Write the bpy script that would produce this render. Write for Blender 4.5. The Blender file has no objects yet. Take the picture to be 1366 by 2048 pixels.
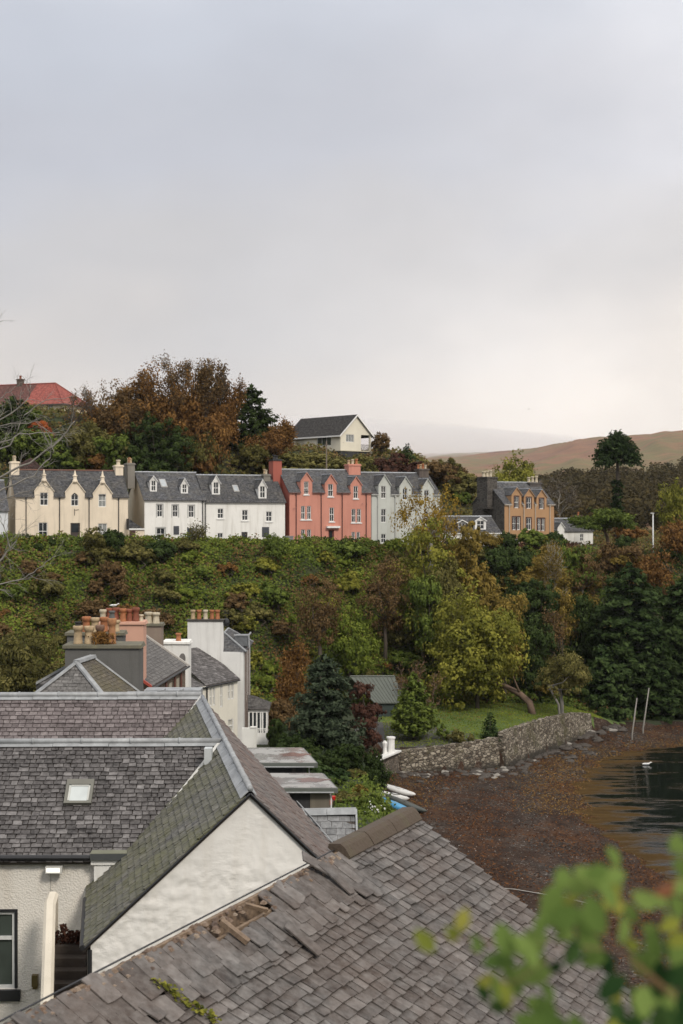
import bpy, math, random
import numpy as np
from mathutils import Vector, Matrix, noise
from mathutils.geometry import tessellate_polygon
R = math.radians
SC = bpy.context.scene
HAZE = True
COL = SC.collection
F = 2844.0; H = 24.0          # focal length in photo pixels, eye height above the sea
CAM = Vector((0, 0, H))
def at(px, py, Y): return Vector(((px-683)/F*Y, Y, H-(py-1024)/F*Y))
def ray(px, py): return Vector(((px-683)/F, 1.0, -(py-1024)/F))
def hit(px, py, p0, n):
    d = ray(px, py); return CAM + d*((p0-CAM).dot(n)/d.dot(n))

# ---------------------------------------------------------------- camera
cam = bpy.data.cameras.new('camera'); co = bpy.data.objects.new('camera', cam); COL.objects.link(co)
SC.camera = co
co.location = CAM; co.rotation_euler = (R(90), 0, 0)
cam.sensor_fit = 'VERTICAL'; cam.sensor_height = 36.0; cam.lens = F/2048*36.0
cam.clip_start = 0.1; cam.clip_end = 20000
cam.dof.use_dof = True; cam.dof.focus_distance = 38; cam.dof.aperture_fstop = 3.1
# ---------------------------------------------------------------- sky and light
SUN_EL, SUN_AZ = 40.0, 148.0      # azimuth clockwise from +Y
W = bpy.data.worlds.new("World"); SC.world = W; W.use_nodes = True
nt = W.node_tree; nt.nodes.clear()
def wn(t, **k):
    n = nt.nodes.new(t)
    for a, b in k.items(): setattr(n, a, b)
    return n
L = nt.links.new
out = wn('ShaderNodeOutputWorld'); bgA = wn('ShaderNodeBackground'); bgB = wn('ShaderNodeBackground'); mixs = wn('ShaderNodeMixShader')
sky = wn('ShaderNodeTexSky', sky_type='NISHITA', sun_disc=False, sun_elevation=R(SUN_EL), sun_rotation=R(SUN_AZ))
L(sky.outputs[0], bgA.inputs[0]); bgA.inputs[1].default_value = 0.10
tc = wn('ShaderNodeTexCoord'); sep = wn('ShaderNodeSeparateXYZ'); L(tc.outputs['Generated'], sep.inputs[0])
# warp direction into soft cloud sheets
mp = wn('ShaderNodeMapping'); mp.inputs['Scale'].default_value = (2.8, 1.0, 5.5); L(tc.outputs['Generated'], mp.inputs[0])
nz = wn('ShaderNodeTexNoise'); nz.inputs['Scale'].default_value = 1.0; nz.inputs['Detail'].default_value = 3; nz.inputs['Roughness'].default_value = .45
L(mp.outputs[0], nz.inputs['Vector'])
def math_(op, a, b=None):
    n = wn('ShaderNodeMath', operation=op)
    for i, v in enumerate((a, b)):
        if v is None: continue
        if isinstance(v, (int, float)): n.inputs[i].default_value = v
        else: L(v, n.inputs[i])
    return n.outputs[0]
# elevation (z of the direction) with a slow wobble drives the layered cloud colour
el = math_('ADD', sep.outputs['Z'], math_('MULTIPLY', math_('SUBTRACT', nz.outputs['Fac'], .5), .30))
el = math_('ADD', el, math_('MULTIPLY', sep.outputs['X'], -.10))
ramp = wn('ShaderNodeValToRGB'); L(el, ramp.inputs[0])
cr = ramp.color_ramp
stops = [(0.0, (.78, .71, .66)), (.045, (.82, .755, .70)), (.10, (.70, .655, .63)), (.17, (.56, .555, .575)), (.24, (.535, .555, .62)), (.34, (.585, .62, .70)), (.55, (.95, .96, 1.0)), (1.0, (1.45, 1.43, 1.40))]
cr.elements[0].position = stops[0][0]; cr.elements[0].color = (*stops[0][1], 1)
cr.elements[1].position = stops[1][0]; cr.elements[1].color = (*stops[1][1], 1)
for p, c in stops[2:]:
    e = cr.elements.new(p); e.color = (*c, 1)
cr.interpolation = 'EASE'
# the thin, brighter gap in the cloud low on the right
def gap(cx, cz, sx, sz, amt):
    dx = math_('DIVIDE', math_('SUBTRACT', sep.outputs['X'], cx), sx); dz = math_('DIVIDE', math_('SUBTRACT', sep.outputs['Z'], cz), sz)
    r2 = math_('ADD', math_('MULTIPLY', dx, dx), math_('MULTIPLY', dz, dz))
    return math_('MULTIPLY', math_('DIVIDE', amt, math_('ADD', 1.0, r2)), 1.0)
g = math_('ADD', gap(.16, .085, .12, .06, .40), gap(.28, .34, .12, .12, .30))
nz2 = wn('ShaderNodeTexNoise'); nz2.inputs['Scale'].default_value = 2.2; nz2.inputs['Detail'].default_value = 5; L(mp.outputs[0], nz2.inputs['Vector'])
g = math_('MULTIPLY', g, math_('ADD', .55, math_('MULTIPLY', nz2.outputs['Fac'], .9)))
gm = wn('ShaderNodeVectorMath', operation='SCALE'); gm.inputs[0].default_value = (1.0, .89, .76); L(g, gm.inputs['Scale'])
ad = wn('ShaderNodeVectorMath', operation='ADD'); L(ramp.outputs[0], ad.inputs[0]); L(gm.outputs[0], ad.inputs[1])
# mottling
mul = wn('ShaderNodeVectorMath', operation='SCALE'); L(ad.outputs[0], mul.inputs[0])
L(math_('ADD', .90, math_('MULTIPLY', nz2.outputs['Fac'], .20)), mul.inputs['Scale'])
L(mul.outputs[0], bgB.inputs[0]); bgB.inputs[1].default_value = 1.0
mixs.inputs[0].default_value = .94; L(bgA.outputs[0], mixs.inputs[1]); L(bgB.outputs[0], mixs.inputs[2]); L(mixs.outputs[0], out.inputs[0])
sl = bpy.data.lights.new('sun', 'SUN'); sl.energy = 2.2; sl.angle = R(11); sl.color = (1.0, .925, .82)
so = bpy.data.objects.new('sun', sl); COL.objects.link(so)
az = R(SUN_AZ); sv = Vector((math.sin(az)*math.cos(R(SUN_EL)), math.cos(az)*math.cos(R(SUN_EL)), math.sin(R(SUN_EL))))
so.rotation_euler = sv.to_track_quat('Z', 'Y').to_euler(); so.location = (60, -60, 120)
SC.cycles.volume_bounces = 6
SC.view_settings.view_transform = 'Standard'; SC.view_settings.look = 'None'; SC.view_settings.exposure = 0.0; SC.view_settings.gamma = 1.0

# ---------------------------------------------------------------- materials
MATS = {}
class MT:
    def __init__(s, name):
        s.m = bpy.data.materials.new(name); s.m.use_nodes = True; s.nt = s.m.node_tree
        s.b = s.nt.nodes['Principled BSDF']; s.out = s.nt.nodes['Material Output']
    def n(s, t, **k):
        n = s.nt.nodes.new(t)
        for a, b in k.items():
            if a in n.inputs.keys() if hasattr(n.inputs, 'keys') else False: n.inputs[a].default_value = b
            else: setattr(n, a, b)
        return n
    def l(s, a, b): s.nt.links.new(a, b)
    def coord(s, kind='Object', scale=(1, 1, 1)):
        t = s.n('ShaderNodeTexCoord'); m = s.n('ShaderNodeMapping'); m.inputs['Scale'].default_value = scale
        s.l(t.outputs[kind], m.inputs[0]); return m.outputs[0]
    def noise(s, vec, scale, detail=3, rough=.55):
        n = s.n('ShaderNodeTexNoise'); n.inputs['Scale'].default_value = scale; n.inputs['Detail'].default_value = detail; n.inputs['Roughness'].default_value = rough
        if vec is not None: s.l(vec, n.inputs['Vector'])
        return n.outputs['Fac']
    def voro(s, vec, scale, feature='F1', out='Distance'):
        n = s.n('ShaderNodeTexVoronoi', feature=feature); n.inputs['Scale'].default_value = scale
        s.l(vec, n.inputs['Vector']); return n.outputs[out]
    def ramp(s, fac, stops, interp='LINEAR'):
        r = s.n('ShaderNodeValToRGB'); c = r.color_ramp; c.interpolation = interp
        c.elements[0].position = stops[0][0]; c.elements[0].color = (*stops[0][1], 1)
        c.elements[1].position = stops[-1][0]; c.elements[1].color = (*stops[-1][1], 1)
        for p, q in stops[1:-1]:
            e = c.elements.new(p); e.color = (*q, 1)
        s.l(fac, r.inputs[0]); return r.outputs[0]
    def bw(s, fac, a, b):
        m = s.n('ShaderNodeMapRange'); m.inputs[1].default_value = a; m.inputs[2].default_value = b
        s.l(fac, m.inputs[0]); return m.outputs[0]
    def mix(s, fac, a, b, blend='MIX'):
        m = s.n('ShaderNodeMix', data_type='RGBA', blend_type=blend)
        for i, v in ((0, fac), (6, a), (7, b)):
            if isinstance(v, (int, float)): m.inputs[i].default_value = v
            elif isinstance(v, tuple): m.inputs[i].default_value = (*v, 1)
            else: s.l(v, m.inputs[i])
        return m.outputs[2]
    def math(s, op, a, b=0.0):
        m = s.n('ShaderNodeMath', operation=op)
        for i, v in ((0, a), (1, b)):
            if isinstance(v, (int, float)): m.inputs[i].default_value = v
            else: s.l(v, m.inputs[i])
        return m.outputs[0]
    def attr(s, name):
        a = s.n('ShaderNodeAttribute', attribute_name=name); return a.outputs['Fac']
    def bump(s, h, strength=.5, dist=.02):
        b = s.n('ShaderNodeBump'); b.inputs['Strength'].default_value = strength; b.inputs['Distance'].default_value = dist
        s.l(h, b.inputs['Height']); s.l(b.outputs[0], s.b.inputs['Normal'])
    def col(s, c):
        if isinstance(c, tuple): s.b.inputs['Base Color'].default_value = (*c, 1)
        else: s.l(c, s.b.inputs['Base Color'])
    def rough(s, v):
        if isinstance(v, (int, float)): s.b.inputs['Roughness'].default_value = v
        else: s.l(v, s.b.inputs['Roughness'])
def cached(f):
    def g(*a, **kw):
        k = (f.__name__,)+a+tuple(sorted(kw.items()))
        if k not in MATS: MATS[k] = f(*a, **kw)
        return MATS[k]
    return g
def sc(c, k): return tuple(min(1, x*k) for x in c)
@cached
def m_paint(name, c, rough=.5, metal=0.0):
    t = MT(name); v = t.coord(); n = t.noise(v, 3.0, 4); t.col(t.mix(t.bw(n, .3, .75), sc(c, .86), sc(c, 1.06)))
    t.rough(rough); t.b.inputs['Metallic'].default_value = metal; t.bump(t.noise(v, 40, 2), .12, .004); return t.m
@cached
def m_wall(name, c, grime=(.30, .27, .20), gs=.25, bump=.3, bscale=30.0):
    t = MT(name); v = t.coord(); n = t.noise(v, .55, 5); st = t.noise(t.coord('Object', (2.2, 2.2, .18)), 1.3, 4)
    c1 = t.mix(t.bw(n, .35, .7), sc(c, .93), sc(c, 1.04))
    k = t.math('MULTIPLY', t.bw(st, .5, .8), gs)
    t.col(t.mix(k, c1, grime)); t.rough(.85); t.bump(t.math('ADD', t.noise(v, bscale, 3), t.noise(v, bscale*.2, 2)), bump, .02); return t.m
@cached
def m_rough(name, c, amt=1.0):
    # thickly limewashed rubble: big uneven lumps under paint
    t = MT(name); v = t.coord(); n1 = t.noise(v, 1.1, 4, .5); n2 = t.noise(t.coord('Object', (1, 1, 1.8)), 3.0, 6, .55); n3 = t.noise(v, 14, 3)
    msk = t.bw(t.noise(v, .5, 2), .42, .62)
    st = t.noise(t.coord('Object', (2.0, 2.0, .25)), 1.1, 4)
    cc = t.mix(t.bw(n1, .35, .7), sc(c, .92), c); cc = t.mix(t.math('MULTIPLY', t.bw(st, .52, .8), .3), cc, (.42, .36, .26)); t.col(cc)
    h = t.math('ADD', t.math('MULTIPLY', t.math('MULTIPLY', n2, msk), 1.0), t.math('MULTIPLY', n3, .06))
    h = t.math('ADD', h, t.math('MULTIPLY', n1, .3)); h = t.math('ADD', h, t.math('MULTIPLY', t.noise(v, 45, 3, .7), .10)); t.rough(.8); t.bump(h, 1.0*amt, .035); return t.m
@cached
def m_harl(name, c):
    t = MT(name); v = t.coord(); a = t.voro(v, 26, 'SMOOTH_F1'); n = t.noise(v, .8, 4)
    st = t.noise(t.coord('Object', (1.6, 1.6, .3)), 1.0, 4)
    cc = t.mix(t.bw(n, .35, .7), sc(c, .92), c); t.col(t.mix(t.math('MULTIPLY', t.bw(st, .48, .8), .35), cc, (.40, .32, .22)))
    t.rough(.9); t.bump(t.math('ADD', a, t.math('MULTIPLY', t.noise(v, 60, 2), .4)), .8, .02); return t.m
@cached
def m_slate(name, a, b, c, moss=(.10, .11, .05), mossamt=.0):
    t = MT(name); v = t.coord(); f = t.attr('tint')
    cc = t.ramp(f, [(0, a), (.5, b), (1, c)]); n = t.noise(v, 9, 5, .65); cc = t.mix(t.bw(n, .3, .8), t.mix(.45, cc, (0, 0, 0)), t.mix(.2, cc, (.6, .58, .56)))
    n2 = t.noise(v, .9, 5, .6); lich = t.math('MULTIPLY', t.bw(t.noise(v, 38, 3, .7), .6, .72), t.bw(n2, .45, .65))
    cc = t.mix(t.math('MULTIPLY', lich, .45), cc, (.34, .32, .28))
    if mossamt > 0:
        m = t.math('MULTIPLY', t.bw(t.math('ADD', t.math('MULTIPLY', n2, .7), t.math('MULTIPLY', t.noise(v, 5, 4, .7), .4)), .42, .68), mossamt); cc = t.mix(m, cc, moss)
    t.col(cc); t.rough(t.ramp(n, [(.3, (.62, .62, .62)), (.8, (.85, .85, .85))])); t.b.inputs['Specular IOR Level'].default_value = .25
    t.bump(t.math('ADD', t.noise(v, 22, 5, .6), t.math('MULTIPLY', t.noise(t.coord('Object', (1, 1, 1)), 90, 2), .3)), .5, .012); return t.m
@cached
def m_slateuv(name, a, b, w=.32, h=.24, patch=(.13, .12, .105)):
    t = MT(name); uv = t.coord('UV'); br = t.n('ShaderNodeTexBrick', offset=.5)
    t.l(uv, br.inputs['Vector']); br.inputs['Scale'].default_value = 1; br.inputs['Brick Width'].default_value = w; br.inputs['Row Height'].default_value = h
    br.inputs['Mortar Size'].default_value = .014; br.inputs['Mortar Smooth'].default_value = .2; br.inputs['Color1'].default_value = (*a, 1); br.inputs['Color2'].default_value = (*b, 1)
    br.inputs['Mortar'].default_value = (*sc(a, .3), 1)
    n = t.noise(uv, .9, 7, .7); n2 = t.noise(uv, 3.2, 5, .75); n3 = t.noise(t.coord('UV', (1.6, .22, 1)), 1.5, 4, .6)
    cc = t.mix(t.math('MULTIPLY', t.bw(n, .45, .62), .7), br.outputs['Color'], patch); cc = t.mix(t.bw(n2, .36, .66), t.mix(.62, cc, (0, 0, 0)), t.mix(.07, cc, (.6, .6, .6))); cc = t.mix(t.math('MULTIPLY', t.bw(n3, .5, .75), .4), cc, (.02, .02, .02))
    t.col(cc); t.rough(.9); t.b.inputs['Specular IOR Level'].default_value = .15; t.bump(t.math('ADD', br.outputs['Fac'], t.math('MULTIPLY', n2, -.8)), .6, -.02); return t.m
@cached
def m_stone(name, a, b, mortar, scale=2.6, z=1.7, tide=None):
    t = MT(name); v = t.coord('Object', (1, 1, z)); d = t.voro(v, scale, 'DISTANCE_TO_EDGE'); c = t.voro(v, scale, 'F1', 'Color')
    s_ = t.n('ShaderNodeSeparateColor'); t.l(c, s_.inputs[0]); n = t.noise(v, 12, 4, .7)
    cc = t.mix(s_.outputs[0], a, b); cc = t.mix(t.bw(n, .3, .8), t.mix(.35, cc, (0, 0, 0)), cc); cc = t.mix(t.bw(d, .03, .09), mortar, cc)
    if tide:  # weed and tide stain up to the high water mark, moss on top
        g = t.n('ShaderNodeNewGeometry'); sp = t.n('ShaderNodeSeparateXYZ'); t.l(g.outputs['Position'], sp.inputs[0]); zz = t.math('ADD', sp.outputs['Z'], t.math('MULTIPLY', t.noise(v, 1.1, 4), 1.1))
        cc = t.mix(t.bw(zz, tide+.55, tide), cc, (.032, .026, .018)); mo = t.math('MULTIPLY', t.bw(t.noise(t.coord(), .45, 5, .65), .5, .62), .7); cc = t.mix(mo, cc, (.075, .068, .028))
    t.col(cc); t.rough(.9); t.bump(t.math('ADD', t.bw(d, 0, .15), t.math('MULTIPLY', n, .4)), .9, .05); return t.m
@cached
def m_lead(name, c=(.42, .44, .46), streak=.5):
    t = MT(name); v = t.coord(); n = t.noise(v, 4, 5, .65); n2 = t.noise(v, 1.2, 3)
    cc = t.mix(t.bw(n, .3, .7), sc(c, .68), sc(c, 1.12)); t.col(t.mix(t.math('MULTIPLY', t.bw(n2, .5, .7), streak), cc, sc(c, .62)))
    t.rough(.62); t.b.inputs['Metallic'].default_value = .25; t.bump(n, .3, .01); return t.m
@cached
def m_wetroof(name):
    t = MT(name); v = t.coord(); n = t.noise(v, .8, 4, .6); n3 = t.noise(v, 2.6, 4)
    t.col(t.mix(t.bw(n, .4, .6), (.33, .32, .30), (.20, .20, .19))); t.rough(t.ramp(n, [(.42, (.55, .55, .55)), (.52, (.12, .12, .12))])); t.bump(n3, .08, .01); return t.m
@cached
def m_glass(name, c=(.02, .024, .028), rough=.08):
    t = MT(name); v = t.coord(); n = t.noise(v, 1.3, 2); t.col(t.mix(n, sc(c, .6), sc(c, 1.6))); t.rough(rough); t.b.inputs['Specular IOR Level'].default_value = .6
    t.bump(t.noise(v, 2.5, 1), .05, .01); return t.m
@cached
def m_pot(name, c):
    t = MT(name); v = t.coord(); n = t.noise(v, 6, 4, .6); o = t.n('ShaderNodeObjectInfo')
    cc = t.mix(t.bw(n, .35, .75), c, sc(c, .5)); cc = t.mix(t.math('MULTIPLY', o.outputs['Random'], .35), cc, sc(c, .55)); t.col(cc); t.rough(.8); return t.m
@cached
def m_wood(name, a, b, s=1.0):
    t = MT(name); v = t.coord('Object', (8*s, 8*s, 8*s)); n = t.noise(v, 1.5, 5, .7); t.col(t.mix(t.bw(n, .3, .7), a, b)); t.rough(.8); t.bump(n, .5, .01); return t.m
@cached
def m_bark(name, a, b):
    t = MT(name); v = t.coord('Object', (6, 6, 1.5)); n = t.noise(v, 2, 5, .7); t.col(t.mix(t.bw(n, .3, .7), a, b)); t.rough(.9); t.bump(n, .6, .03); return t.m
@cached
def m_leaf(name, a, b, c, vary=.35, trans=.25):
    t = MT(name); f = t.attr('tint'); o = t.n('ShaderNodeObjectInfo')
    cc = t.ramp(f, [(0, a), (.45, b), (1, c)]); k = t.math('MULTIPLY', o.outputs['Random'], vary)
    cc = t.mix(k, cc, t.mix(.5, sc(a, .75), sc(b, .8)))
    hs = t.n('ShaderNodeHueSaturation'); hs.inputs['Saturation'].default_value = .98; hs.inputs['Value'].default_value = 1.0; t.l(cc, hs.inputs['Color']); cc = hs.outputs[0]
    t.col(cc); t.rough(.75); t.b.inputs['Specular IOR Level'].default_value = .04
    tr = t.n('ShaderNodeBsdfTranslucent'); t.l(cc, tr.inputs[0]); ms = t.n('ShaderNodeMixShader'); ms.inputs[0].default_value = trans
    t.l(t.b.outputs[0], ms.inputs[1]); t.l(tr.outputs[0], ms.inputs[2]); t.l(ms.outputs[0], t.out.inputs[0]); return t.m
@cached
def m_ground(name, a, b, c, s=.6):
    t = MT(name); v = t.coord(); n = t.noise(v, s, 5, .6); n2 = t.noise(v, s*9, 4, .7)
    cc = t.ramp(n, [(.3, a), (.5, b), (.7, c)]); cc = t.mix(t.bw(n2, .25, .8), t.mix(.55, cc, (0, 0, 0)), cc); t.col(cc); t.rough(.95); t.bump(n2, .6, .08); return t.m
def m_beach():
    t = MT('beach'); v = t.coord(); n = t.noise(v, .16, 5, .62); n2 = t.noise(t.coord('Object', (1, .6, 1)), 1.3, 6, .7); n3 = t.noise(v, 9, 3, .8); vv = t.voro(v, 7, 'F1', 'Color')
    s_ = t.n('ShaderNodeSeparateColor'); t.l(vv, s_.inputs[0])
    weed = t.ramp(n2, [(.3, (.030, .018, .012)), (.5, (.085, .038, .018)), (.72, (.17, .075, .025))])
    peb = t.ramp(s_.outputs[0], [(0, (.035, .026, .020)), (.6, (.085, .064, .050)), (.93, (.17, .14, .115)), (1, (.38, .35, .31))])
    cc = t.mix(t.bw(t.math('ADD', n, t.math('MULTIPLY', n2, .35)), .58, .80), weed, peb); cc = t.mix(t.bw(n3, .3, .75), t.mix(.6, cc, (0, 0, 0)), cc); n4 = t.noise(t.coord('Object', (1, .5, 1)), .35, 5, .6); cc = t.mix(t.bw(n4, .42, .62), t.mix(.55, cc, (.01, .006, .004)), cc)
    t.col(cc); t.rough(.85); t.b.inputs['Specular IOR Level'].default_value = .2; t.bump(t.math('ADD', n3, t.math('MULTIPLY', n2, 1.0)), .9, .12); return t.m
def m_water():
    t = MT('water'); v = t.coord('Object', (.5, 1.6, 1)); n = t.noise(v, .9, 4, .6); v2 = t.coord('Object', (.22, .7, 1)); w = t.noise(v2, .55, 6, .68)
    # shallow weed shows near the shore (x small), clears with depth
    tc_ = t.n('ShaderNodeTexCoord'); sp = t.n('ShaderNodeSeparateXYZ'); t.l(tc_.outputs['Object'], sp.inputs[0])
    sh = t.attr('shallow')
    m = t.bw(t.math('ADD', w, t.math('MULTIPLY', sh, .20)), .55, .67)
    t.col(t.mix(m, (.006, .008, .007), t.mix(n, (.028, .018, .009), (.105, .066, .027)))); t.l(t.math('MULTIPLY', t.math('SUBTRACT', 1.0, m), .5), t.b.inputs['Specular IOR Level']); t.rough(t.mix(m, (.06, .06, .06), (.6, .6, .6))); t.b.inputs['IOR'].default_value = 1.33
    t.bump(t.math('ADD', n, t.math('MULTIPLY', m, .5)), .35, .06); return t.m
def m_moor():
    t = MT('moorland'); v = t.coord(); n = t.noise(t.coord('Object', (1, .35, 1)), .006, 7, .62); n2 = t.noise(v, .05, 5, .7)
    cc = t.ramp(n, [(.32, (.14, .065, .040)), (.42, (.25, .12, .062)), (.5, (.16, .135, .05)), (.58, (.26, .125, .066)), (.68, (.18, .095, .055))]); cc = t.mix(t.bw(n2, .3, .75), t.mix(.4, cc, (0, 0, 0)), cc)
    t.col(cc); t.rough(.95); t.bump(n2, .7, 3.0); return t.m

# ---------------------------------------------------------------- object helpers
def wloc(o):
    p = Vector((0, 0, 0))
    while o is not None: p += o.location; o = o.parent
    return p
def tag(o, label=None, cat=None, group=None, kind=None):
    if label: o['label'] = label
    if cat: o['category'] = cat
    if group: o['group'] = group
    if kind: o['kind'] = kind
    return o
def empty(name, loc, label, cat, group=None):
    o = bpy.data.objects.new(name, None); COL.objects.link(o); o.location = loc; o.empty_display_size = .3
    return tag(o, label, cat, group)
def link(name, me, parent=None, loc=None):
    o = bpy.data.objects.new(name, me); COL.objects.link(o)
    if parent is not None: o.parent = parent
    if loc is not None: o.location = loc
    return o
class MB:
    def __init__(s, M=None): s.v = []; s.f = []; s.t = []; s.M = M; s.tint = 0.5
    def p(s, q):
        q = Vector(q); s.v.append(s.M(q) if s.M else q); return len(s.v)-1
    def face(s, pts): s.f.append([s.p(q) for q in pts]); s.t.append(s.tint)
    def idx(s, ids): s.f.append(ids); s.t.append(s.tint)
    def hexa(s, b, tp):
        i = [s.p(q) for q in list(b)+list(tp)]
        for q in ((0, 3, 2, 1), (4, 5, 6, 7), (0, 1, 5, 4), (1, 2, 6, 5), (2, 3, 7, 6), (3, 0, 4, 7)): s.idx([i[k] for k in q])
    def box(s, x0, x1, y0, y1, z0, z1): s.hexa([(x0, y0, z0), (x1, y0, z0), (x1, y1, z0), (x0, y1, z0)], [(x0, y0, z1), (x1, y0, z1), (x1, y1, z1), (x0, y1, z1)])
    def prism(s, pts, vec):
        vec = Vector(vec); n = len(pts); a = [s.p(q) for q in pts]; b = [s.p(Vector(q)+vec) for q in pts]
        s.idx(a[::-1]); s.idx(b)
        for i in range(n): j = (i+1) % n; s.idx([a[i], a[j], b[j], b[i]])
    def tube(s, pts, rad, n=6, cap=True):
        pts = [Vector(q) for q in pts]; rings = []
        for i, q in enumerate(pts):
            d = (pts[min(i+1, len(pts)-1)]-pts[max(i-1, 0)]).normalized()
            a = d.cross(Vector((0, 0, 1)) if abs(d.z) < .9 else Vector((1, 0, 0))).normalized(); b = d.cross(a)
            r = rad[i] if isinstance(rad, (list, tuple)) else rad
            rings.append([s.p(q+a*math.cos(2*math.pi*k/n)*r+b*math.sin(2*math.pi*k/n)*r) for k in range(n)])
        for i in range(len(rings)-1):
            for k in range(n): s.idx([rings[i][k], rings[i][(k+1) % n], rings[i+1][(k+1) % n], rings[i+1][k]])
        if cap: s.idx(rings[0][::-1]); s.idx(rings[-1])
    def lathe(s, c, prof, n=12):
        c = Vector(c); rings = [[s.p(c+Vector((r*math.cos(2*math.pi*k/n), r*math.sin(2*math.pi*k/n), z))) for k in range(n)] for r, z in prof]
        for i in range(len(rings)-1):
            for k in range(n): s.idx([rings[i][k], rings[i][(k+1) % n], rings[i+1][(k+1) % n], rings[i+1][k]])
        s.idx(rings[0][::-1]); s.idx(rings[-1])
    def holed(s, outer, holes, conv):
        loops = [[Vector((a, b, 0)) for a, b in outer]]+[[Vector((a, b, 0)) for a, b in h] for h in holes]
        flat = [q for l in loops for q in l]; ids = [s.p(conv(q.x, q.y)) for q in flat]
        for tri in tessellate_polygon(loops):
            a, b, c = [flat[k] for k in tri]
            if abs((b-a).cross(c-a).z) > 1e-7: s.idx([ids[k] for k in tri])
    def build(s, name, mat, parent=None, smooth=False):
        me = bpy.data.meshes.new(name); o = link(name, me, parent)
        off = wloc(parent) if parent is not None else (sum(s.v, Vector())/max(1, len(s.v)))
        if parent is None: off.z = min(q.z for q in s.v); o.location = off
        me.from_pydata([tuple(q-off) for q in s.v], [], s.f)
        me.materials.append(mat)
        uv = me.uv_layers.new(name='UVMap'); co_ = [q.copy() for q in s.v]
        vals = []
        for p in me.polygons:
            n = p.normal
            if abs(n.z) > .985: u = Vector((1, 0, 0)); w = Vector((0, 1, 0))
            else: u = Vector((0, 0, 1)).cross(n).normalized(); w = n.cross(u)
            for vi in p.vertices: q = co_[vi]; vals += [q.dot(u), q.dot(w)]
        uv.data.foreach_set('uv', vals)
        a = me.attributes.new('tint', 'FLOAT', 'FACE'); a.data.foreach_set('value', s.t)
        if smooth: me.polygons.foreach_set('use_smooth', [True]*len(me.polygons))
        me.update(); return o
def frame(O, ang):
    U = Vector((math.cos(ang), math.sin(ang), 0)); V = Vector((-math.sin(ang), math.cos(ang), 0)); O = Vector((O[0], O[1], 0))
    f = lambda q: O+U*q[0]+V*q[1]+Vector((0, 0, q[2]))
    def px(x, y, v=0.0):
        P = hit(x, y, O+V*v, V); d = P-O; return d.dot(U), P.z
    f2 = lambda q: f(q); return f2, px, U, V
def quads_mesh(name, V4, tint, mat):
    """V4: (N,4,3) quads"""
    n = len(V4); me = bpy.data.meshes.new(name); me.vertices.add(n*4); me.vertices.foreach_set('co', V4.reshape(-1).astype(np.float32))
    me.loops.add(n*4); me.loops.foreach_set('vertex_index', np.arange(n*4, dtype=np.int32)); me.polygons.add(n)
    me.polygons.foreach_set('loop_start', np.arange(0, n*4, 4, dtype=np.int32))
    a = me.attributes.new('tint', 'FLOAT', 'FACE'); a.data.foreach_set('value', tint.astype(np.float32))
    me.materials.append(mat); me.update(calc_edges=True); return me
def leaf_quads(P, N, size, rng, asp=1.5, up=.3, rnd=.6):
    """leaf faces at P facing roughly N"""
    n = len(P); N = N*1.0+rng.normal(size=(n, 3))*rnd; N[:, 2] += up; N /= np.linalg.norm(N, axis=1)[:, None]+1e-9
    T = rng.normal(size=(n, 3)); T -= (T*N).sum(1)[:, None]*N; T /= np.linalg.norm(T, axis=1)[:, None]+1e-9; B = np.cross(N, T)
    s_ = (size*(.6+.8*rng.random(n)))[:, None]
    a = T*s_*asp*.5; b = B*s_*.5
    return np.stack([P-a, P-b*.9+a*.1, P+a, P+b*.9+a*.1], 1)
def sph(n, rng):
    d = rng.normal(size=(n, 3)); return d/np.linalg.norm(d, axis=1)[:, None]
# ---------------------------------------------------------------- terrain
IP = np.interp
def sm(t): t = np.clip(t, 0, 1); return t*t*(3-2*t)
def f_Yt(X): return IP(X, [-80, -36, 12, 20, 30, 50, 90], [138, 153, 171, 174.5, 184.5, 193, 200])
def f_zt(X): return IP(X, [-80, -40, 0, 25, 45, 90], [21.5, 20.9, 20.2, 19.3, 18.4, 18])
def f_Yb(X): return IP(X, [-80, -50, -10, -2, 10, 20, 30, 40, 90], [118, 124, 133, 147, 149, 152, 156, 160, 168])
def f_zb(X): return IP(X, [-80, 5, 22, 30, 90], [4.2, 4.0, 3.8, 1.2, .6])
def f_Hh(X): return IP(X, [-90, -55, -22, -11, 0, 7, 12, 18, 24, 32, 60], [42, 38.5, 36, 33.0, 32.5, 32.3, 31.7, 28.0, 24.5, 21.5, 19])
def f_yw(X): return IP(X, [-90, 3, 5.2, 9, 14.7, 20, 26, 31, 90], [60, 126, 126.6, 128, 131, 140, 150, 154, 166])
def f_xw(Y): return IP(Y, [0, 75, 100, 106, 122, 126], [5.0, 4.6, 3.0, 1.6, 1.6, 2.4])
def f_xs(Y): return IP(Y, [0, 90, 100, 112, 125, 137, 143, 152, 200], [21.4, 21.2, 20.2, 19.0, 20.5, 24.5, 29.0, 46, 90])
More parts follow.
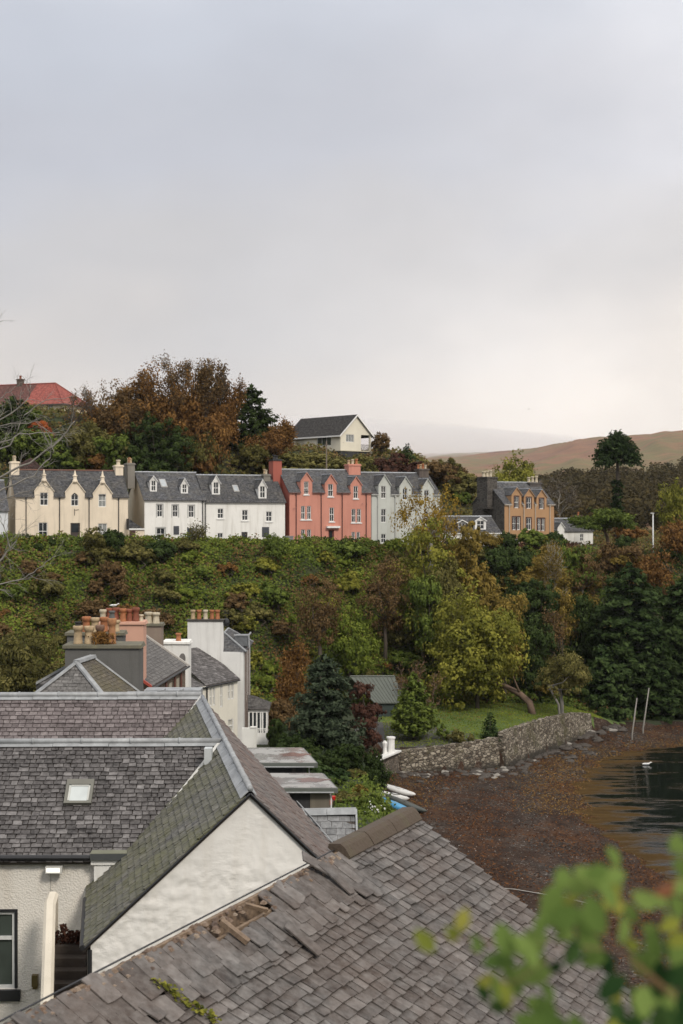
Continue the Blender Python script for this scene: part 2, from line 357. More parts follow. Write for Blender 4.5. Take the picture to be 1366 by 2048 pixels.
def hmap(X, Y):
    X = np.asarray(X, float); Y = np.asarray(Y, float)
    land = IP(Y, [0, 3, 4, 11, 25, 60, 100, 130], [22.2, 22.2, 21.2, 12, 11, 5.5, 4.3, 4])
    yb, yt, zb, zt = f_Yb(X), f_Yt(X), f_zb(X), f_zt(X)
    base = np.where(Y > 120, np.minimum(zb, IP(Y-f_yw(X), [0, 14], [2.9, 3.8])), land)
    base = np.where(X < 3, np.where(Y > 110, zb, land), base)
    t = (Y-yb)/(yt-yb)
    z = np.where(t > 0, base+(zt-base)*(0.35*np.clip(t, 0, 1)+.65*sm(t)), base)
    z = z+(f_Hh(X)-zt)*sm((Y-yt-15)/28.0)*(Y > yt)
    bump = .35*np.sin(X*.31+Y*.17)+.25*np.sin(X*.73-Y*.41+1)
    z = z+bump*sm((Y-yb)/6)*(1-sm((Y-yt+4)/4)*(Y < yt+16))
    beach = (X > f_xw(Y)) & (Y < f_yw(X)) & (Y > 45)
    zbch = np.clip((f_xs(Y)-X)*.062, -1.4, 1.25)+.05*np.sin(X*1.3+Y*.9)*np.sin(Y*.6-X*.4)
    return np.where(beach, zbch, z)
def hz(x, y): return float(hmap(x, y))
def ground(px, py, y0=100, y1=330):
    """where the line of sight through a photo pixel meets the terrain"""
    Y = np.arange(y0, y1, .25); X = (px-683)/F*Y; z = H-(py-1024)/F*Y; g = hmap(X, Y); k = np.nonzero(z <= g)[0]
    i = k[0] if len(k) else len(Y)-1
    return Vector((X[i], Y[i], float(g[i])))
GR = .8
xs = np.arange(-90, 90+GR, GR); ys = np.arange(1, 302, GR); XX, YY = np.meshgrid(xs, ys); ZZ = hmap(XX, YY)
def region(X, Y):
    if X > f_xw(Y)-.4 and Y < f_yw(X)+.3 and Y > 45: return 'beach'
    if Y > f_Yt(X)-1 and Y < f_Yt(X)+4.2: return 'road'
    if 1.0 < X < 12.5 and 127 < Y < f_yw(X)+11.5-max(0, X-6)*1.2: return 'driveway'
    if 3 < X < 31 and f_yw(X) <= Y < f_Yb(X)+2.5: return 'lawn'
    return 'ground'
facesets = {}
ny, nx = XX.shape
for j in range(ny-1):
    for i in range(nx-1):
        facesets.setdefault(region(xs[i]+GR/2, ys[j]+GR/2), []).append((j*nx+i, j*nx+i+1, (j+1)*nx+i+1, (j+1)*nx+i))
GV = np.stack([XX, YY, ZZ], -1).reshape(-1, 3)
gmats = {'beach': m_beach(), 'road': m_ground('tarmac', (.05, .05, .05), (.06, .06, .06), (.07, .068, .065)), 'driveway': m_ground('driveway gravel', (.062, .060, .056), (.085, .08, .075), (.11, .10, .095), .8),
         'lawn': m_ground('lawn', (.075, .12, .022), (.10, .155, .028), (.14, .17, .04), .25), 'ground': m_ground('undergrowth soil', (.022, .032, .010), (.040, .055, .014), (.050, .040, .018), .22)}
for k, fs in facesets.items():
    used = np.unique(np.array(fs)); remap = {int(v): i for i, v in enumerate(used)}
    me = bpy.data.meshes.new(k); me.from_pydata(GV[used].tolist(), [], [tuple(remap[v] for v in f) for f in fs]); me.materials.append(gmats[k])
    me.polygons.foreach_set('use_smooth', [True]*len(me.polygons)); me.update(); tag(link(k, me), kind='structure')
# the sea: one sheet, reaching away to the right
wx = np.concatenate([np.arange(12, 60, 1.0), np.arange(60, 400, 20)]); wy = np.concatenate([np.arange(20, 170, 1.0)])
WX, WY = np.meshgrid(wx, wy); nW = len(wx)
me = bpy.data.meshes.new('sea'); me.from_pydata([(a, b, 0.0) for a, b in zip(WX.ravel(), WY.ravel())], [], [(j*nW+i, j*nW+i+1, (j+1)*nW+i+1, (j+1)*nW+i) for j in range(len(wy)-1) for i in range(nW-1)])
sh = np.clip(1.0-(WX-f_xs(WY))/7.0, 0, 1.2); a = me.attributes.new('shallow', 'FLOAT', 'POINT'); a.data.foreach_set('value', sh.ravel().astype(np.float32))
me.materials.append(m_water()); me.update(); tag(link('sea', me), kind='structure')
# far moorland rising into the cloud
pxs = np.arange(-260, 1700, 10); ds = np.concatenate([[296, 330], np.geomspace(360, 7500, 84)])
def moor_z(px, D):
    Dr = IP(px, [700, 850, 950, 1050, 1150, 1366, 1600], [4600, 4200, 3500, 2500, 1750, 1450, 1350]); yr = IP(px, [300, 850, 1000, 1060, 1105, 1150, 1200, 1250, 1290, 1320, 1345, 1366, 1500], [909, 906, 902, 897, 888, 879, 873, 871, 868, 863, 860, 860, 852])
    zr = H+(1024-yr)/F*Dr; z0 = hmap((px-683)/F*298, 298+0*px)-.5
    t = (D-298)/(Dr-298); z = z0+(zr-z0)*np.where(t < 1, np.clip(t, 0, 1)**1.12, 1-.25*(t-1))
    w = 5.0*np.sin(px*.021+D*.0045)+3.5*np.sin(px*.05-D*.009+2)+2.0*np.sin(px*.11+D*.013)
    return z+w*np.clip(t, 0, 1)*(1-np.clip(t, 0, 1)**6)*.7
PX, DD = np.meshgrid(pxs, ds); MZ = moor_z(PX, DD); MX = (PX-683)/F*DD; npx = len(pxs)
me = bpy.data.meshes.new('moorland_hill'); me.from_pydata(np.stack([MX, DD, MZ], -1).reshape(-1, 3).tolist(), [], [(j*npx+i, j*npx+i+1, (j+1)*npx+i+1, (j+1)*npx+i) for j in range(len(ds)-1) for i in range(npx-1)])
me.materials.append(m_moor()); me.polygons.foreach_set('use_smooth', [True]*len(me.polygons)); me.update(); tag(link('moorland_hill', me), kind='structure')
# ---------------------------------------------------------------- haze over everything and the cloud bank on the hill
def volume_box(name, mesh_fn, dens, col):
    m = bpy.data.materials.new(name+' air'); m.use_nodes = True; n = m.node_tree; n.nodes.clear()
    o_ = n.nodes.new('ShaderNodeOutputMaterial'); v = n.nodes.new('ShaderNodeVolumePrincipled'); v.inputs['Density'].default_value = dens; v.inputs['Color'].default_value = (*col, 1); v.inputs['Anisotropy'].default_value = .2
    n.links.new(v.outputs[0], o_.inputs['Volume']); me = mesh_fn(); me.materials.append(m); o = link(name, me); tag(o, kind='stuff'); return o
def hzbox():
    b = MB(); b.box(-4300, 4300, -60, 7900, -12, 480); me = bpy.data.meshes.new('haze'); me.from_pydata([tuple(q) for q in b.v], [], b.f); return me
if HAZE: volume_box('haze', hzbox, 0.00005, (.97, .98, 1.0))
def mistmesh():
    # a bank of low cloud lying against the moor to the left: a lumpy closed body
    b = MB(); n, m_ = 40, 16; cx, cy, cz, rx, ry, rz_ = -500, 3300, 158, 1150, 900, 72; rings = []
    for j in range(m_+1):
        e = -math.pi/2+math.pi*j/m_; rings.append([b.p((cx+rx*math.cos(e)*math.cos(a)*(1+.12*noise.noise(Vector((a*2, e*2, 1)))), cy+ry*math.cos(e)*math.sin(a), cz+rz_*math.sin(e)*(1+.2*noise.noise(Vector((a*2, e, 5)))))) for a in [2*math.pi*k/n for k in range(n)]])
    for j in range(m_):
        for k in range(n): b.idx([rings[j][k], rings[j][(k+1) % n], rings[j+1][(k+1) % n], rings[j+1][k]])
    me = bpy.data.meshes.new('low_cloud'); me.from_pydata([tuple(q) for q in b.v], [], b.f); return me
if HAZE: volume_box('low_cloud', mistmesh, 0.0020, (.99, .99, 1.0))
# ---------------------------------------------------------------- vegetation
BRK = m_bark('bark brown', (.045, .035, .025), (.10, .08, .06)); BRG = m_bark('bark grey', (.16, .15, .13), (.28, .26, .23)); BRW = m_bark('bark pale', (.30, .28, .24), (.45, .42, .37)); BRR = m_bark('bark red', (.10, .065, .045), (.19, .125, .085))
def LP(k):
    P = {'darkgreen': ((.016, .028, .009), (.038, .060, .017), (.066, .092, .026)),
         'conifer': ((.010, .022, .008), (.032, .056, .018), (.075, .110, .034)),
         'blueconifer': ((.022, .034, .020), (.044, .062, .036), (.082, .104, .060)),
         'green': ((.048, .074, .015), (.100, .140, .026), (.17, .205, .038)),
         'bright': ((.062, .095, .016), (.135, .178, .026), (.225, .255, .038)),
         'olive': ((.052, .054, .018), (.125, .115, .034), (.20, .175, .055)),
         'yellowgreen': ((.080, .097, .016), (.180, .182, .029), (.29, .268, .042)),
         'yellow': ((.14, .085, .014), (.27, .175, .024), (.38, .27, .04)),
         'gold': ((.09, .07, .018), (.20, .145, .032), (.30, .21, .045)),
         'rust': ((.075, .036, .014), (.168, .086, .027), (.26, .14, .04)),
         'orange': ((.09, .045, .016), (.175, .088, .028), (.25, .13, .04)),
         'brown': ((.062, .038, .018), (.135, .084, .036), (.21, .135, .058)),
         'maroon': ((.045, .020, .015), (.085, .040, .028), (.125, .062, .042)),
         'greybrown': ((.055, .042, .030), (.10, .08, .055), (.15, .12, .08)),
         'redorange': ((.16, .035, .012), (.28, .06, .018), (.36, .11, .025))}[k]
    return m_leaf('leaves '+k, sc(P[0], .6), P[1], sc(P[2], 1.3))
def lobes(rng, K, w, d, h, z0, flat=.8):
    out = []
    for i in range(K):
        u = sph(1, rng)[0]; r = rng.random()**.45*.72; c = u*r*np.array([w/2, d/2, h/2]); rr = (.24+.16*rng.random())*min(w, h)*(1 if K < 18 else .74)
        out.append((c+np.array([0, 0, z0+h/2]), rr))
    return out
LD = 1.65
def crown_quads(rng, blobs, sub=16, per=26, leaf=.24, clump=.34, flat=.85, asp=1.4, up=.3):
    Q = []; T = []
    for c, r in blobs:
        dirs = sph(sub, rng); dirs[:, 2] = np.where(dirs[:, 2] < -.35, -dirs[:, 2]*.6, dirs[:, 2])
        bt = rng.random()
        for dv in dirs:
            cc = c+dv*r*(.72+.4*rng.random())*np.array([1, 1, flat]); rr = r*clump*(.6+.8*rng.random()); ct = rng.random()
            n = int(per*LD*(.6+.8*rng.random())); dd = sph(n, rng); P = cc+dd*rr*(rng.random(n)**.4)[:, None]*np.array([1, 1, .75])
            Q.append(leaf_quads(P, dd*.9+dv*.6, leaf*.74, rng, asp, up, .42)); T.append(np.clip(.48*ct+.20*bt+.25*rng.random(n)+.16*dd[:, 2]+.02, 0, 1))  # tint rises towards each clump's top, shading put into leaf colour
    return np.concatenate(Q), np.concatenate(T)
def fit(Q, blobs, w, zlo, zhi):
    c = Q.reshape(-1, 3); a = np.percentile(c[:, 2], .6); b_ = np.percentile(c[:, 2], 99.6); k = (zhi-zlo)/(b_-a); m = np.percentile(np.abs(c[:, 0]), 99.3); kx = (w/2)/m
    Q = Q.copy(); Q[:, :, 2] = zlo+(Q[:, :, 2]-a)*k; Q[:, :, :2] *= kx
    return Q, [(np.array((p[0]*kx, p[1]*kx, zlo+(p[2]-a)*k)), r) for p, r in blobs]
def limb_mb(rng, blobs, h0, r0, trunks=1, lean=0.0, spread=.42):
    b = MB(); n = len(blobs)
    for k in range(trunks):
        off = Vector((rng.normal()*spread*(trunks > 1), rng.normal()*spread*(trunks > 1), 0)); top = Vector((off.x*3+lean*h0*.6, off.y*2, h0))
        pts = [off+Vector((0, 0, -.6)), off*1.4+Vector((lean*h0*.25+rng.normal()*.06, rng.normal()*.06, h0*.45)), top]; b.tube(pts, [r0, r0*.8, r0*.6], 7)
        for i, (c, r) in enumerate(blobs):
            if i % trunks != k: continue
            c = Vector(c); mid = top.lerp(c, .5)+Vector((rng.normal()*.25, rng.normal()*.25, -.1*(c-top).length)); b.tube([top, mid, c], [r0*.5, r0*.3, r0*.1], 5)
    return b
def twig_mb(rng, H_, W_, levels=5, r0=.16, spread=.55, nk=(3, 4), start=.28, upb=.25, rmin=.012):
    b = MB(); tips = []
    def grow(p, d, Lg, r, lv):
        n = 3; pts = [p]; q = p.copy(); dd = d.copy()
        for i in range(n):
            dd = (dd+Vector((rng.normal(), rng.normal(), rng.normal()))*.13+Vector((0, 0, upb*.12))).normalized(); q = q+dd*(Lg/n); pts.append(q.copy())
        b.tube(pts, [max(rmin, r*(1-.35*i/n)) for i in range(n+1)], 5 if lv < 2 else 3, cap=False)
        if lv >= levels: tips.append((q, dd)); return
        k = int(rng.integers(nk[0], nk[1]+1))
        for i in range(k):
            j = 1+int(rng.integers(0, n)) if i else n
            s_ = Vector((rng.normal(), rng.normal(), rng.normal()*.55)); s_ = (s_-dd*s_.dot(dd)); s_.normalize()
            nd = (dd*(1-spread*.5)+s_*spread*(.6+.6*rng.random())+Vector((0, 0, upb*.3))).normalized(); grow(pts[j], nd, Lg*(.62+.18*rng.random()), max(rmin, r*.58), lv+1)
            if lv >= levels-2: tips.append((pts[j], nd))
    grow(Vector((0, 0, -.4)), Vector((0, 0, 1)), H_*start, r0, 0)
    # scale to the wanted envelope
    X_ = max(max(abs(q.x) for q in b.v), max(abs(q.y) for q in b.v)); Z_ = max(q.z for q in b.v); kx = (W_/2)/X_; kz = H_/Z_
    for q in b.v: q.x *= kx; q.y *= kx; q.z *= kz
    tips = [(np.array((t.x*kx, t.y*kx, t.z*kz)), np.array(d)) for t, d in tips]
    return b, tips
def tuft_quads(rng, tips, per, leaf, rad, up=.2, asp=1.5):
    P = []; T = []
    for t, d in tips:
        n = max(1, int(per*(.4+1.2*rng.random()))); ct = rng.random(); P.append(t+rng.normal(size=(n, 3))*rad); T.append(np.clip(.4*ct+.6*rng.random(n), 0, 1))
    P = np.concatenate(P); T = np.concatenate(T); return leaf_quads(P, rng.normal(size=P.shape), leaf, rng, asp, up), T
def conifer_quads(rng, H_, W_, z0=.05, levels=26, nb=9, leaf=.26, droop=.25, shape=.85, dens=1.0, ragged=.25):
    Q = []; T = []
    for i in range(levels):
        f = i/(levels-1); z = H_*(z0+(1-z0)*f); Lr = W_/2*((1-f)**shape)*(1 if f > .12 else .82+1.5*f); k = max(4, int(nb*(1-.55*f)))
        for j in range(k):
            a = rng.random()*6.283; L_ = max(.25, Lr*(1-ragged+2*ragged*rng.random()*.75)); bt = rng.random(); m = max(5, int(L_*15*dens))
            s_ = .15+.85*rng.random(m)**.75; wd = .20*L_*(1.05-s_)+.10
            px_ = math.cos(a)*L_*s_; py_ = math.sin(a)*L_*s_; lat = rng.normal(size=m)*wd; P = np.stack([px_-math.sin(a)*lat, py_+math.cos(a)*lat, z-droop*L_*s_**1.4+.10*L_*(s_ > .85)+rng.normal(size=m)*.10], 1)
            N = np.stack([np.full(m, math.cos(a)*.5), np.full(m, math.sin(a)*.5), np.full(m, .8)], 1)
            Q.append(leaf_quads(P, N, leaf, rng, 2.0, .2, .55)); T.append(np.clip(.25*bt+.25*rng.random(m)+.7*(s_-.35), 0, 1))  # tint lightens towards branch tips, painting them as lit
    return np.concatenate(Q), np.concatenate(T)
def plant(name, base, label, cat, Q, T, leafm, trunk=None, barkm=None, group=None, crown='crown'):
    root = empty(name, base, label, cat, group)
    link(crown, quads_mesh(crown, Q, T, leafm), root)
    if trunk is not None:
        off = Vector(base); trunk.v = [q+off for q in trunk.v]; trunk.build('trunk', barkm or BRK, root, smooth=True)
    return root
def px_tree(px, ytop, ybase, wpx, Y=None, ground_y=None):
    if Y and 184 < Y < 235 and ybase < 990 and px < 960: Y = min(Y, ground(px, ybase, 178).y)
    """size and foot of a tree seen at photo pixels; it stands on the terrain under its axis"""
    if Y is None: g = ground(px, ybase); Y = g.y
    X = (px-683)/F*Y; z = hz(X, Y); top = H-(ytop-1024)/F*Y; return Vector((X, Y, z)), max(.6, top-z), wpx/F*Y
def broad(px, ytop, ybase, wpx, kind, label, Y=None, seed=0, K=13, bottom=.18, leaf=.24, sub=16, per=26, name='tree', cat='tree', bark=None, trunks=1, flat=.85, clump=.34, r0=None, group=None, lean=0, asp=1.4):
    rng = np.random.default_rng(seed or int(px*7+ytop)); b, h, w = px_tree(px, ytop, ybase, wpx, Y)
    vis = (ybase-ytop)/F*b.y; hb = max(h*bottom, h-vis*1.02) if Y else h*bottom
    bl = lobes(rng, K, w*.86, w*.8, (h-hb)*.84, hb+(h-hb)*.05); Q, T = crown_quads(rng, bl, sub, per, leaf, clump, flat, asp)
    Q, bl = fit(Q, bl, w, hb, h); tr = limb_mb(rng, bl, hb+(h-hb)*.18, r0 or max(.07, h*.022), trunks, lean)
    return plant(name, b, label, cat, Q, T, LP(kind), tr, bark or BRK, group)
def twiggy(px, ytop, ybase, wpx, kind, label, Y=None, seed=0, per=5, leaf=.17, rad=.3, levels=5, bark=None, spread=.55, name='tree', nk=(3, 4), r0=.17, group=None, upb=.25):
    rng = np.random.default_rng(seed or int(px*5+ytop)); b, h, w = px_tree(px, ytop, ybase, wpx, Y)
    tm, tips = twig_mb(rng, h, w, levels, r0, spread, nk, .28, upb, rmin=.018); Q, T = tuft_quads(rng, tips, per, leaf, rad)
    return plant(name, b, label, 'tree', Q, T, LP(kind), tm, bark or BRK, group)
def conif(px, ytop, ybase, wpx, kind, label, Y=None, seed=0, group=None, name='conifer', cat='conifer', **k):
    rng = np.random.default_rng(seed or int(px*3+ytop)); b, h, w = px_tree(px, ytop, ybase, wpx, Y); Q, T = conifer_quads(rng, h, w, **k)
    t = MB(); t.tube([(0, 0, -.5), (0, 0, h*.5), (0, 0, h*.96)], [h*.022+.05, h*.014+.03, .02], 7); return plant(name, b, label, cat, Q, T, LP(kind), t, BRK, group)

LPC = LP; BRR0 = BRR; BRG0 = BRG
# ---------------------------------------------------------------- houses of the terrace
GL = m_glass('window glass'); GLC = m_glass('window glass with pale curtains', (.22, .23, .22), .25); GLM = m_glass('window glass over half drawn curtain', (.045, .045, .042), .12); WHT = m_paint('white joinery', (.80, .79, .76), .45)
LEAD = m_lead('lead flashing'); BLK = m_paint('black ironwork', (.018, .018, .02), .45); DRK = m_paint('dark joinery', (.05, .035, .03), .5)
POT_B = m_pot('buff clay pot', (.50, .37, .22)); POT_O = m_pot('orange clay pot', (.42, .16, .065)); POT_R = m_pot('red clay pot', (.27, .085, .045)); POT_C = m_pot('cream clay pot', (.60, .52, .38)); POT_K = m_pot('black pot', (.03, .028, .028))
SL1 = m_slateuv('blue grey slates', (.085, .088, .098), (.14, .14, .15), .42, .30); SL2 = m_slateuv('dark grey slates', (.060, .060, .066), (.105, .105, .11), .42, .30); SL3 = m_slateuv('brown grey slates', (.085, .075, .07), (.14, .13, .125), .42, .30)
def pot(parent, f, u, v, z, h, r, m):
    b = MB(); c = f((u, v, z)); b.lathe(c, [(r*1.15, 0), (r*1.0, h*.08), (r*.86, h*.6), (r*.88, h*.72), (r*1.12, h*.76), (r*1.15, h*.96), (r*1.0, h), (r*.7, h), (r*.7, h*.86)], 10); return b.build('pot', m, parent, True)
def chimney(parent, f, u0, u1, v0, v1, z0, z1, m, pots=(), cap=None, capm=None, name='chimney'):
    b = MB(f); b.box(u0, u1, v0, v1, z0, z1); o = b.build(name, m, parent)
    c = MB(f); e = .09; c.box(u0-e, u1+e, v0-e, v1+e, z1+.003, z1+.14); c.box(u0-e*.3, u1+e*.3, v0-e*.3, v1+e*.3, z1+.143, z1+.22); c.build('chimney_cap', capm or m, o)
    for (pu, pv, h, r, pm) in pots: pot(o, f, pu, pv, z1+.2, h, r, pm)
    return o
def rowpots(u0, u1, v, n, h, r, ms, vv=None):
    return [(u0+(u1-u0)*(i+.5)/n, v if vv is None else v+(vv-v)*(i+.5)/n, h*(1+.12*((i*7) % 3-1)), r, ms[i % len(ms)]) for i in range(n)]
def window(parent, f, u0, z0, u1, z1, v=.12, m=None, glass=None, arch=False, bars=1, sill=None, surround=None, rail=True, label=None):
    m = m or WHT; t = .065; b = MB(f); w = u1-u0; h = z1-z0; d0, d1 = v-.05, v+.02
    b.box(u0, u0+t, d0, d1, z0, z1); b.box(u1-t, u1, d0, d1, z0, z1); b.box(u0+t, u1-t, d0, d1, z0, z0+t*1.2)
    if not arch: b.box(u0+t, u1-t, d0, d1, z1-t, z1)
    else:
        for i in range(6):
            a = math.pi*i/6; a2 = math.pi*(i+1)/6; cx = (u0+u1)/2; P = lambda q, k: (cx-math.cos(q)*w/2*k, d0, z1-.3*w+math.sin(q)**.8*.62*w*k); b.prism([P(a, 1), P(a2, 1), P(a2, .82), P(a, .82)], f((0, .07, 0))-f((0, 0, 0)) if False else (0, .07, 0))
    zm = (z0+z1)/2
    if rail: b.box(u0+t, u1-t, d0+.008, d1-.01, zm-t*.5, zm+t*.5)
    for i in range(bars):
        c = u0+w*(i+1)/(bars+1); b.box(c-.022, c+.022, d0+.016, d1-.02, z0+t*1.2, z1-t)
    o = b.build('window', m, parent)
    if label: o['label'] = label
    g = MB(f); g.face([(u0+.01, v+.012, z0+.01), (u1-.01, v+.012, z0+.01), (u1-.01, v+.012, z1-.01), (u0+.01, v+.012, z1-.01)]); g.build('pane', glass or GL, o)
    if sill: s = MB(f); s.box(u0-.12, u1+.12, -.09, v-.055, z0-.13, z0-.003); s.build('sill', sill, o)
    if surround:
        s = MB(f); k = .13; s.box(u0-k, u0-.002, -.02, .03, z0-.05, z1+k); s.box(u1+.002, u1+k, -.02, .03, z0-.05, z1+k); s.box(u0-.002, u1+.002, -.02, .03, z1+.003, z1+k); s.build('surround', surround, o)
    return o
def door(parent, f, u0, z0, u1, z1, m, v=.16, glass=True):
    b = MB(f); b.box(u0, u1, v, v+.05, z0, z1); b.box(u0, u0+.07, v-.05, v-.002, z0, z1); b.box(u1-.07, u1, v-.05, v-.002, z0, z1); o = b.build('door', m, parent)
    if glass: g = MB(f); g.box(u0+.16, u1-.16, v-.02, v-.003, z0+(z1-z0)*.5, z1-.12); g.build('pane', GL, o)
    h = MB(f); h.box(u1-.2, u1-.15, v-.06, v-.003, z0+.95, z0+1.05); h.build('handle', m_paint('brass', (.4, .3, .12), .3, 1.0), o); return o
def dormer_box(parent, f, u0, u1, zb, zs, zp, ze, k, v0, wm, rm, win=None, front=True, oh=.1, gm=None):
    """cheeks, pitched roof and (for roof dormers) a front, running back into the main slope"""
    uc = (u0+u1)/2; vs = max(v0+.05, (zs-ze)/k); vb = (zp-ze)/k; b = MB(f)
    b.face([(u0, v0+.01, zb), (u0, vs, zs), (u0, v0+.01, zs)]); bc = MB(f); bc.face([(u1, v0+.01, zb), (u1, v0+.01, zs), (u1, vs, zs)])
    if front:
        holes = [[(win[0], win[1]), (win[2], win[1]), (win[2], win[3]), (win[0], win[3])]] if win else []
        b.holed([(u0, zb), (u1, zb), (u1, zs), (uc, zp), (u0, zs)], holes, lambda a, c: (a, v0, c))
    o = b.build('dormer', wm, parent); bc.build('cheek', wm, o)
    r = MB(f); th = .07; s = (zp-zs)/(uc-u0); e = oh
    for (ua, sg) in ((u0-e, 1), (u1+e, -1)):
        za = zs-e*s; vA = max(v0, (za-ze)/k); pts = [(ua, v0-.12, za), (uc, v0-.12, zp+.0), (uc, vb+.1, zp), (ua, max(vA, v0)+.05, za)]; r.prism([(a, c, z+.012) for a, c, z in pts], (0, 0, th))
    r.build('dormer_roof', rm, o)
    l = MB(f); l.tube([(uc, v0-.14, zp+.1), (uc, vb+.1, zp+.1)], .06, 5); l.build('lead_ridge', LEAD, o)
    for (ua, sg) in ((u0, 1), (u1, -1)):
        s_ = MB(f); s_.prism([(ua-.0, v0+.02, zb+.03), (ua-.14*sg, v0+.02, zb+.03), (ua-.14*sg, vs, zs+.03), (ua, vs, zs+.03)], (0, 0, .03)); s_.build('flashing', LEAD, o)
    if gm:
        q = MB(f)
        for (ua, sg) in ((u0-e, 1), (u1+e, -1)): q.prism([(ua, v0-.15, zs-e*s-.02), (uc, v0-.15, zp-.02), (uc, v0-.15, zp+.1), (ua, v0-.15, zs-e*s+.1)], (0, .035, 0))
        q.build('bargeboard', gm, o)
    return o
def rowhouse(name, label, xl, xr, yb, ye, rx, ry, Y0, ang, D, wm, rm, wins=(), gabs=(), dorms=(), pipes=(), doors=(), wmat=None, sill=None, surround=None, pipem=None, sidem=None, group=None, ridgem=None, skys=(), leadk=True, cutback=0):
    O = at(xl, yb, Y0); f, px, U, V = frame(O, R(ang)); zb = O.z-2.0; Wd = px(xr, yb)[0]; ze = px(xl, ye)[1]; zr = px(rx, ry, D/2)[1]; k = (zr-ze)/(D/2)
    root = empty(name, O, label, 'house', group)
    wm_ = wm; outline = [(0, zb), (Wd, zb), (Wd, ze)]; G = []
    for (cx, hw, yp, ys) in gabs:
        uc, zp = px(cx, yp); u0 = px(cx-hw, yp)[0]; u1 = px(cx+hw, yp)[0]; uc = (u0+u1)/2; zs = max(ze+.05, px(cx, ys)[1]); G.append((u0, u1, uc, zs, zp))
    for (u0, u1, uc, zs, zp) in sorted(G, key=lambda g: -g[0]): outline += [(u1, ze), (u1, zs), (uc, zp), (u0, zs), (u0, ze)]
    outline.append((0, ze)); holes = []; WL = []
    for iw, w in enumerate(wins):
        x0, y0, x1, y1 = w[:4]; kd = w[4] if len(w) > 4 else ('s', 's', 'c', 's', 's', 's', 's')[(iw*3+len(name)) % 7]; u0, z1 = px(x0, y0); u1, z0 = px(x1, y1); WL.append((u0, z0, u1, z1, kd))
        if kd == 'a':
            cx = (u0+u1)/2; ww = u1-u0; holes.append([(u0, z0), (u1, z0), (u1, z1-.45*ww), (cx+ww*.36, z1-.16*ww), (cx, z1+.12*ww), (cx-ww*.36, z1-.16*ww), (u0, z1-.45*ww)])
        else: holes.append([(u0, z0), (u1, z0), (u1, z1), (u0, z1)])
    DL = []
    for (x0, y0, x1, y1, dm) in doors: u0, z1 = px(x0, y0); u1, z0 = px(x1, y1); z0 = min(z0, O.z); DL.append((u0, z0, u1, z1, dm)); holes.append([(u0, z0), (u1, z0), (u1, z1), (u0, z1)])
    b = MB(f); b.holed(outline, holes, lambda a, c: (a, 0, c))
    for hl in holes:
        for i in range(len(hl)): a, c = hl[i], hl[(i+1) % len(hl)]; b.face([(a[0], 0, a[1]), (c[0], 0, c[1]), (c[0], .17, c[1]), (a[0], .17, a[1])])
        a0 = min(q[0] for q in hl); a1 = max(q[0] for q in hl); c0 = min(q[1] for q in hl); c1 = max(q[1] for q in hl)
    b.build('wall', wm, root); b = MB(f); b.face([(0, D, zb), (Wd, D, zb), (Wd, D, ze), (0, D, ze)]); b.build('rear_wall', wm, root)
    for u in (0, Wd): s = MB(f); s.face([(u, .002, zb), (u, D, zb), (u, D, ze), (u, D/2, zr), (u, .002, ze)]); s.build('gable_wall', sidem or wm, root)
    oh = .12; vf = -.16; o2 = [(-oh, vf)]
    for (u0, u1, uc, zs, zp) in sorted(G, key=lambda g: g[0]): o2 += [(u0, vf), (u0, .02), (u1, .02), (u1, vf)]
    o2 += [(Wd+oh, vf), (Wd+oh, D/2), (-oh, D/2)]
    r = MB(f); r.holed(o2, [], lambda a, c: (a, c, ze+c*k+.07)); r.face([(-oh, D/2, zr+.07), (Wd+oh, D/2, zr+.07), (Wd+oh, D+.16, ze-.16*k+.07), (-oh, D+.16, ze-.16*k+.07)])
    for u in (-oh, Wd+oh): r.face([(u, vf, ze+vf*k-.05), (u, vf, ze+vf*k+.07), (u, D/2, zr+.07), (u, D/2, zr-.05)]); r.face([(u, D+.16, ze-.16*k-.05), (u, D+.16, ze-.16*k+.07), (u, D/2, zr+.07), (u, D/2, zr-.05)])
    ro = r.build('roof', rm, root)
    l = MB(f); l.tube([(-oh, D/2, zr+.1), (Wd+oh, D/2, zr+.1)], .09, 6); l.build('ridge', ridgem or LEAD, root)
    gx = [(-oh, 0)]; edges = [-oh]+[q for g in sorted(G) for q in (g[0], g[1])]+[Wd+oh]
    for i in range(0, len(edges), 2): gt = MB(f); gt.tube([(edges[i]+.02, vf-.03, ze+vf*k), (edges[i+1]-.02, vf-.03, ze+vf*k)], .06, 6); gt.build('gutter', pipem or BLK, root)
    for (u0, u1, uc, zs, zp) in G: dormer_box(root, f, u0, u1, ze, zs, zp, ze, k, 0.0, wm, rm, front=False, oh=.07, gm=wm)
    for (u0, z0, u1, z1, kd) in WL:
        window(root, f, u0, z0, u1, z1, m=wmat, glass=GLC if kd == 'l' else (GLM if kd == 'c' else GL), arch=(kd == 'a'), sill=sill, surround=surround if kd != 'a' else None)
    for (u0, z0, u1, z1, dm) in DL: door(root, f, u0, z0, u1, z1, dm)
    for d in dorms:
        x0, x1, yp, ys, y1 = d[:5]; za = px((x0+x1)/2, y1, 1.0)[1]; v0 = (za-ze)/k
        u0 = px(x0, y1, v0)[0]; u1, zbb = px(x1, y1, v0); zbb = ze+v0*k; zs = px(x1, ys, v0)[1]; zp = px(x1, yp, v0)[1]; t = .16*(u1-u0)
        wz0, wz1 = zbb+.12, zs+(zp-zs)*.15; wm2 = d[5] if len(d) > 5 else WHT; win = (u0+t, wz0, u1-t, wz1)
        fv = lambda q, v0=v0: f((q[0], q[1]+v0, q[2]))
        o = dormer_box(root, f, u0, u1, zbb, zs, zp, ze, k, v0, wm2, rm, win=win, gm=WHT); window(o, fv, *win, v=.08)
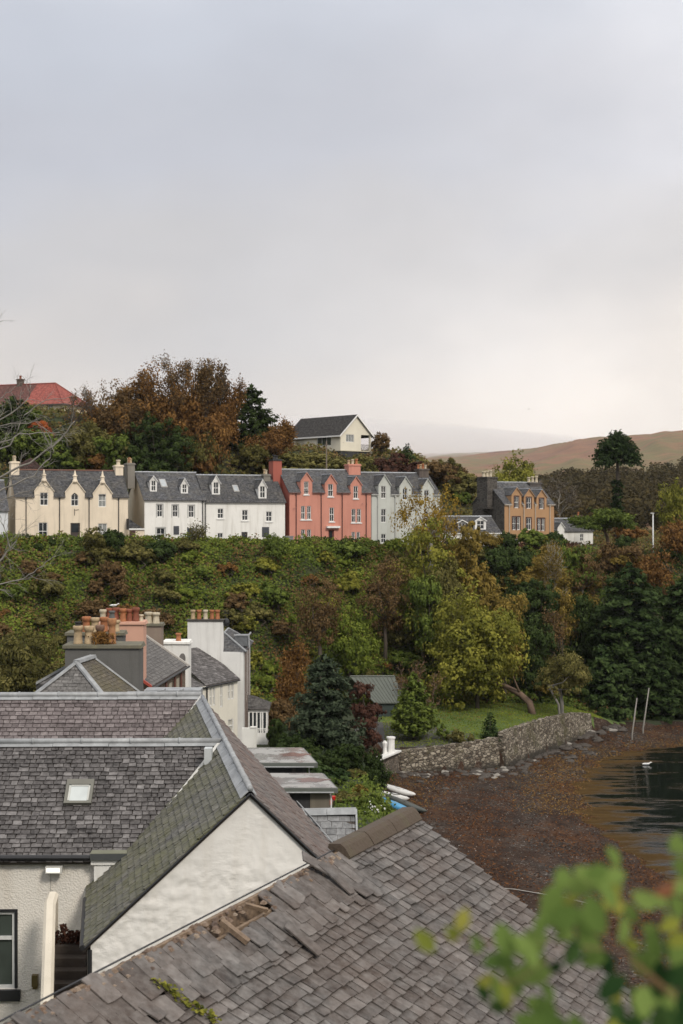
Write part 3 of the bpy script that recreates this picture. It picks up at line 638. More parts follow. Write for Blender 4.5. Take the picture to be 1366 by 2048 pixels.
    for x in pipes:
        u = px(x, ye+10)[0]; p = MB(f); p.tube([(u, -.12, zb+.6), (u, -.12, ze-.15)], .05, 6); p.box(u-.09, u+.09, -.19, -.06, ze-.35, ze-.12); p.build('downpipe', pipem or BLK, root)
    for (x0, y0, x1, y1) in skys:
        zc = px((x0+x1)/2, (y0+y1)/2, 1.5)[1]; vc = (zc-ze)/k; u0 = px(x0, y0, vc)[0]; u1 = px(x1, y1, vc)[0]; z1 = px(x0, y0, vc+.3)[1]; z0 = px(x0, y1, vc-.3)[1]; va, vb = (z0-ze)/k, (z1-ze)/k
        p = MB(f); p.prism([(u0, va, ze+va*k+.075), (u1, va, ze+va*k+.075), (u1, vb, ze+vb*k+.075), (u0, vb, ze+vb*k+.075)], (0, 0, .07)); so_ = p.build('skylight', m_paint('skylight frame', (.30, .29, .27), .5), root)
        e = .09; p = MB(f); p.face([(u0+e, va+e, ze+(va+e)*k+.15), (u1-e, va+e, ze+(va+e)*k+.15), (u1-e, vb-e, ze+(vb-e)*k+.15), (u0+e, vb-e, ze+(vb-e)*k+.15)]); p.build('pane', m_glass('bright skylight', (.30, .32, .33), .06), so_)
    return dict(root=root, f=f, px=px, ze=ze, zr=zr, k=k, W=Wd, D=D, O=O, U=U, V=V, zb=O.z)
def chim(h, x0, x1, ytop, ybot, v, dv, m, n, hp, ms, capm=None, du=None, r=.14, along='v'):
    px = h['px']; uc = (px(x0, ytop, v)[0]+px(x1, ytop, v)[0])/2; w = abs(px(x1, ytop, v)[0]-px(x0, ytop, v)[0]); du = du or w*.8; zt = px((x0+x1)/2, ytop, v)[1]; zb_ = px((x0+x1)/2, ybot, v)[1]-1.2
    u0, u1 = uc-du/2, uc+du/2
    if along == 'v': pots = [(uc, v-dv/2+dv*(i+.5)/n, hp*(1+.1*((i*5) % 3-1)), r, ms[i % len(ms)]) for i in range(n)]
    else: pots = rowpots(u0, u1, v, n, hp, r, ms)
    return chimney(h['root'], h['f'], u0, u1, v-dv/2, v+dv/2, zb_, zt, m, pots, capm=capm)
CREAM = m_wall('cream render', (.76, .655, .51), gs=.4); CREAMD = m_wall('shaded stained cream render', (.50, .40, .28), gs=.6); WH = m_wall('white render', (.80, .785, .74), gs=.42); RED = m_wall('salmon red render', (.57, .25, .185), (.30, .10, .07), .35)  # CREAMD: cream darkened for both shade and staining on the gable
REDD = m_wall('shaded red render', (.34, .095, .068), (.2, .06, .04), .3); GRY = m_wall('pale grey render', (.50, .515, .475), gs=.4); OCH = m_wall('ochre render', (.40, .235, .12), (.3, .14, .06), .3)  # REDD: darker copy of RED, side shade put into the colour
RUB = m_stone('dark rubble', (.055, .048, .042), (.12, .105, .09), (.09, .082, .07), 1.6, 1.3); STC = m_wall('stone chimney', (.20, .185, .16), gs=.5, bump=.6)
# cream house with three pointed gables
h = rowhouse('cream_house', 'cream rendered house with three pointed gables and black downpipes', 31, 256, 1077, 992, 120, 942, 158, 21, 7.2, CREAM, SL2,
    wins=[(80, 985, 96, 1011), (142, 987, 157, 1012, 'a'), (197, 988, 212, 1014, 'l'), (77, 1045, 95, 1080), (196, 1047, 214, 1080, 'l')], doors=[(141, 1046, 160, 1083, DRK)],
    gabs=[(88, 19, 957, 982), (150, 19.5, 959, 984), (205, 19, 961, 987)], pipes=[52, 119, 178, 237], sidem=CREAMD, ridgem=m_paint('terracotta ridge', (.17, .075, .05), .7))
for (x, y0, y1) in ((88, 938, 958), (150, 940, 960), (205, 941, 962)):
    u, z0 = h['px'](x, y1); z1 = h['px'](x, y0)[1]; b = MB(); b.lathe(h['f']((u, .0, z0-.25)), [(.30, 0), (.30, .18), (.22, .3), (.20, .62), (.27, .68), (.27, .76), (.15, .82), (.05, z1-z0+.2)], 8); b.build('finial', CREAM, h['root'])
chim(h, 17, 40, 927, 972, 3.6, 1.5, CREAM, 3, .65, [POT_C, POT_B], du=.9)
chim(h, 226, 247, 934, 962, 3.6, 1.3, CREAM, 1, .7, [POT_C], du=.9, r=.24)
u, z = h['px'](149, 1022); b = MB(h['f']); b.tube([(u, -.06, z-.5), (u, -.06, z+.25)], .03, 5); b.tube([(u, -.08, z+.1), (u+.5, -.08, z+.16)], .02, 5); b.build('lamp_bracket', BLK, h['root'])
HC = h
# lean-to between cream and white
h = rowhouse('white_house', 'first plain white house with tall cream gable and two slim dormers', 289, 411, 1077, 999, 320, 946, 163.3, 21, 9.2, WH, SL1,
    wins=[(314, 1009, 325, 1034), (345, 1010, 356, 1034), (377, 1011, 388, 1035), (313, 1056, 330, 1080)], dorms=[(300, 314, 953, 962, 984), (362, 376, 958, 970, 988)], doors=[(374, 1056, 386, 1083, m_paint('blue grey door', (.10, .13, .15), .4))],
    pipes=[405], sidem=m_wall('cream gable', (.62, .55, .43), gs=.4), skys=[(320, 960, 333, 976)], surround=m_paint('grey window band', (.42, .42, .40), .7))
chim(h, 248, 270, 930, 957, 4.6, 1.9, STC, 3, .62, [POT_B, POT_O, POT_B], du=.85)
u0, z0 = h['px'](347, 1069); u1, z1 = h['px'](358, 1052); b = MB(h['f']); b.box(u0, u1, -.06, -.004, z0, z1); b.build('wall_board', m_paint('slate blue board', (.05, .055, .065), .5), h['root'])
u0, z0 = h['px'](361, 1077); u1, z1 = h['px'](370, 1066); b = MB(h['f']); b.box(u0, u1, -.06, -.004, z0, z1); o = b.build('notice_frame', DRK, h['root']); b = MB(h['f']); b.box(u0+.08, u1-.08, -.07, -.062, z0+.08, z1-.08); b.build('notice', WHT, o)
# small side porch between the cream house and the white one
O = at(257, 1077, 161.4); f, px, U, V = frame(O, R(21)); root = empty('side_porch', O, 'low cream lean-to with dark slate roof squeezed between the cream and white houses', 'lean-to')
b = MB(f); b.box(0.02, 1.82, 0, 3, O.z-1, O.z+1.0); b.build('wall', CREAM, root); b = MB(f); b.prism([(0, -.1, O.z+2.3), (0, 3, O.z+2.3), (1.85, 3, O.z+1.2), (1.85, -.1, O.z+1.2), (0, -.1, O.z+1.2)][:0] or [(0.02, -.12, O.z+1.0), (1.85, -.12, O.z+1.0), (0.02, -.12, O.z+2.25)], (0, 3, 0)); b.build('roof', SL2, root)
b = MB(f); b.box(0.02, 1.85, -.17, -.123, O.z+.98, O.z+1.14); b.build('fascia', WHT, root); b = MB(f); b.box(.1, .8, -.05, -.002, O.z-.6, O.z+.9); b.build('door', m_paint('maroon door', (.06, .02, .018), .5), root)
h = rowhouse('white_house', 'second plain white house with two white gabled dormers and black sign', 411.5, 570, 1080, 1003, 470, 952, 165.8, 21, 7.6, WH, SL2,
    wins=[(435, 1017, 447, 1037), (484, 1020, 496, 1041), (532, 1023, 544, 1043), (435, 1066, 446, 1084)], dorms=[(424, 440, 952, 966, 990), (517, 533, 960, 974, 998)], doors=[(483, 1064, 495, 1086, DRK)],
    pipes=[], skys=[(466, 972, 477, 985)], surround=None, sill=WHT)
chim(h, 520, 541, 952, 975, 3.7, 1.5, STC, 2, .6, [POT_C, POT_B], du=.8)
u0, z0 = h['px'](524, 1074); u1, z1 = h['px'](538, 1054); b = MB(h['f']); b.box(u0, u1, -.06, -.004, z0, z1); b.build('wall_board', m_paint('slate blue board', (.05, .055, .065), .5), h['root'])
b = MB(h['f']); b.tube([(-.05, -.13, h['zb']-1), (-.05, -.13, h['ze']-.1)], .05, 6); b.build('downpipe', BLK, h['root'])
# red house
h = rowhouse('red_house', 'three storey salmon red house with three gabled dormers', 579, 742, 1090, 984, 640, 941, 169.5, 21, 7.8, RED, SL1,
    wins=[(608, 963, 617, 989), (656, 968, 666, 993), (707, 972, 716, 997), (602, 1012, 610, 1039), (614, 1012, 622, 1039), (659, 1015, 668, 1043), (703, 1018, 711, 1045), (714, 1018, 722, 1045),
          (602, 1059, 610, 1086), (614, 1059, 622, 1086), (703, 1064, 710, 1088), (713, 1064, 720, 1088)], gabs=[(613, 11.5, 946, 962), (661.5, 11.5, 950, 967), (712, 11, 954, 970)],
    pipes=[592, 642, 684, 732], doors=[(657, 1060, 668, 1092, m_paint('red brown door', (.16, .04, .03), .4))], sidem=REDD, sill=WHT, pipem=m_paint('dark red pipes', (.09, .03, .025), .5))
HR = h; chim(h, 537, 564, 922, 975, 3.8, 1.7, REDD, 2, .5, [POT_K], du=1.1, capm=BLK, r=.2)
chim(h, 688, 722, 932, 968, 3.8, 1.5, RED, 3, .62, [POT_B, POT_C, POT_O], du=1.55, r=.18, along='u')
u0, z0 = h['px'](652, 1056); u1, z1 = h['px'](678, 1052); b = MB(h['f']); b.box(u0, u1, -.45, -.003, z0, z1); b.build('door_canopy', WHT, h['root'])
for (x, y) in ((588, 1017), (724, 1008), (733, 1010)): u, z = h['px'](x, y); b = MB(h['f']); b.tube([(u, -.03, z), (u-.1, -.4, z+.06)], .03, 5); b.lathe(h['f']((u-.12, -.42, z-.14)), [(.12, 0), (.09, .12), (.03, .2)], 8); b.build('wall_lamp', BLK, h['root'])
# grey white house
h = rowhouse('grey_white_house', 'pale grey white house half hidden behind the golden yellow tree', 743, 880, 1088, 988, 790, 947, 173.4, 21, 7.8, GRY, SL2,
    wins=[(762, 972, 772, 997), (805, 976, 815, 1000, 'a'), (848, 980, 858, 1004), (762, 1018, 772, 1045), (806, 1020, 815, 1046), (848, 1022, 857, 1048), (762, 1068, 772, 1086), (848, 1068, 857, 1088)],
    gabs=[(769, 12, 951, 970), (811, 12, 955, 973), (855, 12, 959, 977)], pipes=[755, 790, 832], pipem=m_paint('grey pipes', (.45, .45, .42), .5))
chim(h, 831, 856, 941, 958, 3.8, 1.4, m_wall('dark brown chimney', (.09, .07, .06)), 4, .6, [POT_O, POT_B, POT_O, POT_C], du=1.3, r=.15, along='u')
# low white cottage
h = rowhouse('cottage', 'low white cottage with slate roof and two dormers left of the stone gable', 880, 1001, 1100, 1066, 930, 1034, 182, 18, 6.4, WH, SL2, wins=[(970, 1078, 978, 1092), (905, 1078, 913, 1092)],
    dorms=[(914, 934, 1041, 1046, 1062, DRK), (950, 972, 1035, 1042, 1060)], pipes=[998], pipem=WHT)
# ochre house
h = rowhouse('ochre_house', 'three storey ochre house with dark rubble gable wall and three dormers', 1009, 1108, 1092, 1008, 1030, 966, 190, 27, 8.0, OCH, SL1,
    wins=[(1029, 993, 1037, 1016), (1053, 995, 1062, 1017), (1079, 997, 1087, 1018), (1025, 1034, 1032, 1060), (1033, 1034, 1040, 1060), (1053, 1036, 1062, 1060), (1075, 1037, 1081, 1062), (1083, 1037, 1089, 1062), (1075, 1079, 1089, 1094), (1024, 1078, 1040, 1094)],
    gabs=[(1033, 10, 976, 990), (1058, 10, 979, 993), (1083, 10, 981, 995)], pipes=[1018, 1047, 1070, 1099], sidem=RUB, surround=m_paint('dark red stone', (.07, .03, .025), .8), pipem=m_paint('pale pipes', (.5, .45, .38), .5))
chim(h, 957, 991, 957, 1000, 4.0, 2.6, RUB, 3, .85, [POT_C], du=1.6, r=.24, along='u')
chim(h, 1050, 1080, 968, 984, 4.0, 1.6, m_wall('dark chimney', (.08, .07, .065)), 3, .85, [POT_C], du=1.9, r=.2, along='u')
# white house at the right
h = rowhouse('small_white_house', 'small white house with dark slate roof between the ochre house and the pine', 1110, 1186, 1094, 1062, 1140, 1038, 204, 20, 6.5, WH, SL2, wins=[(1160, 1068, 1167, 1082)], gabs=[(1122, 7, 1046, 1056)], sidem=WH)
chim(h, 1147, 1166, 1034, 1045, 3.2, 1.1, m_wall('brown chimney', (.10, .06, .05)), 1, .6, [POT_O], du=1.0)
# house cut by the left edge
h = rowhouse('end_house', 'white slate roofed house cut off by the left picture edge', -110, 16, 1077, 1020, -40, 962, 152, 21, 8, m_wall('bluish white render', (.62, .64, .66)), SL1)

def aerial(h, x, y, v=3.7):
    u, z = h['px'](x, y, v); b = MB(h['f']); b.tube([(u, v, z-.8), (u, v, z+1.3)], .025, 4); [b.tube([(u-.35+.04*i, v, z+1.25-.14*i), (u+.35-.04*i, v, z+1.25-.14*i)], .014, 3) for i in range(4)]; b.tube([(u, v-.3, z+1.1), (u, v+.4, z+1.1)], .014, 3); b.build('aerial', BLK, h['root'])
aerial(HC, 28, 922); aerial(HR, 714, 928)
# ---------------------------------------------------------------- cream bungalow on the hill
O = at(681, 914, 207); f, px, U, V = frame(O, R(41)); BC = m_wall('pale cream render', (.74, .69, .56), gs=.1); root = empty('bungalow', O, 'cream bungalow with dark roof and corner veranda on the hill', 'bungalow')
Wg = px(743, 880)[0]; ze = px(682, 868)[1]; zp = px(714, 831)[1]; zf = px(690, 902)[1]; Lh = 12.5; uw = px(722, 880)[0]; zb = O.z-2; uc = Wg/2
ws = [(692, 868.5, 708, 884.5)]; wr = []
for (x0, y0, x1, y1) in ws: a, c1 = px(x0, y0); b2, c0 = px(x1, y1); wr.append((a, c0, b2, c1))
b = MB(f); b.holed([(0, zf), (uw, zf), (uw, ze), (Wg, ze), (uc, zp), (0, ze)], [[(a, c), (d, c), (d, e), (a, e)] for a, c, d, e in wr], lambda a, c: (a, 0, c))
# side facade, u = 0 plane
def pv(x, y, uu=0.0): P = hit(x, y, O+U*uu, U); d = P-O; return d.dot(V), P.z
sw = []
for (x0, y0, x1, y1) in ((634, 872, 662, 891), (591, 873, 608, 891)): v1, c1 = pv(x0, y0); v0, c0 = pv(x1, y1); sw.append((v0, c0, v1, c1))
b.holed([(0, zf), (Lh, zf), (Lh, ze), (0, ze)], [[(a, c), (d, c), (d, e), (a, e)] for a, c, d, e in sw], lambda a, c: (0, a, c))
b.face([(uw, 0, zf), (uw, Lh, zf), (uw, Lh, ze), (uw, 0, ze)]); b.face([(Wg, 3, zf), (Wg, Lh, zf), (Wg, Lh, ze), (Wg, 3, ze)]); b.face([(uw, 3, zf), (Wg, 3, zf), (Wg, 3, ze), (uw, 3, ze)])
b.face([(0, Lh, zf), (Wg, Lh, zf), (Wg, Lh, ze), (uc, Lh, zp), (0, Lh, ze)]); b.build('wall', BC, root)
b = MB(f); b.box(.08, Wg-.08, .08, Lh, zb, zf-.003); b.build('plinth', m_wall('dark plinth', (.035, .035, .038)), root)
b = MB(f); b.box(-.05, Wg+.05, -.05, Lh+.05, zf-.0, zf+.12); b.build('floor_band', m_wall('cream band', (.6, .55, .42)), root)
RFD = m_slateuv('dark concrete tiles', (.030, .026, .024), (.045, .040, .037), .3, .3, (.05, .045, .04)); s = (zp-ze)/uc; b = MB(f)
for sg, ua in ((1, -.35), (-1, Wg+.35)): za = ze-.35*s; b.prism([(ua, -.3, za), (uc, -.3, zp), (uc, Lh+.3, zp), (ua, Lh+.3, za)], (0, 0, .14))
b.build('roof', RFD, root); b = MB(f)
for ua in (-.37, Wg+.37): za = ze-.37*s; b.prism([(ua, -.34, za-.12), (uc, -.34, zp-.12), (uc, -.34, zp+.15), (ua, -.34, za+.15)], (0, .036, 0))
b.box(-.40, -.36, -.3, Lh+.3, ze-.35*s-.08, ze-.35*s+.13); b.build('bargeboard', WHT, root)
for (a, c, d, e) in wr: window(root, f, a, c, d, e, v=.1, bars=2, rail=False, glass=GLC)
fs = lambda q: f((q[1], q[0], q[2]))
for i, (a, c, d, e) in enumerate(sw): window(root, fs, a, c, d, e, v=.1, bars=2, rail=False, glass=m_glass('bungalow glass', (.05, .065, .05), .2) if i == 0 else GL)
b = MB(f); b.box(Wg-.3, Wg-.02, .02, .3, zb, ze); b.build('veranda_post', BC, root)
b = MB(f); [b.box(uw+.1+i*.16, uw+.15+i*.16, .1, .14, zf+.12, zf+1.0) for i in range(int((Wg-uw-.4)/.16))]; b.box(uw, Wg-.3, .09, .15, zf+1.0, zf+1.06); b.build('railing', m_paint('grey rail', (.30, .29, .27), .6), root)
b = MB(f); b.lathe(f((.5, -.2, zf+1.2)), [(.3, 0), (.3, .04)], 12); b.tube([(.5, -.03, zf+1.2), (.5, -.25, zf+1.25)], .03, 5); b.build('satellite_dish', m_paint('pale dish', (.5, .48, .45), .5), root)
# ---------------------------------------------------------------- red roofed house
O = at(125, 846, 236); f, px, U, V = frame(O, R(-22)); root = empty('red_roofed_house', O, 'cream house with red hipped roof at the top left of the hill', 'house'); ze = px(120, 803)[1]; Dv = 8.0; zr = px(100, 767, 4)[1]; Lu = 17; zb = O.z-3
RC = m_wall('cream harl', (.66, .57, .42)); a, c1 = px(96, 805); b2, c0 = px(106, 825); b = MB(f); b.holed([(-Lu, zb), (0, zb), (0, ze), (-Lu, ze)], [[(a, c0), (b2, c0), (b2, c1), (a, c1)]], lambda p, q: (p, 0, q)); b.face([(0, 0, zb), (0, Dv, zb), (0, Dv, ze), (0, 0, ze)]); b.face([(-Lu, Dv, zb), (0, Dv, zb), (0, Dv, ze), (-Lu, Dv, ze)]); b.build('wall', RC, root)
window(root, f, a, c0, b2, c1, v=.1, glass=GLC)
RT = m_slateuv('red tiles', (.42, .095, .07), (.50, .13, .10), .3, .28, (.38, .10, .08)); e = .4; uh = -4.0; k_ = (zr-ze)/4; zz = ze-e*.9; uj = -7.6; b = MB(f)
b.face([(uj, -e, zz), (e, -e, zz), (uh, 4, zr), (uj, 4, zr)]); b.face([(e, -e, zz), (e, Dv+e, zz), (uh, 4, zr)]); b.face([(e, Dv+e, zz), (-Lu, Dv+e, zz), (-Lu, 4, zr), (uh, 4, zr)]); b.build('roof', RT, root)
b = MB(f); b.face([(-Lu, -e, zz), (uj, -e, zz), (uj, 4, zr), (-Lu, 4, zr)]); b.build('roof', m_slateuv('dull red tiles', (.16, .055, .045), (.22, .08, .06), .3, .28, (.12, .06, .05)), root)
b = MB(f); b.tube([(e, -e, zz+.05), (uh, 4, zr+.05), (-Lu, 4, zr+.05)], .11, 6); b.tube([(uh, 4, zr+.05), (e, Dv+e, zz+.05)], .11, 6); b.build('ridge', RT, root)
b = MB(f); b.box(-Lu, e, -e-.1, -e+.02, zz-.22, zz-.02); b.box(e-.02, e+.1, -e, Dv+e, zz-.22, zz-.02); b.build('gutter', m_paint('brown gutter', (.08, .06, .05), .5), root)
u, _ = px(41, 760, 4); chimney(root, f, u-.5, u+.5, 3.6, 4.4, zr-.8, zr+.75, m_wall('brown stack', (.10, .075, .06)), [(u, 4, .6, .2, POT_R)])
b = MB(f); u0, z1 = px(90, 832); u1, z0 = px(118, 846); b.box(u0, u1, -1.2, -.01, z1-.18, z1); b.box(u0+.3, u1-.3, -.9, -.02, z0-2, z1-.19); b.build('porch', m_paint('dark porch', (.06, .05, .045), .6), root)
# small pavilion roof and dark red roof behind the cream house
O = at(36, 935, 188); f, px, U, V = frame(O, R(8)); root = empty('pavilion', O, 'small building with shallow grey pyramid roof behind the cream house', 'outbuilding'); Wd = px(113, 935)[0]; ze = px(70, 911)[1]; zr = px(78, 895, 2.6)[1]
b = MB(f); b.box(.5, Wd-.5, .5, 4.8, O.z-3, ze); b.build('wall', m_wall('grey timber wall', (.16, .17, .18)), root); b = MB(f); b.prism([(0, 0, ze), (Wd, 0, ze), (Wd, 5.3, ze), (0, 5.3, ze)], (0, 0, .12))
c = (Wd/2, 2.6, zr); q = [(0, 0, ze+.123), (Wd, 0, ze+.123), (Wd, 5.3, ze+.123), (0, 5.3, ze+.123)]
for i in range(4): b.face([q[i], q[(i+1) % 4], c])
b.build('roof', m_lead('pale zinc', (.40, .43, .45)), root)
for (x0, x1) in ((76, 84), (92, 102), (52, 62)): u0 = px(x0, 920, .5)[0]; u1 = px(x1, 920, .5)[0]; window(root, f, u0, ze-1.5, u1, ze-.3, v=.47, bars=0)
O = at(22, 948, 178); f, px, U, V = frame(O, R(12)); root = empty('brown_roofed_shed', O, 'dark red brown roof peeping over the cream house ridge at the left', 'outbuilding'); Wd = px(88, 940)[0]; zr = px(50, 916, 2)[1]; ze = px(85, 938)[1]
b = MB(f); b.prism([(0, 0, ze), (Wd*.6, 0, zr), (Wd, 0, ze)], (0, 7, 0)); b.build('roof', m_slateuv('dark red tiles', (.09, .045, .038), (.13, .06, .05), .3, .25, (.08, .05, .04)), root); b = MB(f); b.box(.2, Wd-.2, .1, 6.9, ze-4, ze-.003); b.build('wall', m_wall('brown harl', (.15, .11, .09)), root)
# lamp post and poles
def post(name, label, cat, px_, yt, yb_, Y, r, m, lamp=False):
    p = at(px_, yb_, Y); top = at(px_, yt, Y); z0 = min(hz(p.x, p.y), p.z); root = empty(name, (p.x, p.y, z0), label, cat); b = MB(); b.tube([(p.x, p.y, z0-.2), (p.x, p.y, z0+1.2), (p.x, p.y, top.z)], [r*1.5, r*1.2, r*.8], 8); b.build('pole', m, root, True)
    if lamp:
        b = MB(); b.box(p.x-.34, p.x+.16, p.y-.10, p.y+.10, top.z, top.z+.11); b.build('lamp_head', m, root); b = MB(); b.box(p.x-.28, p.x+.12, p.y-.11, p.y+.11, top.z-.05, top.z-.003); b.build('lamp_glass', GLC, root)
    else: b = MB(); b.box(p.x-.25, p.x+.25, p.y-.05, p.y+.05, top.z-.5, top.z-.42); b.build('crossbar', m, root)
post('street_lamp', 'tall white street lamp standing among the trees on the right', 'street lamp', 1306, 1027, 1101, 199, .1, m_paint('white lamp post', (.62, .62, .60), .4), True)
post('utility_pole', 'leaning wooden pole in front of the cream bungalow', 'pole', 653, 882, 942, 187, .1, m_wood('pole wood', (.08, .06, .045), (.16, .13, .10)))
post('utility_pole', 'slim wooden pole above the round orange shrub behind the cream house', 'pole', 126, 880, 905, 200, .09, m_wood('pole wood', (.08, .06, .045), (.16, .13, .10)))
# parked cars glimpsed at the right edge, oil tank
O = at(572, 1090, 166); f, px, U, V = frame(O, R(21)); b = MB(f); b.box(0, .9, 0, .7, O.z-.6, O.z+.95); b.box(-.05, .95, -.05, .75, O.z+.953, O.z+1.05); tag(b.build('storage_box', m_paint('grey box', (.22, .22, .22), .6)), 'grey storage box against the left corner of the red house', 'box')
# ---------------------------------------------------------------- near roofs: every slate is a real slate
def slates(parent, P0, U, D, rows, u0f, u1f, ww, ex, mat, seed, inside=None, th=.012, name='slates', skew=.01, miss=0.0, tintf=None, wv=.35, exv=None, gp=.006):
    """U along the courses, D down the slope, rows: list of distances down the slope of each course's top"""
    rng = random.Random(seed); N = U.cross(D).normalized()
    if N.z < 0: N = -N
    b = MB(lambda q: P0+U*q.x+D*q.y+N*q.z); w = rows[0]
    for i in range(len(rows)-1):
        w0, w1 = rows[i], rows[i+1]; e = w1-w0; a, c = u0f(w1), u1f(w1); u = a-rng.random()*ww
        while u < c:
            wd = ww*(1+rng.uniform(-wv, wv)); x0, x1 = max(u, a-.03), min(u+wd-.006, c+.03); u += wd; x1 -= gp
            if x1-x0 < .03: continue
            if inside and not inside((x0+x1)/2, (w0+w1)/2): continue
            if rng.random() < miss: continue
            b.tint = min(1, max(0, rng.gauss(.48, .27)+(tintf((x0+x1)/2, w1) if tintf else 0))); j = lambda s: rng.uniform(-s, s)
            dy = j(skew); dy2 = dy+j(skew); h = th*(1.9+j(.5)); wt = w0-e*.28; tw = j(skew)
            if rng.random() < .12: ch = rng.uniform(.1, .3)*e; p = [(x0, w1+dy-ch*rng.random(), h), (x0+(x1-x0)*.3, w1+dy, h), (x1, w1+dy2, h), (x1+tw, wt, .002), (x0+tw, wt, .002)]
            else: p = [(x0, w1+dy, h), (x1, w1+dy2, h), (x1+tw, wt, .002), (x0+tw, wt, .002)]
            b.face(p[::-1] if N.dot(D.cross(U)) < 0 else p); nfr = len(p)-2
            for k in range(nfr-1): q0, q1 = p[k], p[k+1]; b.face([q0, (q0[0], q0[1], q0[2]-th*1.6), (q1[0], q1[1], q1[2]-th*1.6), q1])
            q0 = p[0]; q3 = p[-1]; b.face([q0, q3, (q3[0], q3[1], -.01), (q0[0], q0[1], q0[2]-th*1.6)]); q0 = p[nfr-1]; q3 = p[nfr]; b.face([q0, (q0[0], q0[1], q0[2]-th*1.6), (q3[0], q3[1], -.01), q3])
    return b.build(name, mat, parent)
def rowlist(w0, ex, n, grow=0.0): r = [w0]; [r.append(r[-1]+ex*(1+grow*i)) for i in range(n)]; return r
def strip(parent, pts, wdt, side, mat, name, n=Vector((0, 0, 1)), th=.02, lift=.035, seam=0.0):
    """lead strip laid along pts, wdt wide towards side"""
    b = MB()
    for a, c in zip(pts[:-1], pts[1:]):
        Lg = (c-a).length; k = max(1, int(Lg/seam)) if seam else 1
        for i in range(k): p0 = a.lerp(c, i/k); p1 = a.lerp(c, (i+1)/k-.004/max(Lg, .1)*3); lf = lift+(.008 if i % 2 else 0); b.prism([p0+n*lf, p1+n*lf, p1+side*wdt+n*lf, p0+side*wdt+n*lf], n*th)
    return b.build(name, mat, parent)
def ridge_roll(parent, a, c, r, mat, seam=1.0):
    b = MB(); b.tube([a, c], r, 10); d = (c-a).normalized(); L_ = (c-a).length; i = seam
    while i < L_: b.tube([a+d*(i-.025), a+d*(i+.025)], r*1.22, 10); i += seam
    return b.build('lead_ridge', mat, parent, True)
LEADP = m_lead('pale lead', (.35, .36, .365), .7)
S_PURP = m_slate('purple slates', (.085, .062, .062), (.150, .118, .118), (.23, .19, .188))
S_GREY = m_slate('grey slates', (.030, .025, .025), (.072, .063, .063), (.21, .195, .192))
S_MOSS = m_slate('mossy slates', (.065, .062, .055), (.105, .10, .085), (.16, .15, .13), (.115, .115, .035), .55)
S_BRWN = m_slate('brownish slates', (.085, .075, .070), (.14, .125, .115), (.20, .175, .155), (.15, .075, .05), .45)
S_RUIN = m_slate('weathered slates', (.048, .040, .035), (.112, .101, .093), (.20, .182, .168), (.105, .060, .038), .35)
WHB = m_rough('lime washed rubble', (.78, .755, .71)); HARL = m_harl('white harling', (.74, .70, .63)); HARLF = m_wall('smooth white render', (.76, .75, .71), gs=.45)
SHEATH = m_wood('sarking', (.035, .028, .022), (.07, .055, .045)); TIM = m_wood('weathered timber', (.11, .075, .05), (.27, .19, .125)); MOSSY = m_wall('mossy stone', (.078, .056, .038), (.09, .085, .04), .6, .8, 18)
# --- main white gabled building with two cross wings
B1 = at(500, 1583, 30); rd = Vector((-.163, .987, 0)).normalized(); pd = Vector((rd.y, -rd.x, 0)); tL, tR = .896, .9875; LS = 15.1; TL = 3.43; PL = (-pd*1-Vector((0, 0, tL))).normalized(); PR_ = (pd*1-Vector((0, 0, tR))).normalized()
nL = rd.cross(PL).normalized(); nL = nL if nL.z > 0 else -nL; nR = rd.cross(PR_).normalized(); nR = nR if nR.z > 0 else -nR
root = empty('harled_building', (B1.x, B1.y, 9.0), 'white lime washed building with big blank gable and slate cross wings', 'building'); BLD = root
B2 = B1+rd*LS; ze_ = B1.z-TL*tL; zr_ = B1.z-TL*tR; EL = B1-pd*TL; EL.z = ze_; ER = B1+pd*TL; ER.z = zr_; gz = 8.5
b = MB(); nseg = 60
def gedge(t): return B1.z-.10-(-t*tL if t < 0 else t*tR)
# gently uneven gable face as a fine grid
rows_ = []; ts = np.linspace(-TL+.12, TL, 190); ff = np.linspace(0, 1, 170)
for f_ in ff:
    row = []
    for t in ts: zt_ = gedge(t); z = gz+(zt_-gz)*f_; q = B1+pd*float(t); mk = max(0, min(1, (B1.z-1.1-z)*1.2))*max(0, min(1, (z-(B1.z-4.6))*.8+.25)); d = .014*noise.noise(Vector((t*.9, z*.9, 1)))+mk*(.026*max(-.10, noise.noise(Vector((t*3.1+.6*noise.noise(Vector((t, z, 9))), z*4.6, 7))))+.022*noise.noise(Vector((t*7, z*8, 3))))+.006*noise.noise(Vector((t*12, z*12, 3))); row.append(b.p((q.x-rd.x*(d), q.y-rd.y*(d), z)))
    rows_.append(row)
for i in range(len(rows_)-1):
    for j in range(len(ts)-1): b.idx([rows_[i][j], rows_[i][j+1], rows_[i+1][j+1], rows_[i+1][j]])
b.build('gable_wall', WHB, root, True)
b = MB(); e = EL+pd*.14; b.face([(e.x, e.y, gz), e, e+rd*LS, (e+rd*LS).to_3d()*1-Vector((0, 0, e.z-gz))]); b.build('side_wall', HARLF, root)
b = MB(); e = ER-pd*.1; b.face([(e.x, e.y, gz), e, e+rd*5, e+rd*5-Vector((0, 0, e.z-gz))]); b.build('side_wall', HARLF, root)
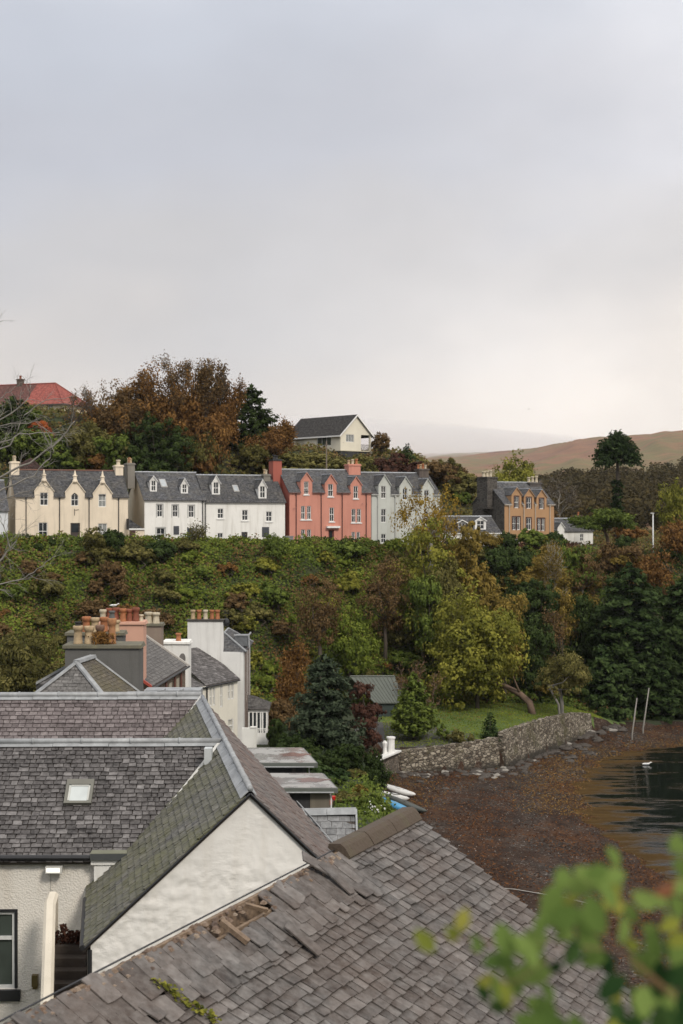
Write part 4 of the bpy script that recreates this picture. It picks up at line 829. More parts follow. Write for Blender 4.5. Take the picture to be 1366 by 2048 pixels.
# sarking under the slates
b = MB(); o_ = -nL*.03-rd*.05; b.prism([B1+o_, B2+o_, B2+PL*4.7+o_, B1+PL*4.7+o_], -nL*.05); b.build('sarking', SHEATH, root)
Epx = hit(670, 1697, B1, nR); dE = Epx-B1; sE, wE = dE.dot(rd), dE.dot(PR_)
b = MB(); o_ = -nR*.03-rd*.05; b.prism([B1+o_, B2+o_, Epx+o_, B1+rd*sE*.0+PR_*wE*1.25+o_], -nR*.05); b.build('sarking', SHEATH, root)
slates(root, B1-rd*.07, rd, PL, rowlist(.18, .185, 24), lambda w: 0, lambda w: LS+.07, .26, .185, S_MOSS, 3, skew=.004, th=.022, gp=.016)
lineR = lambda s, w: (w/wE) < (LS-s)/(LS-sE)+.0 if s > sE else w < wE*1.2
slates(root, B1-rd*.07, rd, PR_, rowlist(.18, .185, 26), lambda w: 0, lambda w: LS, .23, .185, S_BRWN, 4, inside=lambda s, w: (w/wE) < (LS-s)/(LS-sE), skew=.004, th=.02, gp=.014)
n_ = Vector((0, 0, 1)); strip(root, [B1-rd*.07, B2], .24, PL, LEADP, 'lead_flashing', nL, seam=1.1); strip(root, [B1-rd*.07, B2], .14, PR_, LEADP, 'lead_flashing', nR, seam=1.1); ridge_roll(root, B1-rd*.07+n_*.07, B2+n_*.07, .065, LEADP, 1.1)
b = MB(); b.tube([EL-rd*.1-n_*.02-pd*.05, EL+rd*3.6-n_*.02-pd*.05], .06, 8); b.tube([B1-rd*.085+nL*.0-n_*.03, EL-rd*.085-n_*.03], .028, 6); b.tube([B1-rd*.085-n_*.03, B1-rd*.085+PR_*wE*1.15-n_*.03], .03, 6); b.build('gutter', BLK, root)
b = MB(); q = EL-rd*.02+pd*.1; b.tube([q-n_*.1, q-n_*2.0+rd*0, (q.x, q.y, gz)], .05, 8); b.build('downpipe', BLK, root)
# lead edge with dark patches on the right slope
e0 = hit(598, 1612, B1, nR); strip(root, [Epx, e0], .16, -PR_, LEADP, 'lead_flashing', nR, seam=.8, lift=.05)
dd = (e0-Epx).normalized()
for k in (.9, 1.5): b = MB(); p0 = Epx+dd*k-PR_*.3+nR*.05; b.prism([p0, p0+dd*.35, p0+dd*.35-PR_*.0+PR_*.14, p0+PR_*.14], nR*.02); b.build('patch', BLK, root)
# wing C (front) and wing D (rear): ridges nearly square to the view
ca = R(1.2); cu = Vector((math.cos(ca), math.sin(ca), 0)); cq = Vector((math.sin(ca), -math.cos(ca), 0)); pit = math.tan(R(41)); CD = (cq-n_*pit).normalized(); nC = cu.cross(CD); nC = nC if nC.z > 0 else -nC
C1 = at(437, 1487, 36.6); q_ = hit(0, 1724, C1, nC); wC = (q_-C1).dot(CD); runC = wC*cq.dot(CD); uL = -8.5
vA = hit(437, 1490, C1, nC); vB = hit(272, 1700, C1, nC); a0, a1 = (vA-C1).dot(cu), (vA-C1).dot(CD); b0, b1 = (vB-C1).dot(cu), (vB-C1).dot(CD)
vu = lambda w: a0+(b0-a0)*(w-a1)/(b1-a1)
b = MB(); o_ = -nC*.03; b.prism([C1+cu*uL+o_, C1+cu*a0+o_, C1+cu*vu(wC)+CD*wC+o_, C1+cu*uL+CD*wC+o_], -nC*.06); b.build('sarking', SHEATH, root)
slates(root, C1, cu, CD, rowlist(.10, (wC-.08)/26, 26), lambda w: uL, vu, .205, .135, S_GREY, 6, skew=.012, th=.020, gp=.014, tintf=lambda u, w: .18*noise.noise(Vector((u*1.2, w*2, 4))))
b = MB(); b.face([C1+cu*uL, C1+cu*a0, C1+cu*a0-cq*3-n_*2.6, C1+cu*uL-cq*3-n_*2.6]); b.build('roof', S_GREY, root)
strip(root, [C1+cu*uL, C1+cu*(a0+.05)], .13, CD, LEADP, 'lead_flashing', nC, seam=1.25); ridge_roll(root, C1+cu*uL+n_*.07, C1+cu*(a0+.08)+n_*.07, .075, LEADP, 1.25)
# pale fillet down the valley, broken half way
va, vb_ = C1+cu*vu(.1)+CD*.1, C1+cu*vu(wC*.60)+CD*wC*.60; vc_, vd_ = C1+cu*(vu(wC*.66)+.06)+CD*wC*.66, C1+cu*(vu(wC*.93)+.06)+CD*wC*.93
FIL = m_paint('pale mortar fillet', (.55, .54, .51), .8); strip(root, [va, vb_], .085, cu, FIL, 'valley_fillet', nC, lift=.09, th=.05); strip(root, [vc_, vd_], .085, cu, FIL, 'valley_fillet', nC, lift=.09, th=.05)
b = MB(); p0 = at(409, 1528, 35.7); p1 = at(424, 1500, 35.7); b.box(p0.x, p1.x, 35.6, 35.9, p0.z, p1.z+.05); b.build('vent_box', m_paint('pale grey box', (.50, .52, .52), .5), root)
# wall of wing C with window
cw = C1+cq*(runC-.22); W0 = Vector((cw.x, cw.y, 0)); fC = lambda q: W0+cu*q[0]-cq*q[1]+Vector((0, 0, q[2]))
def pxC(x, y, v=0.0): P = hit(x, y, W0-cq*v, cq); d = P-(W0); return d.dot(cu), P.z
zc = q_.z+.12; u0, z1 = pxC(-60, 1822); u1, z0 = pxC(33, 1978); uR = pxC(300, 1800)[0]; b = MB(fC); b.holed([(uL, gz), (uR, gz), (uR, zc), (uL, zc)], [[(u0, z0), (u1, z0), (u1, z1), (u0, z1)]], lambda a, c: (a, 0, c))
for p_, q2 in (((u0, z0), (u1, z0)), ((u1, z0), (u1, z1)), ((u1, z1), (u0, z1))): b.face([(p_[0], 0, p_[1]), (q2[0], 0, q2[1]), (q2[0], .16, q2[1]), (p_[0], .16, p_[1])])
b.build('harled_wall', HARL, root)
w_ = window(root, fC, u0, z0, u1-.045, z1-.03, v=.09, bars=0, rail=False, m=m_paint('white upvc', (.62, .62, .60), .35), glass=m_glass('obscured glass', (.045, .055, .048), .25))
b = MB(fC); zm = pxC(0, 1876)[1]; b.box(u0+.07, u1-.12, .03, .09, zm-.05, zm+.03); b.build('transom', m_paint('white upvc', (.62, .62, .60), .35), w_)
b = MB(fC); b.box(u1-.043, u1+.03, -.012, .10, z0+.02, z1+.04); b.box(u0, u1-.045, -.012, .10, z1-.028, z1+.04); b.build('window_surround', BLK, root)
b = MB(fC); zs_ = pxC(0, 2000)[1]; b.box(u0-.1, u1+.10, -.10, .08, zs_, z0-.003); b.build('sill', BLK, root)
b = MB(fC); b.box(uL, pxC(188, 1725)[0], -.16, -.003, zc-.20, zc-.02); b.tube([(uL, -.24, zc-.0), (pxC(186, 1725)[0], -.24, zc-.02)], .065, 8); b.build('gutter', BLK, root)
# fluorescent lamp under the eave, lit
lt = MT('lit tube'); lt.b.inputs['Emission Color'].default_value = (1, .93, .82, 1); lt.b.inputs['Emission Strength'].default_value = .9; lt.col((.8, .8, .78))
u0, z1 = pxC(95, 1728); u1, z0 = pxC(128, 1741); b = MB(fC); b.box(u0, u1, -.30, -.165, z0, z1); o = b.build('bulkhead_lamp', m_paint('lamp housing', (.55, .54, .50), .5), root); b = MB(fC); b.box(u0+.03, u1-.05, -.31, -.302, z0+.03, z1-.03); b.build('lamp_tube', lt.m, o)
b = MB(fC); uq, zq = pxC(101, 1742); b.tube([(uq, -.012, zq), (uq+.01, -.012, zq-.6), (uq-.01, -.012, zq-1.0)], .007, 4); b.build('cable', m_paint('cable', (.45, .43, .38), .6), root)
u0, z1 = pxC(65, 1948); u1, z0 = pxC(77, 1976); b = MB(fC); b.box(u0, u1, -.12, -.003, z0+.06, z1); b.box(u0+.02, u1-.02, -.10, -.003, z0, z0+.057); o = b.build('wall_lamp', m_paint('brass lantern', (.16, .12, .05), .4, .5), root)
b = MB(fC); b.tube([(u0+.05, -.012, z0+.02), (u0-.12, -.012, z0-.05), (u0-.45, -.012, z0-.06)], .007, 4); b.build('cable', m_paint('cable', (.45, .43, .38), .6), root)
# roof light
k0 = hit(131, 1576, C1, nC); k1 = hit(181, 1576, C1, nC); k2 = hit(183, 1612, C1, nC); k3 = hit(128, 1612, C1, nC)
u_a, u_b = (k3-C1).dot(cu), (k2-C1).dot(cu); w_a, w_b = (k0-C1).dot(CD)-.18, (k2-C1).dot(CD); fr = lambda q: C1+cu*q[0]+CD*q[1]+nC*q[2]
b = MB(fr); t = .07
for x in ((u_a, u_b, w_a, w_a+.16), (u_a, u_b, w_b-.07, w_b), (u_a, u_a+t, w_a+.16, w_b-.07), (u_b-t, u_b, w_a+.16, w_b-.07)): b.box(x[0], x[1], x[2], x[3], .02, .13)
sk_ = b.build('skylight', m_paint('grey green skylight frame', (.15, .145, .12), .5), root); b = MB(fr); b.box(u_a+t, u_b-t, w_a+.16, w_b-.07, .06, .095); b.build('pane', m_glass('pale skylight glass', (.45, .48, .47), .15), sk_)
b = MB(fr); t2 = .12; b.box(u_a+t+.005, u_a+t2, w_a+.2, w_b-.1, .096, .112); b.box(u_b-t2, u_b-t-.005, w_a+.2, w_b-.1, .096, .112); b.box(u_a+t2, u_b-t2, w_a+.165, w_a+.2, .096, .112); b.build('sash', m_paint('pale skylight sash', (.5, .5, .46), .5), sk_)
# small flat roofed stair head in the corner
f0, zt = pxC(180, 1707, -.35); f1 = pxC(283, 1707, -.35)[0]; zt = at(180, 1707, (fC((f0, -.35, 0))).y).z
b = MB(fC); b.box(f0, f1+.05, -.35, .85, zt-.17, zt); b.build('flat_roof', m_paint('mossy felt', (.20, .20, .145), .5), root); b = MB(fC); b.box(f0+.01, f1+.05, -.37, -.351, zt-.16, zt-.01); b.build('fascia', m_paint('grey fascia', (.07, .075, .075), .5), root)
g0, z0 = pxC(188, 1786, -.25); b = MB(fC); b.box(g0, f1+.3, -.25, .8, zt-1.6, zt-.172); b.build('stair_head_wall', HARLF, root); b = MB(fC); b.box(g0-.07, f1, -.29, -.252, zt-.29, zt-.175); b.build('trim', HARLF, root)
rng = np.random.default_rng(4); p = fC((f1-.12, .55, zt+.03)); P = np.array(p)+rng.normal(size=(260, 3))*[.12, .05, .035]; me = quads_mesh('moss_tuft', leaf_quads(P, rng.normal(size=P.shape), .05, rng, 1.6)-np.array(wloc(root)), rng.random(260), LPC('bright')); link('moss_tuft', me, root)
# rear wing D
D1 = at(402, 1393, 45.2); wD = 3.9; uLD = -12; nD = nC
b = MB(); b.prism([D1+cu*uLD-nD*.03, D1-nD*.03, D1+CD*wD-nD*.03-cu*1.6, D1+cu*uLD+CD*wD-nD*.03], -nD*.06); b.build('sarking', SHEATH, root)
v1 = hit(343, 1478, D1, nD); sV = (v1-D1).dot(cu)/(v1-D1).dot(CD)
slates(root, D1, cu, CD, rowlist(.12, .165, 19), lambda w: uLD, lambda w: sV*w, .24, .165, S_PURP, 8, skew=.004, th=.020, gp=.014, wv=.25, tintf=lambda u, w: .2*noise.noise(Vector((u*.8, w*.5, 2))))
strip(root, [D1+cu*uLD, D1+cu*.05], .16, CD, LEADP, 'lead_flashing', nD, seam=1.25); ridge_roll(root, D1+cu*uLD+n_*.07, D1+n_*.07, .085, LEADP, 1.25)
strip(root, [D1+CD*.05, D1+cu*sV*3.2+CD*3.2], .07, cu, FIL, 'valley_fillet', nD, lift=.08, th=.05)
b = MB(); b.face([D1+cu*uLD, D1, D1-cq*3-n_*2.6, D1+cu*uLD-cq*3-n_*2.6]); b.face([D1+cu*uLD-cq*3-n_*2.7, D1-cq*3-n_*2.7, D1-cq*3-n_*9, D1+cu*uLD-cq*3-n_*9]); b.build('rear_roof', S_PURP, root)
# outside stair beside the gable
so0, st0 = pxC(108, 1805); root2 = empty('stair_parapet', fC((so0, -.1, 9)), 'tall narrow cream harled stair wall leaning out from the white building', 'wall')
P0 = at(106, 1790, 33.0); P1 = at(92, 2060, 28.9); b = MB(); tck = .24; top = [P0, P0+n_*-.12+Vector((0, -.35, 0)), P1]
for a, c in zip(top[:-1], top[1:]): b.hexa([(a.x-tck/2, a.y, 8.5), (a.x+tck/2, a.y, 8.5), (c.x+tck/2, c.y, 8.5), (c.x-tck/2, c.y, 8.5)][::1], [(a.x-tck/2, a.y, a.z), (a.x+tck/2, a.y, a.z), (c.x+tck/2, c.y, c.z), (c.x-tck/2, c.y, c.z)])
b.build('parapet', m_harl('cream harl parapet', (.60, .53, .42)), root2); b = MB(); [b.hexa([a-Vector((tck*.56, 0, .003-.01)), a+Vector((tck*.56, 0, .01)), c+Vector((tck*.56, 0, .01)), c-Vector((tck*.56, 0, -.01))], [a-Vector((tck*.3, 0, -.08)), a+Vector((tck*.3, 0, .08)), c+Vector((tck*.3, 0, .08)), c-Vector((tck*.3, 0, -.08))]) for a, c in zip(top[:-1], top[1:])]; b.build('coping', m_wall('cream coping', (.62, .56, .46), bump=.5), root2)
root3 = empty('stone_stairs', at(136, 2000, 32), 'dark wet stone steps in the gap between the harled wall and the gable', 'stairs'); STN = m_wall('dark wet stone', (.055, .042, .035), (.02, .02, .015), .6, .6, 12)
for i in range(10):
    Yb_ = 32.75-.30*i; zt = 14.1-.19*i; x0 = (109-683)/F*Yb_; x1 = (176-683)/F*Yb_; b = MB(); b.box(x0, x1, Yb_-.32, Yb_+(.4 if i == 0 else 0), zt-.6, zt); b.build('step', STN, root3)
rng = np.random.default_rng(6); pr = empty('weed', at(137, 1885, 32.6), 'dark leafy weed growing on the top stone step', 'weed'); n = 700; tt = rng.random(n); bx = rng.choice([-.33, -.12, .05, .22, .3], n); P = np.stack([bx+rng.normal(size=n)*.05, rng.normal(size=n)*.06, tt*np.where(np.abs(bx+.12) < .01, .42, .25)], 1); link('leaves', quads_mesh('leaves', leaf_quads(P, rng.normal(size=P.shape), .055, rng, 1.8), rng.random(n)*.6, LPC('maroon')), pr)
# --- foreground ruined roof
A1 = at(820, 1630, 20); ar = Vector((-.416, -.909, 0)).normalized(); ah = Vector((-ar.y, ar.x, 0)); ah = ah if ah.x > 0 else -ah; AD = (ah-n_*.6727).normalized(); nA = ar.cross(AD); nA = nA if nA.z > 0 else -nA
rootA = empty('ruined_outbuilding', (A1.x, A1.y, 12), 'nearest slate roof with broken ridge, slipped slates and exposed timber', 'outbuilding')
gap_ = lambda u: .04+.085*max(0, 1-((u-5.35)/1.05)**2)**.7*(1 if 4.3 < u < 6.4 else 0)+.03*max(0, 1-abs(u-3.1)/.25)+.05*abs(noise.noise(Vector((u*2.2, 0, 0))))
fA = lambda q: A1+ar*q[0]+AD*q[1]+nA*q[2]
b = MB(fA); b.box(.02, 17, .30, 8.6, -.12, -.035); b.build('sarking', SHEATH, rootA)
rows = [.07+.148*i+.0002*i*i for i in range(54)]
RW = random.Random(12)
slates(rootA, A1, ar, AD, rows, lambda w: -.05+.02*math.sin(w*9), lambda w: 16.5, .185, .15, S_RUIN, 21, inside=lambda u, w: w > .60 or u < 2.4, skew=.012, wv=.40, th=.020, gp=.013)
# the slipped top courses, longer and askew
b = MB(fA)
for (w0, w1, jit, ss) in ((.44, .72, .02, 1), (.20, .54, .03, 2), (-.02, .34, .045, 3)):
    u = 2.36
    rr = random.Random(ss)
    while u < 16:
        wd = rr.uniform(.15, .27); x0, x1 = u, u+wd-.012; u += wd; uc = (x0+x1)/2; g0 = gap_(uc)
        if ss == 3 and (g0 > .11): continue
        if ss == 2 and g0 > .12 and rr.random() < .12: continue
        if uc < 2.3: jit_ = .012
        else: jit_ = jit
        a = rr.gauss(0, jit_); sh_ = rr.gauss(.02, .03)+(g0-.05)*(.7 if ss == 3 else .3); h = .020+rr.random()*.018+(.04 if rr.random() < .08 else 0); Lw = (w1-w0)*rr.uniform(.88, 1.12); b.tint = min(1, max(0, rr.gauss(.5, .25)))
        ca_, sa_ = math.cos(a), math.sin(a); c0 = (uc, w0+sh_+Lw/2); pts = []
        for (pu, pw) in ((-wd/2, -Lw/2*rr.uniform(.8, 1)), (-wd*.2, -Lw/2), (wd/2-.012, -Lw/2*rr.uniform(.85, 1)), (wd/2-.012, Lw/2*rr.uniform(.9, 1)), (wd*.1, Lw/2), (-wd/2, Lw/2*rr.uniform(.82, 1))):
            pts.append((c0[0]+pu*ca_-pw*sa_, c0[1]+pu*sa_+pw*ca_, h*(.35 if pw < 0 else 1)+(.01*(3-ss))))
        lo = [b.p((q[0], q[1], q[2]-.015)) for q in pts]; up_ = [b.p(q) for q in pts]; b.idx(up_); b.idx(lo[::-1])
        for i in range(6): j = (i+1) % 6; b.idx([lo[i], lo[j], up_[j], up_[i]])
b.build('slipped_slates', S_RUIN, rootA)
# single stray slates lying on the roof
for (x, y, a, L_, wd) in ((665, 1765, .0, .55, .17), (628, 1740, .5, .45, .2), (598, 1888, .1, .5, .17)):
    b = MB(fA); P = hit(x, y, A1, nA); d = P-A1; u, w = d.dot(ar), d.dot(AD); ca_, sa_ = math.cos(a), math.sin(a); b.tint = .45+.2*a; pts = [(u+pu*ca_-pw*sa_, w+pu*sa_+pw*ca_, .085+.02*(pw < 0)) for pu, pw in ((-wd/2, -L_/2), (wd/2, -L_/2*.9), (wd/2, L_/2), (-wd*.1, L_/2*1.05), (-wd/2, L_/2*.85))]
    lo = [b.p((q[0], q[1], q[2]-.018)) for q in pts]; up_ = [b.p(q) for q in pts]; b.idx(up_)
    for i in range(5): j = (i+1) % 5; b.idx([lo[i], lo[j], up_[j], up_[i]])
    b.build('loose_slate', S_RUIN, rootA)
b = MB(fA)
for i in range(3): a, c = [-.06, .86, 1.66][i], [.85, 1.65, 2.42][i]; b.prism([(a, .17, .0), (a, .165, .05), (a, .03, .10), (a, -.04, .10), (a, -.16, .0), (a, -.15, -.05), (a, .0, -.06)], (c-a-.012, 0, .004*(i-1)))
b.build('ridge_stone', MOSSY, rootA)
fT = lambda q: A1+ar*q[0]+ah*q[1]+n_*q[2]
b = MB(fT); b.box(2.4, 16, -.035, .012, -.34, -.0); b.build('ridge_board', TIM, rootA); b = MB(fT); b.prism([(2.4, -.10, .0), (2.4, -.05, .02), (2.4, -.05, .03), (2.4, -.105, .01)], (13.5, 0, 0)); b.build('felt_edge', m_paint('black felt', (.03, .03, .032), .7), rootA)
b = MB(fT)
for (u0, u1, s0, s1, z0, z1) in ((4.2, 6.5, .16, .20, -.36, -.14), (4.95, 5.0, .01, .26, -.32, -.20), (5.75, 5.80, .01, .25, -.32, -.20)): b.box(u0, u1, s0, s1, z0, z1)
b.build('rafter', TIM, rootA)
for (x, y, a, L_, w_1) in ((462, 1898, .12, .36, .075), (505, 1850, .9, .3, .035)):
    b = MB(fA); P = hit(x, y-24, A1, nA); d = P-A1; u, w = d.dot(ar), d.dot(AD); ca_, sa_ = math.cos(a), math.sin(a); q = [(u+pu*ca_-pw*sa_, w+pu*sa_+pw*ca_) for pu, pw in ((-w_1/2, -L_/2), (w_1/2, -L_/2), (w_1/2*.9, L_/2), (-w_1/2, L_/2))]; b.hexa([(a_, c_, .05) for a_, c_ in q], [(a_, c_, .10) for a_, c_ in q]); b.build('broken_plank', TIM, rootA)
rr = random.Random(5); b = MB(fT)
for i in range(420):
    u = rr.uniform(2.4, 13); s_ = rr.gauss(.03, .05)+(gap_(u)-.05)*rr.random(); c = (u, s_, -.02-.62*abs(s_)+rr.random()*.02-(.12 if gap_(u) > .2 else 0)); e = rr.uniform(.008, .035); a_ = rr.uniform(-.02, .02); b.tint = rr.random(); b.hexa([(c[0]-e, c[1]-e, c[2]), (c[0]+e, c[1]-e+a_, c[2]), (c[0]+e, c[1]+e, c[2]), (c[0]-e, c[1]+e, c[2])], [(c[0]-e*.7, c[1]-e*.5, c[2]+e), (c[0]+e*.5, c[1]-e*.7, c[2]+e*.8), (c[0]+e*.6, c[1]+e*.6, c[2]+e), (c[0]-e*.8, c[1]+e*.6, c[2]+e*.7)])
tag(b.build('rubble', m_slate('rubble bits', (.10, .06, .04), (.22, .13, .075), (.36, .27, .19)), rootA), kind='stuff')
b = MB(fA); b.prism([(-.04, .1, -.14), (-.04, 8.4, -.14), (-.04, 8.4, -.03), (-.04, .1, -.03)], (.05, 0, 0)); b.build('verge_board', SHEATH, rootA)
b = MB(); e = A1+AD*8.2; g1 = A1-ah*3-n_*2; b.face([A1-n_*.15, e-n_*.15, (e.x, e.y, 9), (g1.x, g1.y, 9), g1]); b.build('gable_wall', STC, rootA)
b = MB(); b.face([A1-n_*.1+ar*0, A1-n_*.1+ar*16, A1+ar*16-ah*3-n_*2.2, g1-n_*.2]); b.build('back_roof', S_RUIN, rootA)
b = MB(); g2 = A1-ah*2.9-n_*2.2; b.face([g2, g2+ar*16, (g2+ar*16)-n_*6, g2-n_*6]); b.build('back_wall', STC, rootA)
# creeper trailing over the slates
P = []; pts = [(303, 1968), (330, 1985), (360, 2010), (385, 2022), (405, 2035), (428, 2052)]; rng = np.random.default_rng(3); vp = [hit(x, y, A1, nA)+nA*.06 for x, y in pts]; b = MB(); b.tube(vp, .006, 4); rc = empty('creeper', vp[0], 'thin yellow green creeper trailing over the nearest slate roof', 'creeper'); b.build('stem', BRR0, rc)
for a, c in zip(vp[:-1], vp[1:]):
    for k in range(26): P.append(np.array(a.lerp(c, rng.random()))+rng.normal(size=3)*[.03, .03, .012])
P = np.array(P)-np.array(wloc(rc)); link('leaves', quads_mesh('leaves', leaf_quads(P, np.tile(np.array(nA), (len(P), 1)), .045, rng, 1.2, .2, .4), rng.random(len(P)), LPC('yellowgreen')), rc)
# --- small slate roof beside the gabled building
pitF = math.tan(R(40)); fD = (cq-n_*pitF).normalized(); nF = cu.cross(fD); nF = nF if nF.z > 0 else -nF; F1 = at(712, 1620, 40); F0 = at(596, 1622, 40)
rt = empty('lean_to', (F1.x-.8, F1.y, 9), 'small grey slate lean-to roof right of the lime washed gable', 'lean-to'); b = MB(); b.prism([F0-nF*.03, F1-nF*.03, F1+fD*2.6-nF*.03, F0+fD*2.6-nF*.03], -nF*.06); b.build('sarking', SHEATH, rt)
slates(rt, F0, cu, fD, rowlist(.16, .225, 10), lambda w: 0, lambda w: (F1-F0).dot(cu)+.012*w, .29, .225, m_slate('clean grey slates', (.15, .155, .16), (.22, .225, .23), (.32, .325, .33)), 31, skew=.006, wv=.15)
strip(rt, [F0, F1], .20, fD, LEADP, 'lead_flashing', nF, seam=.55); b = MB(); b.tube([F0+n_*.04, F1+n_*.04], .035, 8); b.build('ridge', LEADP, rt)
strip(rt, [F1-cu*.02, F1-cu*.02+fD*2.6], .05, cu, LEADP, 'verge', nF); b = MB(); q = F1-cu*.1; b.face([(F0.x, F0.y, 9), (q.x, q.y, 9), q, F0]); b.face([(q.x, q.y, 9), (q.x, q.y-2, 9), (q.x, q.y-2, q.z-1.7), (q.x, q.y, q.z)]); b.build('wall', HARLF, rt)
# --- flat roofed extensions
WETR = m_wetroof('wet lead flat roof')
def flatroof(label, x0, x1, yf, yb, Yf, wallm, extra):
    z = at(x0, yf, Yf).z; Yb2 = (H-z)*F/(yb-1024); X0 = (x0-683)/F*Yf-1.5; X1 = (x1-683)/F*Yf; Xb = (x1-28-683)/F*Yb2; r_ = empty('flat_roofed_extension', ((X0+X1)/2, Yf, hz((X0+X1)/2, Yf)), label, 'extension'); b = MB()
    b.prism([(X0, Yf, z-.02), (X1, Yf, z-.02), (Xb, Yb2, z-.02), (X0, Yb2, z-.02)], (0, 0, .02)); b.build('roof', WETR, r_); b = MB(); b.hexa([(X0-.05, Yf-.08, z-.26), (X1+.1, Yf-.08, z-.26), (Xb+.1, Yb2, z-.26), (X0, Yb2, z-.26)], [(X0-.05, Yf-.08, z-.023), (X1+.1, Yf-.08, z-.023), (Xb+.1, Yb2, z-.023), (X0, Yb2, z-.023)]); b.build('fascia', m_paint('grey green fascia', (.12, .13, .115), .5), r_)
    b = MB(); b.tube([(X0, Yf-.14, z-.22), (X1-.1, Yf-.14, z-.22)], .04, 6); b.build('gutter', LEADP, r_)
    gz_ = hz(X1, Yf)-.5; b = MB(); b.hexa([(X0, Yf+.3, gz_), (X1-.5, Yf+.3, gz_), (Xb-.5, Yb2, gz_), (X0, Yb2, gz_)], [(X0, Yf+.3, z-.262), (X1-.5, Yf+.3, z-.262), (Xb-.5, Yb2, z-.262), (X0, Yb2, z-.262)]); b.build('wall', wallm, r_)
    for (ax, cx, za, zb2, m, nm) in extra: b = MB(); b.box((ax-683)/F*Yf, (cx-683)/F*Yf, Yf+.24, Yf+.297, gz_, z-.27-za); b.build(nm, m, r_)
    # ponded water on the roof, its red reflection put into the colour
    b = MB(); c = Vector(((X0+X1)/2+.45*(X1-X0)*.5, (Yf+Yb2)/2, z+.006)); b.face([c+Vector((math.cos(a)*.8*(1+.3*math.sin(3*a+1)+.15*math.sin(7*a)), math.sin(a)*.6*(1+.25*math.sin(5*a)), 0)) for a in [i*.35 for i in range(18)]]); b.build('puddle', PUD, r_); return r_
PUD = m_paint('puddle with painted reflection', (.16, .10, .085), .12)
flatroof('flat roofed extension with mossy panel wall, the nearer of two wet roofs', 545, 672, 1575, 1546, 70, m_wall('dark panels', (.035, .035, .037)), [(620, 660, .0, 0, m_wall('tan panel', (.15, .13, .10)), 'panel'), (661, 664, 0, 0, WHT, 'downpipe')])
flatroof('farther flat roofed extension with dark glazed wall below', 508, 632, 1525, 1495, 76, m_wall('dark panels', (.035, .035, .037)), [(617, 619, 0, 0, WHT, 'downpipe')])
# car tail behind the extension
c0 = at(663, 1600, 84); cz = hz(c0.x, c0.y); rcar = empty('parked_car', (c0.x, c0.y, cz), 'dark parked car showing its red tail light beside the flat roofed extension', 'car'); fc, _, _, _ = frame(Vector((c0.x-2.3, c0.y, 0)), R(-8)); cz = c0.z-.95
sec = [(0, .35), (0, .75), (.25, .95), (.9, 1.0), (1.35, 1.42), (2.6, 1.45), (3.3, 1.05), (4.1, .92), (4.2, .4)]; sec = [(4.2-a, c) for a, c in sec][::-1]
b = MB(fc); b.prism([(a-1.9, 0, cz+c) for a, c in sec], (0, 1.7, 0)); b.build('body', m_paint('black car paint', (.02, .02, .022), .15), rcar)
for (a, v) in ((.8, -.02), (3.3, -.02), (.8, 1.5), (3.3, 1.5)): b = MB(fc); b.tube([(a-1.9, v, cz+.33), (a-1.9, v+.22, cz+.33)], .32, 14); b.build('wheel', BLK, rcar)
tl = m_paint('red tail lamp', (.55, .015, .01), .2)
for v in (-.02, 1.35): b = MB(fc); b.box(2.02, 2.33, v-.01, v+.36, cz+.72, cz+.93); b.build('tail_light', tl, rcar)
b = MB(fc); b.prism([(-.6, -.01, cz+1.05), (1.1, -.01, cz+1.02), (.65, -.01, cz+1.36), (-.35, -.01, cz+1.36)], (0, .01, 0)); b.build('side_window', GL, rcar)
# --- hipped roof, stacks and street of houses in the middle distance
r5 = empty('hipped_house', at(170, 1400, 57), 'house with mossy hipped slate roof edged in lead below the grey chimney', 'house'); A0 = at(153, 1326, 56); Lc = at(-72, 1498, 54); Rc = at(293, 1500, 53.5); zA = A0.z; Y1 = (H-zA)*F/(1315-1024); AR = at(186, 1315, Y1)
def plane_n(a, b_, c): n = (b_-a).cross(c-a).normalized(); return n if n.z > 0 else -n
n1 = plane_n(A0, Lc, Rc); n2 = plane_n(A0, AR, Rc); Rb = hit(272, 1380, A0, n2); Rb = AR+(Rb-AR)*1.25
def roofpoly(parent, pts, mat, seed, ex=.19, ww=.24, name='slates'):
    n = plane_n(*pts[:3]); D = (Vector((0, 0, -1))-n*(-n.z)).normalized(); U = n.cross(D).normalized(); O_ = pts[0]; pl = [((p-O_).dot(U), (p-O_).dot(D)) for p in pts]; w0 = min(q[1] for q in pl); w1 = max(q[1] for q in pl)
    def span(w):
        xs_ = []
        for i in range(len(pl)):
            a, c = pl[i], pl[(i+1) % len(pl)]
            if (a[1]-w)*(c[1]-w) < 0: xs_.append(a[0]+(c[0]-a[0])*(w-a[1])/(c[1]-a[1]))
        return (min(xs_), max(xs_)) if len(xs_) > 1 else (0, 0)
    b = MB(); b.prism([p-n*.03 for p in pts], -n*.05); b.build('sarking', SHEATH, parent)
    return slates(parent, O_, U, D, rowlist(w0+.02, ex, int((w1-w0-.03)/ex)), lambda w: span(w-ex*.3)[0], lambda w: span(w-ex*.3)[1], ww, ex, mat, seed, name=name, skew=.008)
roofpoly(r5, [A0, Lc, Rc], m_slate('pale worn slates', (.07, .066, .062), (.14, .132, .125), (.25, .24, .23)), 41, .15, .26); roofpoly(r5, [A0, Rc, Rb, AR], m_slate('brown mossy slates', (.055, .045, .035), (.085, .068, .05), (.14, .11, .075), (.11, .095, .04), .6), 42, .17, .22)
b = MB()
